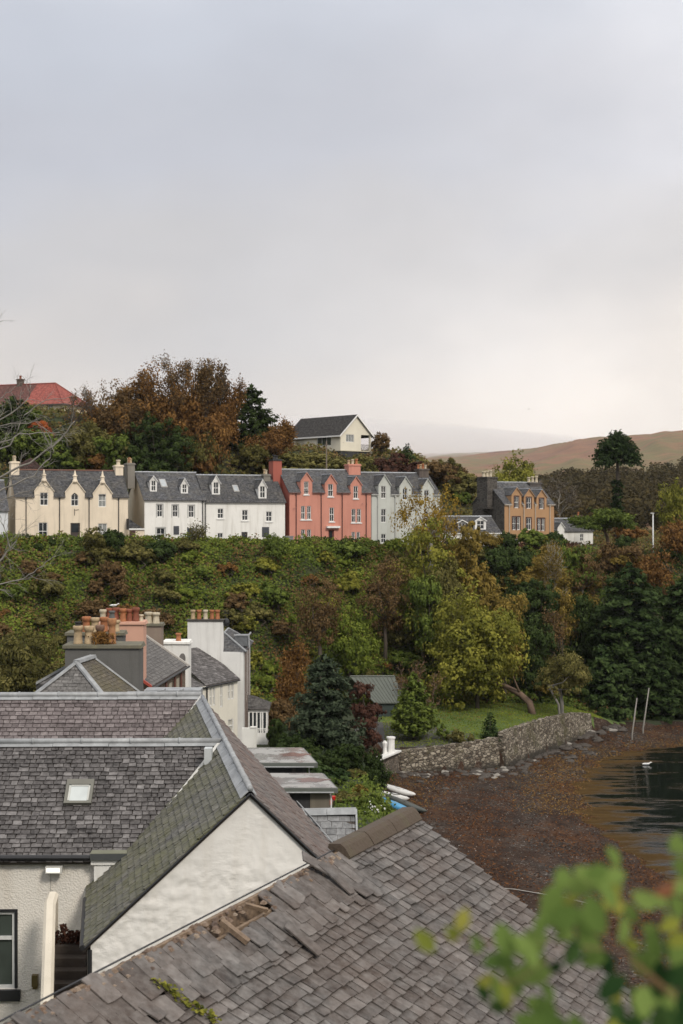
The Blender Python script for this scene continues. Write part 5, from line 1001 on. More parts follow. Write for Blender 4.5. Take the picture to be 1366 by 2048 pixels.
for a, c in ((A0, Lc), (A0, Rc), (AR, Rb)): d = (c-a).normalized(); s_ = d.cross(n_).normalized(); b.prism([a+s_*.13+n_*.03, c+s_*.13+n_*.03, c+n_*.08, c-s_*.13+n_*.03, a-s_*.13+n_*.03, a+n_*.08], (0, 0, .02)) if False else b.hexa([a-s_*.12, a+s_*.12, c+s_*.12, c-s_*.12], [a-s_*.10+n_*.09, a+s_*.10+n_*.09, c+s_*.10+n_*.09, c-s_*.10+n_*.09])
b.build('lead_hip', LEADP, r5); b = MB(); d = (AR-A0).normalized(); s_ = d.cross(n_).normalized()
b.hexa([A0-s_*.16, A0+s_*.16, AR+s_*.16, AR-s_*.16], [A0-s_*.12+n_*.12, A0+s_*.12+n_*.12, AR+s_*.12+n_*.12, AR-s_*.12+n_*.12]); b.build('lead_ridge', LEADP, r5)
ql, qa, qb = at(72, 1368, 60.5), at(172, 1312, 61.5), at(140, 1372, 57.8); b = MB(); b.face([ql, qb, qa]); b.face([ql, qb, qb-n_*5, ql-n_*5]); b.build('rear_slope', SL3, r5); b = MB(); b.hexa([ql-n_*.02, ql+n_*.08, qa+n_*.08, qa-n_*.02], [ql+Vector((.05, -.25, 0)), ql+Vector((.05, -.25, .12)), qa+Vector((.05, -.25, .12)), qa+Vector((.05, -.25, 0))]); b.build('lead_edge', LEADP, r5)
b = MB(); [b.box(x, x+.1, 54.4, 55, at(0, 1392, 55).z-2, at(0, y, 55).z) for x, y in ((-6.9, 1376), (-6.2, 1376))]; b.box(-8.3, -7.15, 54.4, 55.2, 14, at(0, 1384, 55).z); b.box(-7.7, -5.5, 55.4, 56.4, 14, at(0, 1377, 56).z); b.build('parapet_lead', LEADP, r5)
fr0 = lambda q: Vector(q); GRS = m_wall('grey cement stack', (.115, .112, .105), (.05, .05, .04), .5, .5); PNK = m_wall('pink render', (.58, .33, .24), (.35, .2, .15), .3); TAN = m_wall('tan render', (.24, .185, .145), gs=.4); CAPM = m_wall('lichened cap', (.13, .12, .085), (.25, .23, .12), .6, .8)
def wpot(px_, yt, yb2, Y, m, r=.15, cowl=False): P = at(px_, yb2, Y); return (P.x, Y, (yb2-yt)/F*Y*1.03, r, m)
def stack(name, label, x0, x1, yt, Y, dep, zlow, m, pots, capm=None, group=None):
    a, c = at(x0, yt, Y), at(x1, yt, Y); root = empty(name, ((a.x+c.x)/2, Y, zlow), label, 'chimney'); b = MB(); b.box(a.x, c.x, Y, Y+dep, zlow, a.z-.16); b.build('stack', m, root); e = .10
    b = MB(); b.hexa([(a.x-e, Y-e, a.z-.157), (c.x+e, Y-e, a.z-.157), (c.x+e, Y+dep+e, a.z-.157), (a.x-e, Y+dep+e, a.z-.157)], [(a.x-e*.9, Y-e*.9, a.z-.03), (c.x+e*.9, Y-e*.9, a.z-.03), (c.x+e*.3, Y+dep, a.z+.02), (a.x-e*.3, Y+dep, a.z+.02)]); b.build('cap', capm or m, root)
    for (px_, ytp, mm, rr_, v) in pots: P = at(px_, yt, Y+dep*v); hh = (H-(ytp-1024)/F*(Y+dep*v))-a.z; pot(root, fr0, P.x, Y+dep*v, a.z-.03, hh+.03, rr_, mm)
    return root
g1_ = stack('chimney', 'broad grey cement chimney with weeds and buff pots above the hipped roof', 130, 278, 1289, 59, 1.3, 12, GRS, [(156, 1251, POT_B, .19, .4), (178, 1252, POT_B, .19, .4), (200, 1250, m_pot('stained pot', (.22, .13, .09)), .17, .45), (224, 1236, m_pot('tan pot', (.42, .20, .09)), .17, .4)], CAPM)
P = at(224, 1236, 59.5); pot(g1_, fr0, P.x, 59.5, P.z-.02, .32, .12, GRS); P = at(156, 1252, 59.5); pot(g1_, fr0, P.x, 59.5, P.z-.02, .2, .13, POT_K)
rng = np.random.default_rng(8); wd_ = empty('weed', at(205, 1287, 59.3), 'tuft of brown dry weeds growing between pots on the grey chimney', 'weed'); P = rng.normal(size=(260, 3))*[.22, .12, .0]; P[:, 2] = rng.random(260)*.5; link('stalks', quads_mesh('stalks', leaf_quads(P, np.tile([.0, -1., .1], (260, 1)), .06, rng, 3.5, 0, .5), rng.random(260), LPC('rust')), wd_)
stack('chimney', 'grey chimney with orange and buff pots half hidden behind the broad grey one', 134, 245, 1264, 66, 1.0, 12, GRS, [(173, 1233, POT_O, .2, .4), (190, 1235, POT_B, .2, .4), (208, 1234, POT_O, .19, .5), (232, 1240, POT_B, .18, .5)], CAPM)
stack('chimney', 'pink rendered chimney carrying a row of red clay pots', 201, 287, 1243, 74.6, 1.1, 12, PNK, [(206, 1219, POT_C, .17, .3), (219, 1216, POT_R, .18, .5), (232, 1215, POT_R, .18, .5), (246, 1217, POT_O, .18, .3), (259, 1218, POT_R, .17, .4), (272, 1215, POT_R, .18, .4), (282, 1229, POT_C, .13, .5)])
stack('chimney', 'tan rendered chimney with two cream pots right of the pink chimney', 289, 323, 1247, 86, 1.0, 12, TAN, [(297, 1224, POT_C, .22, .4), (312, 1225, POT_C, .22, .4)], CAPM)
# long slate roof running away from the viewer
E0, E1 = at(300, 1373, 74.4), at(372, 1331, 85); dr = E1-E0; angH = math.atan2(-dr.x, dr.y); f, px, U, V = frame(E0, angH); Lh = (Vector((dr.x, dr.y, 0))).length; zE = E0.z; r6 = empty('rubble_house', (E0.x, E0.y, 8), 'brown rubble house with slate roof running back from the pink chimney', 'house')
ur = -2.75; zR = 16.75; pts = [f((ur, 0, zR)), f((.15, 0, zE-.1)), f((.15, Lh, zE-.1)), f((ur, Lh, zR))]; roofpoly(r6, pts, m_slate('brown grey slates', (.06, .054, .05), (.10, .092, .085), (.16, .148, .138)), 51, .21, .27)
b = MB(f); b.face([(ur, 0, zR), (ur*2, 0, zE), (ur*2, Lh, zE), (ur, Lh, zR)]); b.build('rear_slope', SL3, r6); b = MB(f); b.box(ur*2+.1, -.02, .1, Lh-.1, 5, zE-.05); b.prism([(ur*2+.1, .1, zE-.05), (-.02, .1, zE-.05), (ur, .1, zR-.08)], (0, Lh-.2, 0)); b.build('wall', m_stone('brown rubble', (.16, .11, .075), (.26, .19, .13), (.20, .16, .12), 3.0), r6)
b = MB(f); b.hexa([(ur, Lh-.05, zR), (ur, Lh+.14, zR), (.2, Lh+.14, zE-.12), (.2, Lh-.05, zE-.12)], [(ur, Lh-.05, zR+.12), (ur, Lh+.14, zR+.12), (.2, Lh+.14, zE+.0), (.2, Lh-.05, zE+.0)]); b.build('skew', m_paint('pale skew', (.45, .42, .38), .8), r6)
b = MB(f); b.hexa([(ur*.55, -.12, zR-(zR-zE)*.45), (ur*.55, .06, zR-(zR-zE)*.45), (.1, .06, zE-.1), (.1, -.12, zE-.1)], [(ur*.55, -.12, zR-(zR-zE)*.45+.15), (ur*.55, .06, zR-(zR-zE)*.45+.15), (.1, .06, zE+.06), (.1, -.12, zE+.06)]); b.build('red_skew', m_paint('red flashing', (.34, .06, .035), .5), r6)
for v_, m_ in ((4.0, 'rust pipe'), (6.6, 'rust pipe'), (8.6, 'rust pipe')): b = MB(f); b.tube([(.08, v_, zE-.1), (.08, v_, 8)], .06, 6); b.build('downpipe', m_paint('rust brown pipe', (.13, .05, .035), .6), r6)
for v_ in (2.6, 5.3, 7.6): b = MB(f); b.box(-.015, .02, v_, v_+.7, zE-1.9, zE-.5); b.build('window', m_paint('pale window frame', (.42, .38, .30), .5), r6)
b = MB(f); b.tube([(.2, 0, zE-.1), (.2, Lh, zE-.1)], .06, 6); b.build('gutter', BLK, r6)
# white capped gable block with dish
r7 = stack('white_chimney_block', 'white chimney block with satellite dish and one small orange pot', 326, 377, 1283, 90, 1.6, 8, HARLF, [(357, 1266, POT_O, .17, .4)]); P = at(365, 1317, 89.8); b = MB(lambda q: P+Vector((q.x, q.z*.25+q.y*0-abs(q.x)*.15, q.y))); b.face([(math.cos(a)*.20, math.sin(a)*.34, 0) for a in [i*.449 for i in range(14)]]); b.build('satellite_dish', m_paint('grey dish', (.16, .15, .14), .5), r7)
# cream walled house with paired windows, seen obliquely
C0, C3 = at(412, 1372, 113.6), at(475, 1358, 118.0); dr = C3-C0; f, px, U, V = frame(C0, math.atan2(-dr.x, dr.y)); Lj = Vector((dr.x, dr.y, 0)).length; zj = C0.z; r8 = empty('cream_house', (C0.x, C0.y, 4), 'cream house with tall paired windows and steep dark slate roof in the middle distance', 'house'); zrj = at(403, 1294, 119.5).z
def pj(x, y): P = hit(x, y, C0, U); d = P-C0; return d.dot(V), P.z
ws = [(419, 1375, 423.5, 1412), (425.5, 1374, 430, 1411), (440, 1368, 445, 1414), (455.5, 1366, 460.5, 1399), (462.5, 1364, 467.5, 1398), (456, 1438, 467, 1465)]; wr = []
for (x0, y0, x1, y1) in ws: v0, z1 = pj(x0, y0); v1, z0 = pj(x1, y1); z0 = pj((x0+x1)/2, y1)[1]; z1 = min(pj((x0+x1)/2, y0)[1], zj-.05); wr.append((v0, z0, v1, z1))
CRW = m_wall('warm white render', (.74, .70, .60), gs=.15); b = MB(f); b.holed([(-6.5, 3), (Lj, 3), (Lj, zj), (-6.5, zj)], [[(a, c), (d, c), (d, e), (a, e)] for a, c, d, e in wr], lambda a, c: (0, a, c)); b.build('wall', CRW, r8); fs = lambda q: f((-q[1], q[0], q[2]))
for (a, c, d, e) in wr: window(r8, fs, a, c, d, e, v=.07, bars=0, glass=m_glass('blind', (.42, .40, .35), .4))
uj = -3.5; roofpoly(r8, [f((uj, 0, zrj)), f((.15, 0, zj-.05)), f((.15, Lj+.3, zj-.05)), f((uj, Lj+.3, zrj))], S_GREY, 61, .24, .3); roofpoly(r8, [f((uj, -6.5, zrj-.9)), f((.15, -6.5, zj-.1)), f((.15, -.02, zj-.1)), f((uj, -.02, zrj-.9))], S_GREY, 62, .24, .3)
b = MB(f); b.face([(uj, -6.5, zrj-.9), (uj*2, -6.5, zj), (uj*2, Lj, zj), (uj, Lj, zrj)]); b.build('rear_slope', SL3, r8); b = MB(f); b.tube([(.2, -6.5, zj-.08), (.2, Lj, zj-.05)], .06, 6); b.tube([(.1, 0, zj-.1), (.1, 0, 3)], .06, 6); b.build('gutter', BLK, r8)
# tall white gable with five pots and its conservatory
O = at(487, 1475, 119); r9 = empty('tall_white_house', (O.x, O.y, O.z-1), 'tall white gable with broad chimney of five pots and brown pipes', 'house'); X0 = (375-683)/F*119; X1 = O.x; zg = at(487, 1304, 119).z; WPG = m_wall('white painted gable', (.72, .71, .68), (.35, .33, .30), .45, .5); xk = (446-683)/F*119; zk = at(446, 1243, 119).z
b = MB(); b.prism([(X0, 119, 3), (X1, 119, 3), (X1, 119, zg), (xk, 119, zg), (xk, 119, zk), (X0, 119, zk)], (0, .9, 0)); b.build('gable_wall', WPG, r9); b = MB(); b.box(X0, X1-.02, 119.9, 128, 3, zg-.003); b.build('wall', WPG, r9)
b = MB(); b.box(X0-.08, xk+.08, 118.92, 119.98, zk+.003, zk+.16); b.build('cap', m_paint('dark cap', (.05, .045, .04), .8), r9)
for x, m in ((386, POT_B), (398, POT_O), (411, POT_C), (424, POT_O), (435, POT_O)): P = at(x, 1240, 119.5); pot(r9, fr0, P.x, 119.5, zk+.16, .78, .19, m)
zr9 = at(470, 1263, 123).z; b = MB(); e = [(xk, 119.2, zg), (X1+.25, 118.9, zg), (X1+.25, 128, zg), (xk-2, 128, zg)]; t1, t2 = (xk-.1, 121.5, zr9), (xk-.1, 126, zr9); b.face([e[0], e[1], t1]); b.face([e[1], e[2], t2, t1]); b.face([e[2], e[3], t2]); b.face([e[3], e[0], t1, t2]); b.build('roof', SL1, r9)
b = MB(); d = [(X1-.9, 121, zg+.3), (X1+.2, 121, zg+.3), (X1+.2, 123.5, zg+.3), (X1-.9, 123.5, zg+.3)]; b.hexa(d, [(q[0], q[1], zr9-.25) for q in d]); b.build('dormer', m_lead('slate grey dormer', (.18, .19, .20)), r9); b = MB()
for a, c in ((e[1], t1), (e[2], t2), (t1, t2), ((X1-.95, 120.95, zr9-.2), (X1+.3, 120.95, zr9-.2)), ((X1+.3, 120.95, zr9-.2), (X1+.3, 123.6, zr9-.2)), ((X1+.3, 120.95, zr9-.2), (X1+.35, 120.9, zg+.1))): b.tube([Vector(a)+n_*.05, Vector(c)+n_*.05], .08, 6)
b.build('lead_ridge', LEADP, r9); b = MB(); b.tube([(X0-1.8, 119.5, zg+.1), (X0-.1, 119.5, zk-2.1)], .1, 6); b.build('skew', LEADP, r9)
for y_, w_ in ((119.6, .07), (121.6, .06), (124, .07)): b = MB(); b.tube([(X1+.12, y_, zg+.2), (X1+.12, y_, 4)], w_, 6); b.build('downpipe', m_paint('grey brown pipe', (.17, .13, .11), .6), r9)
P = at(451, 1247, 119.5); b = MB(); b.tube([(P.x, 119.4, zk-.3), (P.x, 119.4, zk+.9)], .02, 4); [b.tube([(P.x-.3, 119.4, zk+.9-.12*i), (P.x+.35, 119.4, zk+.9-.12*i)], .012, 3) for i in range(3)]; b.lathe((P.x+.1, 119.3, zk-.45), [(.05, 0), (.22, .1), (.26, .35), (.2, .6), (.05, .7)], 10); b.build('aerial', BLK, r9)
r10 = empty('conservatory', at(517, 1475, 122), 'small white conservatory with hipped slate roof behind the tall white gable', 'conservatory'); q0, q1 = at(496, 1475, 122), at(535, 1475, 122); zt = at(0, 1417, 122).z; zb = q0.z-.6; b = MB(); xs_ = [q0.x, q0.x+.35, q0.x+1.05, q0.x+1.2, q1.x]
b.box(q0.x, q1.x, 122, 122.12, zb, zb+1.0); b.box(q0.x, q1.x, 122, 122.12, zt-.35, zt); [b.box(x-.06, x+.06, 121.98, 122.1, zb+1.003, zt-.353) for x in (q0.x+.08, q0.x+.42, q0.x+.75, q0.x+1.08, q1.x-.42, q1.x-.07)]; b.box(q1.x-.12, q1.x, 122.13, 126, zb, zt); b.build('frame', WHT, r10); b = MB(); b.box(q0.x+.1, q1.x-.15, 122.06, 122.09, zb+1.003, zt-.36); b.build('pane', GL, r10)
b = MB(); a_ = [(q0.x-.3, 121.8, zt), (q1.x+.18, 121.8, zt), (q1.x+.18, 126, zt), (q0.x-.3, 126, zt)]; tp = [(q0.x-.3, 123.6, zt+1.0), (q0.x+.5, 123.8, zt+.85)]; b.face([a_[0], a_[1], tp[1], tp[0]]); b.face([a_[1], a_[2], tp[1]]); b.face([a_[2], a_[3], tp[0], tp[1]]); b.prism(a_, (0, 0, -.1)); b.build('roof', SL3, r10)
# garden walls and white fretwork bench by the conservatory
p0, p1 = at(484, 1490, 113), at(513, 1456, 113); b = MB(); b.box(p0.x, p1.x, 113, 113.25, hz(p0.x, 113)-.2, p1.z); b.box(p1.x-.5, p1.x+.03, 112.95, 113.3, p1.z+.003, p1.z+.1); tag(b.build('garden_wall', HARLF), 'low white rendered garden wall below the conservatory', 'wall')
def fret(name, label, x0, x1, yt, yb2, Y, n, cat):
    a, c = at(x0, yb2, Y), at(x1, yt, Y); b = MB(); b.box(a.x, c.x, Y-.03, Y+.03, c.z-.06, c.z); b.box(a.x, c.x, Y-.03, Y+.03, a.z+.1, a.z+.16); w = (c.x-a.x)/n
    for i in range(n+1): x = a.x+w*i; b.box(x-.025, x+.025, Y-.02, Y+.02, a.z-.3, c.z+.05)
    for i in range(n): x = a.x+w*(i+.5); b.tube([(x+math.cos(t)*w*.38, Y, (a.z+c.z)/2+.05+math.sin(t)*(c.z-a.z)*.3) for t in [k*.628 for k in range(11)]], .022, 4)
    return tag(b.build(name, WHT), label, cat)
fret('garden_bench', 'white ornamental metal bench beside the conservatory', 516, 531, 1457, 1476, 116, 3, 'bench'); fret('fence', 'short white ornamental fence behind the dark parked car', 641, 660, 1581, 1610, 88, 6, 'fence')
# --- dark shed
O = at(752, 1452, 140); f, px, U, V = frame(O, R(2)); O.z = hz(O.x, O.y); rs = empty('shed', O, 'dark green shed with pitched ribbed metal roof at the end of the driveway', 'shed'); ze = at(752, 1408, 139.6).z; Ws = px(808, 1408)[0]; zr = at(700, 1354, 143.5).z; MR = m_paint('ribbed green grey metal', (.105, .115, .095), .45, .2); DG = m_paint('dark green boards', (.035, .05, .045), .6)
b = MB(f); b.box(.1, Ws-.1, 0.1, 6.5, O.z-.5, ze-.06); b.build('wall', DG, rs); b = MB(f); [b.box(.15+i*.22, .19+i*.22, .06, .097, O.z-.3, ze-.1) for i in range(int((Ws-.2)/.22))]; b.build('boards', DG, rs)
xl = px(700, 1354, 3.3)[0]; xr = px(789, 1352, 3.3)[0]; b = MB(f); b.prism([(-.15, -.15, ze), (Ws+.2, -.15, ze), (xr, 3.3, zr), (xl, 3.3, zr)], (0, 0, .08)); b.prism([(xl, 3.3, zr), (xr, 3.3, zr), (Ws+.2, 6.8, ze), (-2.5, 6.8, ze)], (0, 0, .08)); b.build('roof', MR, rs)
b = MB(f); nr = 11
for i in range(nr+1): t = i/nr; b.tube([(-.15+(Ws+.35)*t, -.16, ze+.11), (xl+(xr-xl)*t, 3.3, zr+.11)], .035, 4)
b.tube([(xl, 3.3, zr+.12), (xr, 3.3, zr+.12)], .08, 6); b.build('roof_ribs', MR, rs)
# --- sea wall of pale rubble
SW = m_stone('sea wall rubble', (.10, .075, .05), (.43, .375, .29), (.025, .02, .016), 2.7, 1.7, 1.3)
def rubble_wall(name, label, pts, mat, th=.55, dn=.10):
    """pts: (x, y, ztop, zbase)"""
    b = MB(); rng = random.Random(3); cols = []
    for (a, c) in zip(pts[:-1], pts[1:]):
        L_ = math.hypot(c[0]-a[0], c[1]-a[1]); n = max(2, int(L_/.35))
        for i in range(n+(c is pts[-1])): t = i/n; cols.append([a[k]+(c[k]-a[k])*t for k in range(4)])
    G1 = []; G2 = []
    for i, (x, y, zt, zb_) in enumerate(cols):
        j = min(i+1, len(cols)-1); k = max(i-1, 0); d = Vector((cols[j][0]-cols[k][0], cols[j][1]-cols[k][1], 0)).normalized(); nn = Vector((d.y, -d.x, 0)); zt += rng.uniform(-.07, .10); col = []
        for r_ in range(9): f_ = r_/8; q = Vector((x, y, zb_+(zt-zb_)*f_))+nn*((1-f_)*.28+rng.uniform(-dn, dn)*.6); col.append(b.p(q))
        G1.append(col); G2.append([b.p(Vector((x, y, zt))-nn*th), b.p(Vector((x, y, zb_))-nn*th)])
    for i in range(len(cols)-1):
        for r_ in range(8): b.idx([G1[i][r_], G1[i+1][r_], G1[i+1][r_+1], G1[i][r_+1]])
        b.idx([G1[i][8], G1[i+1][8], G2[i+1][0], G2[i][0]]); b.idx([G2[i][0], G2[i+1][0], G2[i+1][1], G2[i][1]])
    b.idx(G1[-1]+[G2[-1][0], G2[-1][1]]); b.idx((G1[0]+[G2[0][0], G2[0][1]])[::-1]); o = b.build(name, mat); return tag(o, label, 'wall')
rubble_wall('sea_wall', 'pale rubble sea wall running along the far edge of the beach', [(5.0, 126.1, 2.75, .4), (9, 127.7, 2.9, .4), (14.4, 130.6, 3.3, .3)], SW); rubble_wall('sea_wall', 'long rubble sea wall rising towards the dark conifers, beyond the notch', [(14.9, 130.9, 3.7, .3), (20, 139.6, 3.75, .2), (24, 146, 3.4, .1), (26.3, 150, 2.7, .0)], SW)
rubble_wall('garden_wall', 'brown stone wall with white coping above the beached kayaks', [(2.6, 121.5, 2.75, .6), (4.95, 125.9, 2.75, .5)], m_stone('brown stone', (.12, .095, .07), (.22, .18, .14), (.06, .05, .04), 2.6))
b = MB(); p0, p1 = at(752, 1512, 121.8), at(796, 1503, 125.6); b.hexa([(2.5, 121.2, 2.79), (3.2, 121.0, 2.79), (5.3, 125.8, 2.79), (4.5, 126.2, 2.79)], [(2.5, 121.2, 2.93), (3.2, 121.0, 2.93), (5.3, 125.8, 2.93), (4.5, 126.2, 2.93)]); q = at(782, 1500, 124.5); b.lathe((q.x, 124.9, 2.93), [(.34, 0), (.34, 1.15), (.40, 1.18), (.40, 1.32), (.28, 1.34)], 12); b.lathe((q.x-.55, 124.2, 2.93), [(.2, 0), (.16, .5), (.24, .9), (.1, 1.1)], 8); tag(b.build('gate_pillar', WHT), 'white coping and round gate pillar where the driveway meets the stone wall', 'pillar')
# rocks at the foot of the wall
RK = m_wall('dark wet rock', (.06, .05, .042), (.12, .10, .07), .5, .8, 8); RK2 = m_wall('pale rock', (.26, .24, .21), gs=.4, bump=.8, bscale=8); rr = random.Random(9)
def rock_mesh(sd, m):
    r_ = random.Random(sd); b = MB(); pr = []; n = 8
    for i in range(6): el_ = -math.pi/2+math.pi*i/5; pr.append([b.p((math.cos(a*2*math.pi/n)*math.cos(el_)*(1+r_.uniform(-.25, .25)), math.sin(a*2*math.pi/n)*math.cos(el_)*(1+r_.uniform(-.25, .25)), math.sin(el_)*.6*(1+r_.uniform(-.2, .2)))) for a in range(n)])
    for i in range(5):
        for k in range(n): b.idx([pr[i][k], pr[i][(k+1) % n], pr[i+1][(k+1) % n], pr[i+1][k]])
    me = bpy.data.meshes.new('rock'); me.from_pydata([tuple(q) for q in b.v], [], b.f); me.materials.append(m); return me
RM = [rock_mesh(i, RK if i < 4 else RK2) for i in range(5)]
for i in range(190):
    x = rr.uniform(5, 30); y = float(f_yw(x))-abs(rr.gauss(0, 2.4 if i % 3 else .8))-.7; ip = 4 if rr.random() < .12 else rr.randrange(4); o = link('rock', RM[ip], None, (x, y, hz(x, y)+.02)); s = rr.uniform(.12, .42)*(1.4 if x > 22 else 1); o.scale = (s*rr.uniform(.8, 1.6), s, s*rr.uniform(.6, 1)); o.rotation_euler.z = rr.random()*6
    tag(o, 'pale rock lying at the foot of the sea wall' if ip == 4 else 'dark wet rock lying at the foot of the sea wall', 'rock', 'pale rocks under the sea wall' if ip == 4 else 'dark rocks under the sea wall')
# pebbles and weed on the beach
def scatter(name, n, mat, sx, sz, seed, asp, fn):
    rng = np.random.default_rng(seed); X = rng.uniform(1.8, 46, n); Y = rng.uniform(60, 162, n); m = (X > f_xw(Y)+.2) & (Y < f_yw(X)-.3) & (X < f_xs(Y)+1.5) & (fn(X, Y) > rng.random(n)); X, Y = X[m], Y[m]; P = np.stack([X, Y, hmap(X, Y)+sz], 1); Q = leaf_quads(P, np.tile([0, -.25, 1.], (len(P), 1)), sx, rng, asp, .3, .35); tag(link(name, quads_mesh(name, Q, rng.random(len(P)), mat)), kind='stuff')
nzf = lambda X, Y: .5+.5*np.sin(X*.6+2*np.sin(Y*.13))*np.sin(Y*.22+1.5*np.sin(X*.3))
pale = m_slate('pebbles', (.06, .048, .040), (.14, .115, .095), (.36, .32, .28)); scatter('pebbles', 15000, pale, .075, .03, 1, 1.2, lambda X, Y: .25+.75*nzf(X, Y))
wee = m_leaf('seaweed', (.018, .009, .006), (.060, .027, .013), (.145, .062, .022), 0, 0); scatter('seaweed', 150000, wee, .09, .035, 2, 2.2, lambda X, Y: .08+.9*(1-nzf(X, Y))**1.6)
wor = m_leaf('orange seaweed', (.05, .029, .012), (.12, .068, .022), (.20, .118, .036), 0, 0); scatter('seaweed', 110000, wor, .085, .035, 3, 2.4, lambda X, Y: np.clip(1-np.abs(X-f_xs(Y)+1.5)/4.5, 0, 1)*(Y > 112)*1.3+np.clip(1-np.hypot(X-5, (Y-117)*.4)/4, 0, 1)+.25*np.clip(1-np.abs(f_yw(X)-Y-5)/5, 0, 1))
# posts in the shallows
PW = m_wood('pale post wood', (.16, .15, .13), (.30, .28, .25))
for (x0, y0, x1, y1, Y, lb) in ((1264, 1470, 1274, 1396, 147, 'shorter pale wooden post leaning by the water in front of the dark conifers'), (1286, 1458, 1298, 1376, 150, 'taller thin wooden post leaning by the water in front of the dark conifers')):
    a, c = at(x0, y0, Y), at(x1, y1, Y); b = MB(); b.tube([(a.x, a.y, -.4), tuple(a), tuple(c)], [.11, .09, .06], 8); tag(b.build('mooring_post', PW, None, True), lb, 'post')
# kayaks
def kayak(name, label, x0, y0, x1, y1, wd, m, m2, cat, dz=0.0):
    Y0_ = (H-1.35)*F/(y0-1024); Y1_ = (H-1.2)*F/(y1-1024); a, c = at(x0, y0, Y0_), at(x1, y1, Y1_); a.z = 1.42+dz; c.z = hz(c.x, c.y)+.16+dz; L_ = (c-a).length; d = (c-a).normalized(); s_ = d.cross(n_).normalized(); u_ = s_.cross(d).normalized(); root = empty(name, (a+c)/2, label, cat); b = MB(); rings = []
    for i in range(13):
        t = i/12; w = wd/2*math.sin(math.pi*min(1, max(0, t)))**.55+.01; hh = .25*math.sin(math.pi*t)**.4+.03; rise = .16*(2*t-1)**4; ce = a+d*L_*t+u_*rise; rings.append([b.p(ce+s_*math.cos(k*math.pi/5)*w+u_*math.sin(k*math.pi/5)*hh*(1.0 if k <= 5 else .9)) for k in range(10)])
    for i in range(12):
        for k in range(10): b.idx([rings[i][k], rings[i][(k+1) % 10], rings[i+1][(k+1) % 10], rings[i+1][k]])
    b.idx(rings[0][::-1]); b.idx(rings[-1]); b.build('hull', m, root, True); b = MB(); ce = (a+c)/2+u_*.262; b.face([ce+d*math.cos(t)*.45+s_*math.sin(t)*.2 for t in [k*.524 for k in range(12)]]); b.build('cockpit', m2, root)
WK = m_paint('white hull', (.62, .61, .58), .35); KK = m_paint('dark green hull', (.06, .065, .055), .45); KB = m_paint('blue hull', (.10, .34, .58), .35)
kayak('kayak', 'white kayak on the beach, farthest of the beached boats', 768, 1574, 831, 1588, .95, WK, KK, 'kayak'); kayak('kayak', 'grey white kayak lying in front of the farthest white one', 740, 1583, 806, 1600, .7, m_paint('grey white hull', (.48, .47, .46), .4), KK, 'kayak'); kayak('kayak', 'dirty white kayak between the two other white kayaks', 760, 1588, 818, 1596, .55, WK, KK, 'kayak')
kayak('kayak', 'dark green kayak on the beach with its point to the right', 770, 1594, 854, 1620, .9, KK, BLK, 'kayak'); kayak('kayak', 'blue and white kayak nearest the foreground roof', 750, 1596, 829, 1624, .95, KB, WK, 'kayak')
# mooring rope
b = MB(); pts = [(978, 1755), (1030, 1758), (1080, 1762), (1130, 1768), (1180, 1778)]; vv = []
for x, y in pts: Y = 22.6*F/(y-1024)*1.0; p = at(x, y, Y); vv.append(Vector((p.x, p.y, hz(p.x, p.y)+.07)))
b.tube(vv, .035, 5); tag(b.build('mooring_rope', m_paint('pale rope', (.35, .33, .30), .8)), 'pale mooring rope stretched across the beach', 'rope')
# flowering garden shrub and cordyline between the extension and the beach
def garden():
    g = Vector((1.6, 98, hz(1.6, 98)))
    rng = np.random.default_rng(15)
    for (x0, x1, yt, yb2, Y, lb, kd, fl, sd) in ((703, 780, 1590, 1672, 92, 'leafy green garden shrub with white blossoms behind the ridge stones', 'green', True, 1), (732, 795, 1612, 1660, 97, 'dense green shrub between the white blossoms and the blue kayak', 'green', False, 2), (700, 760, 1572, 1600, 104, 'yellowish garden shrub behind the white blossoms', 'yellowgreen', False, 3)):
        w = (x1-x0)/F*Y; h = (yb2-yt)/F*Y; X = ((x0+x1)/2-683)/F*Y; zt = at(0, yt, Y).z; z0 = min(zt-h, hz(X, Y)); h = zt-z0; bl = lobes(rng, 14, w*.9, w*.8, h*.92, 0); Q, T = crown_quads(rng, bl, 14, 26, .16, .36); Q, bl = fit(Q, bl, w, 0, h); r_ = plant('shrub', (X, Y, z0), lb, 'shrub', Q, T, LPC(kd), limb_mb(rng, bl, h*.2, .05, 2, 0, .2), BRR0)
        if fl: P = rng.normal(size=(26, 3))*[w*.16, .2, h*.10]+[.1, -w*.42, h*.72]; link('blossoms', quads_mesh('blossoms', leaf_quads(P, np.tile([0, -1., .6], (26, 1)), .15, rng, 1.1, .2, .4), rng.random(26), m_leaf('white petals', (.55, .55, .5), (.7, .7, .65), (.8, .8, .76), 0)), r_)
    p = at(718, 1620, 98); z0 = at(0, 1585, 98).z; r_ = empty('cordyline', (p.x, 98, z0-3), 'spiky cordyline palm with drooping leaves beside the white fence', 'palm'); b = MB(); b.tube([(p.x, 98, z0-3), (p.x, 98, z0)], [.09, .07], 6); b.build('trunk', BRR0, r_); n = 420; a = rng.random(n)*6.28; e = rng.random(n)*1.9-.35; s_ = .15+.85*rng.random(n); L_ = .8
    P = np.stack([np.cos(a)*np.cos(e)*L_*s_, np.sin(a)*np.cos(e)*L_*s_, 3+np.sin(e)*L_*s_-.25*s_**2], 1); link('leaves', quads_mesh('leaves', leaf_quads(P, rng.normal(size=P.shape), .07, rng, 4), rng.random(n), LPC('gold')), r_)
garden()
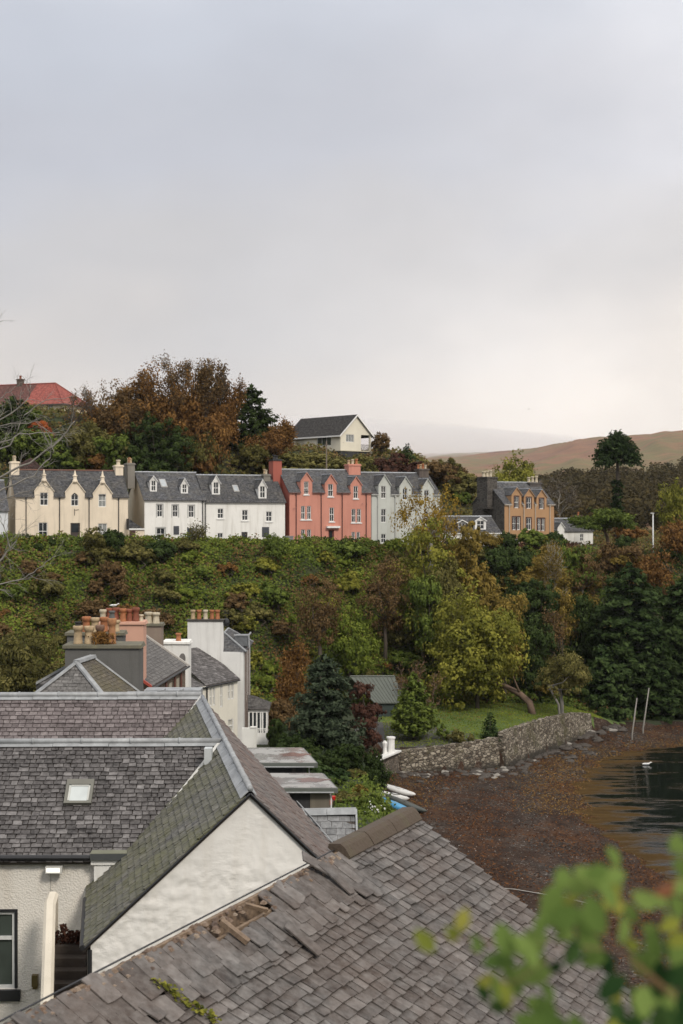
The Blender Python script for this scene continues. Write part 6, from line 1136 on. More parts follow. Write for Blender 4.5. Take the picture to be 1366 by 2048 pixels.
# --- gulls
def gull(label, P, s, flying=False):
    root = empty('gull', P, label, 'gull'); b = MB(lambda q: Vector(P)+q*s); pr = [(-.5, .03, .02), (-.3, .09, .04), (0, .13, .0), (.28, .10, .04), (.40, .07, .14), (.50, .075, .2), (.58, .045, .2), (.66, .012, .17)]; rings = [[b.p((x, r*math.cos(k*.785), z+r*math.sin(k*.785)+.12)) for k in range(8)] for x, r, z in pr]
    for i in range(len(pr)-1):
        for k in range(8): b.idx([rings[i][k], rings[i][(k+1) % 8], rings[i+1][(k+1) % 8], rings[i+1][k]])
    b.idx(rings[0]); b.idx(rings[-1]); b.build('body', WHT, root, True); gm = m_paint('grey wing', (.40, .42, .44), .6)
    for sg in (-1, 1):
        w = MB(lambda q: Vector(P)+q*s)
        if flying: w.prism([(.2, .08*sg, .2), (.1, .6*sg, .42), (-.15, 1.1*sg, .3), (-.2, .6*sg, .36), (-.15, .08*sg, .2)], (0, 0, .02))
        else: w.prism([(.25, .12*sg, .16), (.0, .155*sg, .2), (-.55, .06*sg, .12), (-.2, .14*sg, .06), (.15, .13*sg, .06)], (0, .012*sg, 0))
        w.build('wing', gm, root)
gull('white gull standing on the pots of the pink chimney', at(228, 1213, 75), .45); gull('white gull on the dark water near the seaweed', at(1293, 1530, (H)*F/(1530-1024)), .8); gull('tiny distant gull flying in the cloudy sky', at(1058, 819, 180), .28, True)
# --- bare grey branches entering at the left edge
def bare_tree():
    rng = np.random.default_rng(21); root = empty('bare_tree', (-12.5, 40, hz(-12.5, 40)), 'leafless grey tree whose twigs reach in at the left edge', 'tree'); Yt_ = 40; bT = MB(); bT.tube([(-12.6, Yt_, 8), (-12.2, Yt_, 15), (-11.6, Yt_, 20)], [.25, .2, .15], 8); bT.build('trunk', BRG0, root)
    def P(x, y, dy=0): return at(x, y, Yt_+dy)
    limbs = [([(-120, 1020), (-20, 960), (60, 925), (120, 880), (150, 842)], 3.6, 0), ([(-100, 1050), (-10, 985), (70, 950), (108, 905), (96, 868)], 3.0, 1), ([(-120, 960), (-30, 905), (40, 868), (120, 865)], 2.6, -1), ([(-100, 900), (-20, 850), (35, 818), (60, 790), (62, 770)], 2.4, 1), ([(-60, 930), (20, 890), (50, 830), (90, 800), (160, 790)], 2.0, -.5),
             ([(-80, 1180), (0, 1168), (50, 1156), (85, 1130), (112, 1112)], 2.2, 0), ([(-80, 1150), (0, 1120), (30, 1085), (38, 1060)], 2.0, 1), ([(-80, 1200), (-10, 1135), (20, 1095), (10, 1060), (0, 1030)], 2.2, -1), ([(-90, 1010), (0, 1000), (50, 985), (84, 968), (100, 975)], 1.6, .5), ([(-60, 830), (0, 800), (30, 775), (45, 765)], 1.5, 0), ([(-60, 870), (10, 850), (70, 845), (110, 870), (150, 868)], 1.5, 0), ([(-40, 660), (-10, 648), (6, 640)], 1.2, 0)]
    for pts, r, dy in limbs:
        b = MB(); v = []
        for i in range(len(pts)-1):
            for k in range(4): t = k/4; v.append(P(pts[i][0]+(pts[i+1][0]-pts[i][0])*t+rng.normal()*1.5, pts[i][1]+(pts[i+1][1]-pts[i][1])*t+rng.normal()*1.5, dy+rng.normal()*.05))
        v.append(P(*pts[-1], dy)); n = len(v); rad = [r/71*(1-.75*i/n)*.85 for i in range(n)]; b.tube(v, rad, 6)
        def tw(p, d, L_, r_, lv):
            q = [p]; dd = d.copy()
            for i in range(4): dd = (dd+Vector(rng.normal(size=3))*.16+Vector((.03, 0, .03))).normalized(); q.append(q[-1]+dd*L_/4)
            b.tube(q, [r_*(1-.15*i) for i in range(5)], 4)
            if lv < 2:
                for k in range(3): s_ = Vector(rng.normal(size=3)); tw(q[1+k], (dd+s_*.55).normalized(), L_*.6, r_*.6, lv+1)
        for i in range(3, n-1, 2):
            d = (v[i+1]-v[i]).normalized(); tw(v[i], (d+Vector((rng.normal()*.5, rng.normal()*.3, rng.normal()*.6))).normalized(), rng.uniform(.35, .8), rad[i]*.5, 0)
        b.build('branch', BRG0, root, True)
bare_tree()
# --- out of focus briar close to the lens
def briar():
    rng = np.random.default_rng(33); base = at(1500, 2300, 1.7); root = empty('briar', base, 'blurred briar spray with green and yellowing leaves close to the camera', 'plant'); mats = {'g': m_leaf('briar leaf green', (.075, .13, .03), (.13, .20, .045), (.20, .28, .07), 0, .45), 'd': m_leaf('briar leaf dark', (.014, .038, .012), (.028, .065, .018), (.05, .09, .025), 0, .3), 'y': m_leaf('briar leaf yellow', (.16, .19, .03), (.24, .26, .04), (.32, .30, .06), 0, .4), 'r': m_leaf('briar leaf red', (.20, .07, .035), (.26, .11, .055), (.32, .18, .08), 0, .4)}
    stems = [[(1500, 1900), (1366, 1760), (1290, 1790), (1200, 1825), (1120, 1830)], [(1480, 2150), (1350, 1990), (1200, 1860), (1120, 1900), (1030, 1965), (960, 1955)], [(1350, 1990), (1230, 1900), (1110, 1890), (990, 1885), (915, 1880), (850, 1872)], [(1500, 1700), (1400, 1690), (1345, 1735)], [(1480, 2100), (1300, 1960), (1260, 2000), (1240, 2060)], [(1120, 1830), (1150, 1790), (1180, 1760)]]
    Yd = 1.95; sb = MB()
    for s_ in stems:
        v = []
        for i in range(len(s_)-1):
            for k in range(3): t = k/3; v.append(at(s_[i][0]+(s_[i+1][0]-s_[i][0])*t, s_[i][1]+(s_[i+1][1]-s_[i][1])*t, Yd))
        v.append(at(*s_[-1], Yd)); sb.tube(v, [.0011*(1-.5*i/len(v)) for i in range(len(v))], 6)
    sb.build('stem', m_paint('red brown stem', (.22, .11, .05), .5), root, True)
    L_ = [(1180, 1760, 'g', 95), (1225, 1755, 'g', 80), (1105, 1800, 'g', 90), (1130, 1835, 'g', 100), (1190, 1830, 'g', 95), (1085, 1850, 'g', 70), (1215, 1790, 'g', 70), (1245, 1860, 'r', 70), (1290, 1800, 'r', 70), (1330, 1780, 'r', 55), (1300, 1860, 'r', 60), (1010, 1880, 'g', 85), (1050, 1900, 'g', 95), (1000, 1925, 'g', 90), (1065, 1945, 'g', 100), (1025, 1960, 'g', 90), (925, 1840, 'y', 60), (905, 1868, 'y', 60), (850, 1882, 'y', 70), (955, 1885, 'r', 45), (975, 1960, 'y', 60), (1010, 1990, 'y', 70), (1095, 1985, 'r', 55), (1085, 2020, 'g', 100), (1065, 2060, 'g', 110), (1110, 2050, 'g', 90), (1000, 2010, 'd', 70),
          (1145, 1905, 'd', 70), (1180, 1890, 'g', 85), (1210, 1925, 'd', 80), (1225, 1975, 'd', 85), (1180, 1850, 'g', 90), (1265, 1890, 'y', 50), (1290, 1930, 'g', 90), (1315, 1960, 'd', 100), (1330, 2000, 'g', 110), (1280, 2010, 'g', 110), (1250, 2060, 'd', 110), (1320, 2060, 'd', 120), (1235, 2030, 'd', 90), (1360, 1900, 'g', 90), (1366, 1950, 'd', 110), (1355, 1815, 'g', 80), (1375, 1770, 'g', 90), (1362, 1700, 'g', 75), (1375, 1740, 'g', 80), (1340, 1850, 'y', 60), (1310, 1890, 'g', 80), (1380, 2030, 'd', 120), (1150, 1770, 'g', 80), (1240, 1815, 'y', 50), (1130, 1870, 'g', 70)]
    L_ = [(x, y, 'g' if (k == 'r' and i % 3) else k, sz) for i, (x, y, k, sz) in enumerate(L_)]
    for (x, y, k, sz) in list(L_): L_.append((x+rng.normal()*32, y+rng.normal()*26, 'y' if rng.random() < .12 else k, sz*.75)) if k in 'gd' else None
    for (x, y, k, sz) in L_:
        c = at(x, y, Yd+rng.uniform(-.12, .12)); a = rng.random()*6.28; tx = Vector((math.cos(a), rng.normal()*.5, math.sin(a))).normalized(); nn = Vector((rng.normal()*.4, -1, .4+rng.normal()*.4)); nn = (nn-tx*nn.dot(tx)).normalized(); sd = tx.cross(nn); l = sz/F*Yd*.88; b = MB(); b.tint = rng.random(); m_ = 9; prof = [0, .42, .72, .9, .95, .88, .72, .45, 0]; mid = []; lf = []; rt = []
        for i in range(m_): t = i/(m_-1)-.5; wv = prof[i]*l*.29*(1+.08*(-1)**i); fold = .10*l*prof[i]; bend = -.25*l*t*t; mid.append(b.p(c+tx*l*t+nn*bend)); lf.append(b.p(c+tx*l*t+sd*wv+nn*(bend+fold))); rt.append(b.p(c+tx*l*t-sd*wv+nn*(bend+fold)))
        for i in range(m_-1): b.idx([mid[i], mid[i+1], lf[i+1], lf[i]]); b.idx([mid[i], rt[i], rt[i+1], mid[i+1]])
        b.build('leaf', mats[k], root, True)
briar()
# --- prominent trees on the hill behind the terrace
twiggy(338, 704, 930, 190, 'brown', 'tallest domed brown tree with bare upper twigs on the hilltop', Y=232, per=7, levels=6, nk=(2, 3), leaf=.16, seed=11, spread=.62)
twiggy(262, 738, 930, 120, 'rust', 'reddish brown birch tree on the left flank of the hilltop wood', Y=226, per=8, levels=6, nk=(2, 3), leaf=.2, seed=12, bark=BRG)
twiggy(398, 716, 930, 110, 'brown', 'slender upright brown tree just right of the tallest domed tree', Y=228, per=9, levels=6, nk=(2, 3), leaf=.2, seed=13, spread=.4)
twiggy(440, 738, 925, 92, 'greybrown', 'thinly leaved grey brown tree between the hilltop wood and the dark evergreen', Y=224, per=4, levels=6, nk=(2, 3), leaf=.18, seed=14, spread=.4)
twiggy(478, 752, 920, 80, 'rust', 'small reddish twiggy tree standing behind the dark evergreen tree', Y=228, per=4, levels=5, leaf=.18, seed=15, spread=.45)
broad(330, 785, 900, 150, 'rust', 'broad rust brown leafy tree under the tallest domed tree', Y=216, seed=16, leaf=.26, K=16, per=20)
broad(405, 795, 903, 130, 'orange', 'orange brown leafy tree left of the dark evergreen', Y=214, seed=17, leaf=.26, K=14, per=16)
broad(250, 805, 900, 110, 'brown', 'dull brown leafy tree behind the round dark green tree', Y=215, seed=18, leaf=.26, per=18)
twiggy(300, 770, 940, 120, 'brown', 'dense brown tree in the middle of the hilltop wood', Y=222, per=7, levels=6, nk=(2, 3), leaf=.2, seed=77)
twiggy(440, 810, 910, 60, 'rust', 'rust coloured tree at the left foot of the dark evergreen', Y=212, per=10, levels=5, leaf=.2, seed=78)
conif(503, 772, 912, 135, 'darkgreen', 'large dark evergreen tree with feathery outline left of the cream bungalow', Y=214, seed=19, shape=.5, levels=24, nb=11, leaf=.32, droop=.05, ragged=.4, z0=.02)
broad(312, 836, 962, 142, 'darkgreen', 'round dark green tree directly above the first plain white house', Y=197, seed=20, K=22, bottom=.05, leaf=.22, per=30, clump=.26, flat=1.0)
broad(165, 845, 945, 110, 'olive', 'olive green tree below the red roofed house', Y=205, seed=21, K=15)
broad(205, 872, 955, 95, 'green', 'dull green bushy tree between the olive tree and the round dark tree', Y=196, seed=22, K=11)
conif(28, 794, 905, 130, 'darkgreen', 'dark evergreen with flat spreading branches in front of the red roofed house', Y=208, seed=23, shape=.42, levels=13, nb=11, droop=-.02, leaf=.3, z0=.1)
broad(74, 843, 892, 64, 'redorange', 'bright red orange shrub below the red roofed house', Y=203, seed=24, K=8, bottom=.25, name='shrub', cat='shrub')
twiggy(190, 770, 870, 78, 'orange', 'sparse orange leaved birch right of the red roofed house', Y=228, per=1, levels=5, leaf=.17, seed=25, bark=BRG, spread=.45)
twiggy(150, 782, 862, 60, 'orange', 'thin orange tree partly covering the corner of the red roofed house', Y=214, per=1, levels=4, leaf=.15, seed=26, spread=.5)
broad(540, 856, 950, 108, 'orange', 'orange brown tree between the dark evergreen and the red house chimney', Y=196, seed=27, K=12, leaf=.22, per=16)
twiggy(566, 838, 935, 76, 'rust', 'rusty twiggy tree against the left end of the cream bungalow', Y=199, per=8, levels=5, leaf=.18, seed=28)
broad(610, 905, 955, 150, 'olive', 'low olive scrub on the slope below the cream bungalow', Y=194, seed=29, K=12, bottom=.05, name='shrub', cat='shrub')
broad(705, 909, 960, 110, 'olive', 'dull green scrub below the bungalow veranda', Y=196, seed=30, K=12, bottom=.05, name='shrub', cat='shrub')
twiggy(425, 862, 960, 62, 'olive', 'young thin olive tree behind the second white house', Y=190, per=6, levels=5, leaf=.16, seed=31, bark=BRG, spread=.4)
broad(395, 905, 955, 70, 'orange', 'small orange brown shrub between the white house roofs and the wood', Y=190, seed=32, K=7, name='shrub', cat='shrub')
broad(185, 905, 950, 60, 'orange', 'small orange shrub behind the cream house ridge', Y=186, seed=33, K=7, bottom=.05, name='shrub', cat='shrub')
broad(140, 912, 950, 64, 'green', 'small green bush right of the grey pyramid roof', Y=186, seed=34, K=7, bottom=.05, name='shrub', cat='shrub')
conif(815, 890, 925, 38, 'conifer', 'small lone evergreen on the skyline right of the cream bungalow', Y=218, seed=35, shape=.55, levels=10, leaf=.2, droop=.0)
broad(800, 908, 958, 110, 'maroon', 'dark reddish hedge shrub on the crest behind the grey white house', Y=205, seed=36, K=10, bottom=.05, name='shrub', cat='shrub')
broad(875, 925, 972, 90, 'brown', 'brown bushy shrub right of the orange chimney pots', Y=206, seed=37, K=9, bottom=.05, name='shrub', cat='shrub')
broad(920, 945, 1000, 90, 'olive', 'olive scrub left of the dark stone chimney', Y=206, seed=38, K=9, bottom=.05, name='shrub', cat='shrub')
broad(1022, 910, 1000, 132, 'yellowgreen', 'pale yellow green tree behind the ochre house chimneys', Y=262, seed=39, K=14, leaf=.34, per=18)
twiggy(1120, 945, 1050, 130, 'greybrown', 'wide grey brown nearly bare tree right of the ochre house', Y=238, per=4, levels=6, nk=(2, 3), leaf=.2, seed=40, bark=BRG, spread=.7)

# more of the wood on the hill, standing lower down its slope
for (px_, yt, yb_, w, kd, lb, Yq) in ((232, 800, 900, 110, 'rust', 'rusty tree above the second chimney of the cream house', 206), (275, 788, 897, 120, 'orange', 'orange brown tree on the left slope below the hilltop wood', 212), (365, 775, 895, 110, 'orange', 'orange brown tree at the centre of the hilltop wood', 219), (412, 830, 935, 100, 'rust', 'rust brown tree just above the second white house', 203), (400, 868, 950, 70, 'olive', 'olive brown tree right of the round dark green tree', 201),
  (100, 862, 940, 100, 'green', 'green tree just right of the red orange shrub', 200), (40, 862, 930, 120, 'green', 'green tree under the flat spreading evergreen', 200), (228, 878, 945, 66, 'olive', 'olive tree left of the round dark green tree', 199), (500, 885, 950, 90, 'olive', 'olive green tree left of the red house chimney', 194), (130, 880, 945, 70, 'darkgreen', 'dark green bush above the cream house ridge', 192), (235, 765, 905, 110, 'brown', 'dull brown tree at the left end of the hilltop wood', 222), (428, 755, 910, 90, 'orange', 'brown tree filling the wood left of the dark evergreen', 220), (300, 728, 900, 150, 'rust', 'tall brown tree behind the orange ones in the hilltop wood', 229), (378, 728, 900, 130, 'rust', 'tall brown tree right of the domed one in the hilltop wood', 230)):
    broad(px_, yt, yb_, w, kd, lb, Y=Yq, K=15, leaf=.24, per=17, bottom=.04)
for (px_, yt, yb_, w, kd, lb, Yq) in ((590, 1470, 1560, 110, 'darkgreen', 'dark shrub at the left foot of the large blue green conifer', 108), (690, 1490, 1590, 90, 'darkgreen', 'dark shrub at the right foot of the large blue green conifer', 108), (640, 1520, 1600, 110, 'conifer', 'low dark shrub in front of the large blue green conifer', 104), (560, 1400, 1500, 80, 'brown', 'brown shrub between the conservatory and the blue green conifer', 124), (700, 1560, 1610, 60, 'olive', 'olive shrub beside the cordyline', 106), (553, 1440, 1500, 40, 'darkgreen', 'dark shrub right of the conservatory', 120), (1195, 1425, 1475, 90, 'darkgreen', 'dark shrub at the water end of the sea wall', 155), (1330, 1440, 1490, 130, 'darkgreen', 'dark overhanging bush under the right hand conifer', 158), (1240, 1440, 1482, 100, 'conifer', 'dark low growth under the tallest conifer behind the posts', 157), (718, 1600, 1650, 60, 'green', 'green shrub under the cordyline', 100), (690, 1620, 1660, 60, 'olive', 'olive shrub touching the small slate lean-to', 96), (742, 1560, 1590, 30, 'olive', 'low olive shrub left of the white kayaks', 116)):
    broad(px_, yt, yb_, w, kd, lb, Y=Yq, K=13, leaf=.16, per=24, bottom=.02, name='shrub', cat='shrub')
for (px_, yt, yb_, w, kd, lb, Yq) in ((1055, 1235, 1400, 110, 'darkgreen', 'dark green tree between the big yellow green tree and the small forked olive tree', 153), (1180, 1190, 1330, 100, 'darkgreen', 'dark green tree left of the tallest conifer', 164), (890, 1120, 1300, 110, 'olive', 'olive tree filling the gap under the golden olive tree', 154), (1110, 1180, 1290, 90, 'gold', 'gold brown tree right of the dark dome tree', 163)):
    broad(px_, yt, yb_, w, kd, lb, Y=Yq, K=16, leaf=.22, per=24, bottom=.04)
# monkey puzzle
def monkey():
    rng = np.random.default_rng(5); b, h, w = px_tree(1234, 863, 1010, 106, Y=216); Q = []; T = []
    cz_ = h-4.7
    for i in range(520):
        a = rng.random()*6.283; e = -.02+rng.random()**.85*1.57; rr_ = (.80+.24*rng.random())*(1+.04*math.sin(a*5)+.03*math.sin(a*9+e*4)); m = 22; s_ = np.linspace(.35, 1, m)
        r_ = w/2*math.cos(e)*rr_*s_; z = cz_+4.7*math.sin(e)*rr_*s_-.9*s_**3*math.cos(e)
        P = np.stack([math.cos(a)*r_, math.sin(a)*r_, z], 1)+rng.normal(size=(m, 3))*.09; Q.append(leaf_quads(P, np.tile([math.cos(a)*.5, math.sin(a)*.5, .6], (m, 1)), .26, rng, 1.8, .1, .8)); T.append(np.clip(rng.random()*.3+rng.random(m)*.4+.3*(s_-.6), 0, 1))
    for i in range(130):
        a = rng.random()*6.283; z0 = h*(.30+.27*rng.random()); L_ = w*.10*(.7+.6*rng.random()); m = 14; s_ = np.linspace(.1, 1, m)
        P = np.stack([math.cos(a)*L_*s_, math.sin(a)*L_*s_, z0-.5*s_**2*L_], 1)+rng.normal(size=(m, 3))*.07; Q.append(leaf_quads(P, P*0+[0, 0, 1], .28, rng, 1.8, .1, .8)); T.append(rng.random(m)*.6)
    t = MB(); t.tube([(0, 0, -.5), (.1, 0, h*.5), (.05, 0, h*.93)], [.42, .3, .15], 8)
    plant('monkey_puzzle_tree', b, 'tall monkey puzzle tree with dark umbrella crown and tufted trunk', 'tree', np.concatenate(Q), np.concatenate(T), LP('conifer'), t, BRK)
monkey()
# spreading pine
def pine():
    rng = np.random.default_rng(9); b, h, w = px_tree(1205, 1008, 1110, 130, Y=197); Q = []; T = []; t = MB(); t.tube([(1.0, 0, -.5), (.6, 0, h*.3), (-.2, 0, h*.55)], [.3, .24, .18], 7)
    for i in range(22):
        a = rng.random()*6.283; r_ = w/2*.72*rng.random()**.5; c = np.array([math.cos(a)*r_, math.sin(a)*r_, h*(.92-.45*(r_/(w/2))**1.6)-rng.random()*h*.18]); t.tube([(-.2, 0, h*.5), Vector(c)*.55+Vector((0, 0, h*.22)), Vector(c)], [.13, .09, .04], 5)
        for j in range(16):
            cc = c+rng.normal(size=3)*np.array([w*.085, w*.085, .16]); n = 42; P = cc+rng.normal(size=(n, 3))*np.array([.42, .42, .15]); Q.append(leaf_quads(P, P*0+[0, 0, 1.0], .2, rng, 2.4, .3, .7)); T.append(np.clip(rng.random(n)*.6+.5*(P[:, 2]-cc[2])+.25*rng.random(), 0, 1))
    plant('pine_tree', b, 'flat topped spreading green pine tree on the clifftop', 'tree', np.concatenate(Q), np.concatenate(T), LP('green'), t, BRR)
pine()
# --- the wooded bank, prominent individuals
broad(862, 972, 1090, 150, 'yellow', 'thin golden yellow tree in front of the grey white house', Y=162, seed=41, K=16, leaf=.2, per=12, sub=14, bark=BRG, bottom=.3)
broad(862, 1045, 1275, 170, 'yellowgreen', 'tall ivy clad green tree below the golden yellow tree', Y=157, seed=42, K=26, leaf=.24, bottom=.02, per=24)
broad(938, 1048, 1270, 110, 'gold', 'tall golden olive tree right of the ivy clad green tree', Y=157, seed=43, K=18, leaf=.24, bottom=.05)
broad(845, 1150, 1300, 95, 'green', 'mid green tree growing low on the bank under the ivy clad tree', Y=153, seed=44, K=14, bottom=.05)
broad(955, 1190, 1400, 190, 'yellowgreen', 'big rounded yellow green tree above the lawn', Y=146, seed=45, K=30, leaf=.24, per=30, bottom=.08)
broad(1010, 1190, 1390, 105, 'gold', 'brownish gold tree on the right shoulder of the big yellow green tree', Y=151, seed=46, K=16, leaf=.22, per=22)
broad(1062, 1162, 1320, 116, 'darkgreen', 'dark green dome shaped tree in the middle of the wooded bank', Y=160, seed=47, K=20, leaf=.2, per=32, clump=.26, bottom=.05)
broad(1010, 1095, 1210, 105, 'darkgreen', 'dark green tree between the golden olive tree and the yellow bush', Y=166, seed=48, K=14)
broad(1088, 1105, 1210, 105, 'gold', 'mustard coloured tree under the ochre house', Y=168, seed=49, K=13, leaf=.2, per=16)
broad(1145, 1092, 1215, 90, 'green', 'fresh green tree under the spreading pine', Y=172, seed=50, K=13)
twiggy(1125, 1215, 1400, 130, 'brown', 'brown half bare tree between the dark dome tree and the conifers', Y=157, per=6, levels=6, nk=(2, 3), leaf=.17, seed=51, spread=.7)
broad(1165, 1100, 1260, 90, 'brown', 'tall brown tree left of the dark conifers', Y=172, seed=52, K=14, leaf=.2, per=14, bark=BRG)
conif(1258, 1128, 1480, 215, 'conifer', 'tallest dark conifer at the water edge', Y=161, seed=53, shape=.42, levels=34, nb=13, leaf=.30, droop=.32, dens=1.5, z0=.02)
conif(1368, 1155, 1490, 200, 'conifer', 'dark conifer at the right edge of the picture', Y=163, seed=54, shape=.4, levels=32, nb=13, leaf=.30, droop=.32, dens=1.5, z0=.02)
conif(1205, 1290, 1475, 130, 'conifer', 'shorter dark conifer left of the tallest one', Y=157, seed=55, shape=.5, levels=24, nb=12, leaf=.28, droop=.3, dens=1.5, z0=.02)
conif(1312, 1240, 1480, 130, 'conifer', 'dark conifer standing between the two tall ones', Y=158, seed=56, shape=.5, levels=26, nb=12, leaf=.28, droop=.3, dens=1.5, z0=.02)
broad(1356, 1040, 1160, 90, 'rust', 'rust brown tree right of the street lamp', Y=186, seed=57, K=14, leaf=.2, per=14)
broad(1225, 1085, 1200, 120, 'brown', 'brown leafy tree in front of the spreading pine', Y=180, seed=58, K=14, leaf=.2, per=14)
broad(1300, 1104, 1200, 120, 'rust', 'reddish brown tree below the street lamp', Y=178, seed=59, K=12, leaf=.2, per=14)
broad(1345, 962, 1060, 70, 'yellowgreen', 'yellow green tree at the right edge beyond the street lamp', Y=222, seed=60, K=11, leaf=.26, per=14)
broad(1250, 1045, 1100, 80, 'orange', 'orange brown bushes between the pine and the street lamp', Y=212, seed=61, K=10, leaf=.24, per=14)
broad(770, 1112, 1262, 120, 'brown', 'brown tree left of the ivy clad green tree', Y=154, seed=62, K=14, leaf=.19, per=15)
broad(700, 1215, 1345, 130, 'bright', 'bright green ivy covered tree above the dark shed', Y=147, seed=63, K=16, bottom=.02, flat=.9)
broad(640, 1150, 1290, 110, 'brown', 'brown tree on the bank behind the blue green conifer', Y=146, seed=64, K=12, leaf=.19, per=14)
twiggy(600, 1285, 1480, 110, 'rust', 'rusty brown tree just behind the blue green conifer', Y=128, per=10, levels=5, leaf=.16, seed=65, r0=.12)
conif(648, 1312, 1560, 172, 'blueconifer', 'large blue green conifer beside the flat roofed extensions', Y=112, seed=66, shape=.42, levels=30, nb=14, ragged=.42, leaf=.19, droop=.15, dens=1.7, z0=.02)
broad(735, 1368, 1520, 66, 'maroon', 'dark red brown upright shrub beside the large blue green conifer', Y=122, seed=67, K=18, leaf=.15, bottom=.02, per=26, name='shrub', cat='shrub')
conif(828, 1350, 1505, 108, 'green', 'loose green conical tree beside the driveway', Y=130.5, seed=68, shape=.6, levels=24, nb=12, leaf=.20, droop=-.12, dens=1.5, z0=.1, name='tree', cat='tree')
broad(1130, 1305, 1442, 112, 'olive', 'small olive tree with pale forked trunks at the end of the sea wall', Y=145, seed=69, K=16, leaf=.17, bark=BRG, trunks=3, bottom=.4, per=26)
conif(980, 1427, 1476, 50, 'conifer', 'small dark conifer on top of the sea wall', Y=131.8, seed=70, shape=.6, levels=12, leaf=.14, dens=1.4, z0=.02)
broad(886, 1448, 1492, 28, 'green', 'small rounded bush at the edge of the lawn', Y=130.5, seed=71, K=8, leaf=.12, bottom=.02, sub=12, per=16, name='shrub', cat='shrub')
broad(925, 1462, 1500, 62, 'olive', 'low weedy shrub spilling over the sea wall', Y=129.6, seed=72, K=8, leaf=.12, bottom=.02, per=16, name='shrub', cat='shrub')
broad(735, 1505, 1600, 84, 'darkgreen', 'dark evergreen shrub above the beached kayaks', Y=112, seed=73, K=16, leaf=.15, bottom=.02, per=28, name='shrub', cat='shrub')
broad(52, 1262, 1420, 165, 'olive', 'large olive willow bush at the left foot of the bank', Y=128, seed=74, K=20, leaf=.17, bottom=.02, per=26, name='shrub', cat='shrub', asp=2.2)
broad(150, 1330, 1420, 90, 'darkgreen', 'dark green bush behind the hipped slate roof', Y=122, seed=75, K=12, leaf=.17, bottom=.02, name='shrub', cat='shrub')
broad(196, 1056, 1140, 66, 'olive', 'rounded olive willow poking above the hedge under the cream house', Y=151, seed=76, K=14, leaf=.15, bottom=.02, name='shrub', cat='shrub', asp=2.2)
twiggy(1105, 1080, 1180, 70, 'gold', 'bare white branched sapling with a few gold leaves below the ochre house', Y=165, per=3, levels=5, leaf=.14, seed=79, bark=BRW, r0=.07)
broad(548, 1068, 1110, 46, 'green', 'round dark green bush left of the red house door path', Y=158, seed=80, K=9, leaf=.15, bottom=.02, name='shrub', cat='shrub')
twiggy(395, 1048, 1085, 44, 'olive', 'grey green bush with bare stems in front of the first plain white house', Y=158.5, per=5, levels=4, leaf=.12, seed=81, r0=.04, bark=BRG)
twiggy(850, 1320, 1420, 120, 'brown', 'reddish brown bare twigged tree behind the green conical tree', Y=141, per=2, levels=6, nk=(2, 3), leaf=.12, seed=82, r0=.1, bark=BRR, spread=.75)
# fallen, leaning trunk at the edge of the lawn
b_ = MB(); g_ = ground(1066, 1428, 120); b_.tube([g_+Vector((0, 0, -.3)), g_+Vector((-.3, .3, 1.1)), g_+Vector((-1.2, .8, 1.9)), g_+Vector((-2.6, 1.6, 2.6)), g_+Vector((-4.2, 2.4, 3.0))], [.42, .36, .32, .26, .15], 9)
b_.tube([g_+Vector((-1.2, .8, 1.9)), g_+Vector((-1.6, .5, 2.8)), g_+Vector((-2.0, .2, 3.8))], [.16, .1, .05], 6)
tag(b_.build('fallen_tree', BRR, None, True), 'leaning bare brown tree trunk at the back edge of the lawn', 'fallen tree')

# --- repeated shrubs, one prototype per kind, copied over the slopes
def proto(name, kind, seed, w, h, K, leaf, asp=1.4, per=22, sub=14, twigs=False):
    rng = np.random.default_rng(seed)
    if twigs:
        tm, tips = twig_mb(rng, h, w, 5, .07, .7, (2, 4), .25, .3, .014); Q, T = tuft_quads(rng, tips, per, leaf, .16)
    else:
        bl = lobes(rng, K, w*.85, w*.85, h*.85, 0); Q, T = crown_quads(rng, bl, sub, per, leaf, .36, .85, asp); tm = limb_mb(rng, bl, h*.2, .06, 3, 0, .2)
    return quads_mesh('crown', Q, T, LP(kind)), tm, kind
PR = {}
LBL = {'green': 'mid green leafy shrub on the steep bank', 'bright': 'bright green bramble mound on the steep bank', 'olive': 'olive green leafy shrub on the steep bank', 'brown': 'dull brown autumn shrub on the steep bank', 'rust': 'rust red bracken clump on the steep bank',
       'yellowgreen': 'yellow green leafy shrub on the steep bank', 'darkgreen': 'dark green ivy mound on the steep bank', 'maroon': 'deep maroon shrub on the steep bank', 'gold': 'golden brown sapling on the wooded right bank', 'greybrown': 'grey brown twiggy shrub on the bank'}
specs = {'green': (101, 3.0, 1.9, 8, .19), 'bright': (102, 2.8, 1.3, 8, .22), 'olive': (103, 3.0, 2.2, 8, .17), 'brown': (104, 2.8, 2.0, 8, .15), 'rust': (105, 2.4, 1.1, 7, .15),
         'yellowgreen': (106, 2.6, 1.7, 7, .19), 'darkgreen': (107, 3.2, 2.2, 9, .19), 'maroon': (108, 2.2, 1.2, 6, .14), 'gold': (109, 3.4, 3.6, 9, .18), 'greybrown': (110, 3.0, 2.4, 0, .13)}
for k, (sd, w, h, K, lf) in specs.items():
    me, tm, kd = proto(k, k, sd, w, h, K, lf, per=5 if k == 'greybrown' else 22, twigs=(k == 'greybrown'))
    tme = bpy.data.meshes.new('trunk'); tme.from_pydata([tuple(q) for q in tm.v], [], tm.f); tme.materials.append(BRK); PR[k] = (me, tme)
def put(kind, p, s, rz, hs=1.0, label=None, group=None, name='shrub'):
    root = empty(name, p, label or LBL[kind], 'shrub', group or kind+' shrubs of the bank'); root.scale = (s, s, s*hs); root.rotation_euler.z = rz
    link('crown', PR[kind][0], root); link('stems', PR[kind][1], root)
rnd = random.Random(42); cnt = 0; tries = 0; placed = []
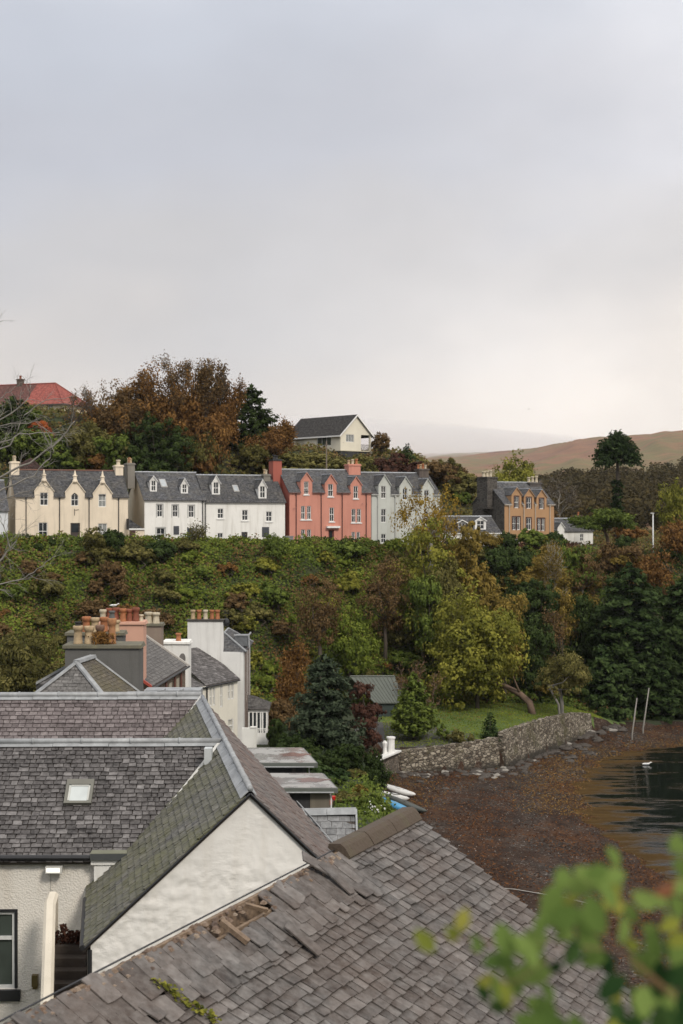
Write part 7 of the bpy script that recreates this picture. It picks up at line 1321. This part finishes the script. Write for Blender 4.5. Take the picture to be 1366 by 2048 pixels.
def pick(px, py, v):
    # colours follow the drifts seen on the bank
    if px < 330: tb = [('brown', 5), ('olive', 5), ('rust', 4), ('green', 3), ('yellowgreen', 1), ('greybrown', 1)]
    elif px < 720: tb = [('bright', 5), ('yellowgreen', 4), ('green', 3), ('rust', 3), ('brown', 3), ('olive', 3)]
    elif px < 860: tb = [('brown', 3), ('bright', 4), ('green', 4), ('olive', 1), ('rust', 1)]
    else: tb = [('gold', 5), ('darkgreen', 4), ('brown', 3), ('olive', 3), ('rust', 2), ('greybrown', 2), ('green', 2)]
    if v > .68: tb = tb[:2]
    if py < 1130 and px < 740: tb = [('green', 5), ('darkgreen', 3), ('bright', 3), ('yellowgreen', 2), ('olive', 2)] if v < .6 else [('brown', 3), ('greybrown', 2), ('rust', 1)]
    n = sum(w for _, w in tb); r = rnd.random()*n
    for k, w in tb:
        r -= w
        if r <= 0: return k
    return tb[-1][0]
while cnt < 185 and tries < 8000:
    tries += 1
    X = rnd.uniform(-50, 52); t = rnd.uniform(-.02, .99); Y = float(f_Yb(X)+(f_Yt(X)-f_Yb(X))*t); z = hz(X, Y); px = 683+X/Y*F; py = 1024-(z-H)/Y*F
    if not (-60 < px < 1430): continue
    if px > 860 and t > .97: continue
    if 640 < px < 880 and t < .10: continue
    if px > 1160 and py > 1330: continue
    if any((X-a)**2+(Y-b)**2 < (3.2 if px < 860 else 5.5) for a, b in placed): continue
    v = noise.noise(Vector((X*.09, Y*.12, 3)))*.9+.5; k = pick(px, py, v)
    if t > .86 and px < 760: s = rnd.uniform(.45, .7)
    else: s = rnd.uniform(1.0, 1.75)
    put(k, (X, Y, z-.25), s, rnd.random()*6.28, rnd.uniform(.75, 1.15)); placed.append((X, Y)); cnt += 1
# scrub on the hill behind the houses
LB2 = {'olive': 'olive scrub bush on the hillside behind the terrace', 'green': 'green scrub bush on the hillside behind the terrace', 'brown': 'brown scrub bush on the hillside behind the terrace', 'rust': 'rusty scrub bush on the hillside behind the terrace'}
for i in range(60):
    X = rnd.uniform(-62, 42); Y = float(f_Yt(X))+rnd.uniform(20, 52); k = rnd.choice(['olive', 'green', 'brown', 'rust', 'brown', 'olive'])
    pxx = 683+X/Y*F
    if 560 < pxx < 760 and Y > 196: continue
    if pxx < 150 and Y > 190: continue
    put(k, (X, Y, hz(X, Y)-.3), rnd.uniform(1.0, 1.7), rnd.random()*6.28, rnd.uniform(.9, 1.5), LB2[k], k+' scrub behind the terrace')
# --- ground cover on the bank and hill: brambles, ivy, bracken nobody could count
def cover(name, n, xr, tfun, kind, size, seed, height=.45, mask=None):
    rng = np.random.default_rng(seed); X = rng.uniform(xr[0], xr[1], n); Y = tfun(X, rng.random(n)); m = np.ones(n, bool)
    nv = .5+.5*np.sin(X*.55+3*np.sin(Y*.21+seed))*np.sin(Y*.47+2*np.sin(X*.17+seed*2))
    m &= nv+rng.random(n)*.5 > mask
    X, Y = X[m], Y[m]; Z = hmap(X, Y)+rng.random(len(X))*height*(.4+.6*np.sin(X*1.7)*np.sin(Y*1.9)+.3)
    P = np.stack([X, Y, Z], 1); Q = leaf_quads(P, np.tile([0, -.55, .7], (len(P), 1)), size, rng, 1.3, .1, .6)
    tag(link(name, quads_mesh(name, Q, np.clip(.5*rng.random(len(P))+.5*nv[m], 0, 1), LP(kind))), kind='stuff', label=None)
bank = lambda X, t: f_Yb(X)-1+(f_Yt(X)-f_Yb(X)+1)*t
cover('undergrowth', 120000, (-52, 52), bank, 'green', .24, 1, mask=.3, height=.9)
cover('undergrowth', 90000, (-52, 18), bank, 'bright', .22, 2, mask=.62, height=1.1)
cover('undergrowth', 90000, (-52, 52), bank, 'brown', .20, 3, mask=.7, height=1.1)
cover('undergrowth', 36000, (-52, 30), bank, 'rust', .18, 4, mask=.95, height=1.0)
cover('undergrowth', 30000, (10, 60), bank, 'darkgreen', .28, 5, mask=.5)
hillf = lambda X, t: f_Yt(X)+17+(45)*t
cover('undergrowth', 60000, (-66, 60), hillf, 'olive', .32, 6, mask=.25, height=.9)
cover('undergrowth', 40000, (-66, 60), hillf, 'brown', .30, 7, mask=.7, height=1.0)
# low ivy fringe in front of the terrace, a clipped hedge running along the top of the bank
def hedge_line(name, x0, x1, off, h, w, kinds, label, seed, leaf=.16, dens=150, fY=None, cat='hedge', z=None):
    rng = np.random.default_rng(seed); Qs = {}; L_ = x1-x0; n = int(L_*dens*h); X = rng.uniform(x0, x1, n); fY = fY or (lambda q: f_Yt(q)+off)
    root = empty(name, (x0, float(fY(x0)), hz(x0, float(fY(x0)))), label, cat); hh = h*(.85+.15*np.sin(X*1.3+seed)+.08*np.sin(X*3.1))
    th = rng.random(n)*math.pi; rr = .8+.25*rng.random(n); Y = fY(X)+np.cos(th)*w*rr*-1; Z = hmap(X, Y*0+fY(X))+np.where(th > 0, np.sin(th)*hh*rr, 0)
    P = np.stack([X, Y, Z], 1); N = np.stack([X*0, -np.cos(th)*1.0, np.sin(th)], 1); Q = leaf_quads(P, N, leaf, rng, 1.3, .1, .6); k = (np.sin(X*.9+seed)+np.sin(X*2.3+1)*.6+rng.normal(size=n)*.5)
    off_ = np.array(root.location); 
    for i, kd in enumerate(kinds):
        m = (k > 0) if i == 0 else (k <= 0)
        link('foliage', quads_mesh('foliage', Q[m]-off_, rng.random(m.sum()), LP(kd)), root)
    return root
hedge_line('hedge', -39, -20, -.6, 1.0, .8, ('green', 'darkgreen'), 'long clipped green hedge in front of the cream house with three pointed gables', 3, dens=260)
hedge_line('hedge', -19.6, -6, -.6, .9, .8, ('bright', 'green'), 'yellowish green hedge along the front of the two white houses', 4, dens=260)
hedge_line('hedge', -5, 4.5, -.6, 1.1, .9, ('green', 'darkgreen'), 'dark leafy hedge in front of the red house', 5, dens=260)
hedge_line('hedge', 17.5, 31, -.4, 1.1, .9, ('maroon', 'brown'), 'reddish brown hedge in front of the ochre house', 6, dens=200)
cover('undergrowth', 26000, (-12, 4.4), lambda X, t: 50+56*t, 'green', .15, 11, height=.7, mask=.35)
# grass on the lawn edge and the far wood
cover('fallen_leaves', 2600, (4, 28), lambda X, t: f_yw(X)+3+(f_Yb(X)+3.5-f_yw(X)-3)*t**.5, 'orange', .10, 12, height=.06, mask=.5)
cover('grass', 30000, (4, 28), lambda X, t: f_yw(X)+.5+(f_Yb(X)+2.5-f_yw(X)-.5)*t, 'bright', .09, 8, height=.1, mask=.2)
def farwood():
    rng = np.random.default_rng(77); Q = []; T = []
    for i in range(1500):
        px = rng.uniform(960, 1430); D = 300+rng.random()**.8*330
        if px < 1060: D = rng.uniform(430, 620)
        D = min(D, IP(px, [960, 1366], [500, 640])); z = float(moor_z(np.array(px), D)); X = (px-683)/F*D; h = rng.uniform(3.5, 8.0); w = h*.8; n = 90; u = sph(n, rng); ct = rng.random(); kk = rng.random()
        P = np.array([X, D, z+h*.5])+u*np.array([w/2, w/2, h*.52])*(.7+.35*rng.random(n))[:, None]; Q.append(leaf_quads(P, u, .75, rng, 1.5, .3)); T.append(np.clip(.55*kk+.45*rng.random(n), 0, 1))
    m = m_leaf('leaves far wood', (.022, .018, .009), (.050, .040, .016), (.095, .070, .024), 0); tag(link('birch_wood', quads_mesh('birch_wood', np.concatenate(Q), np.concatenate(T), m)), kind='stuff')
farwood()
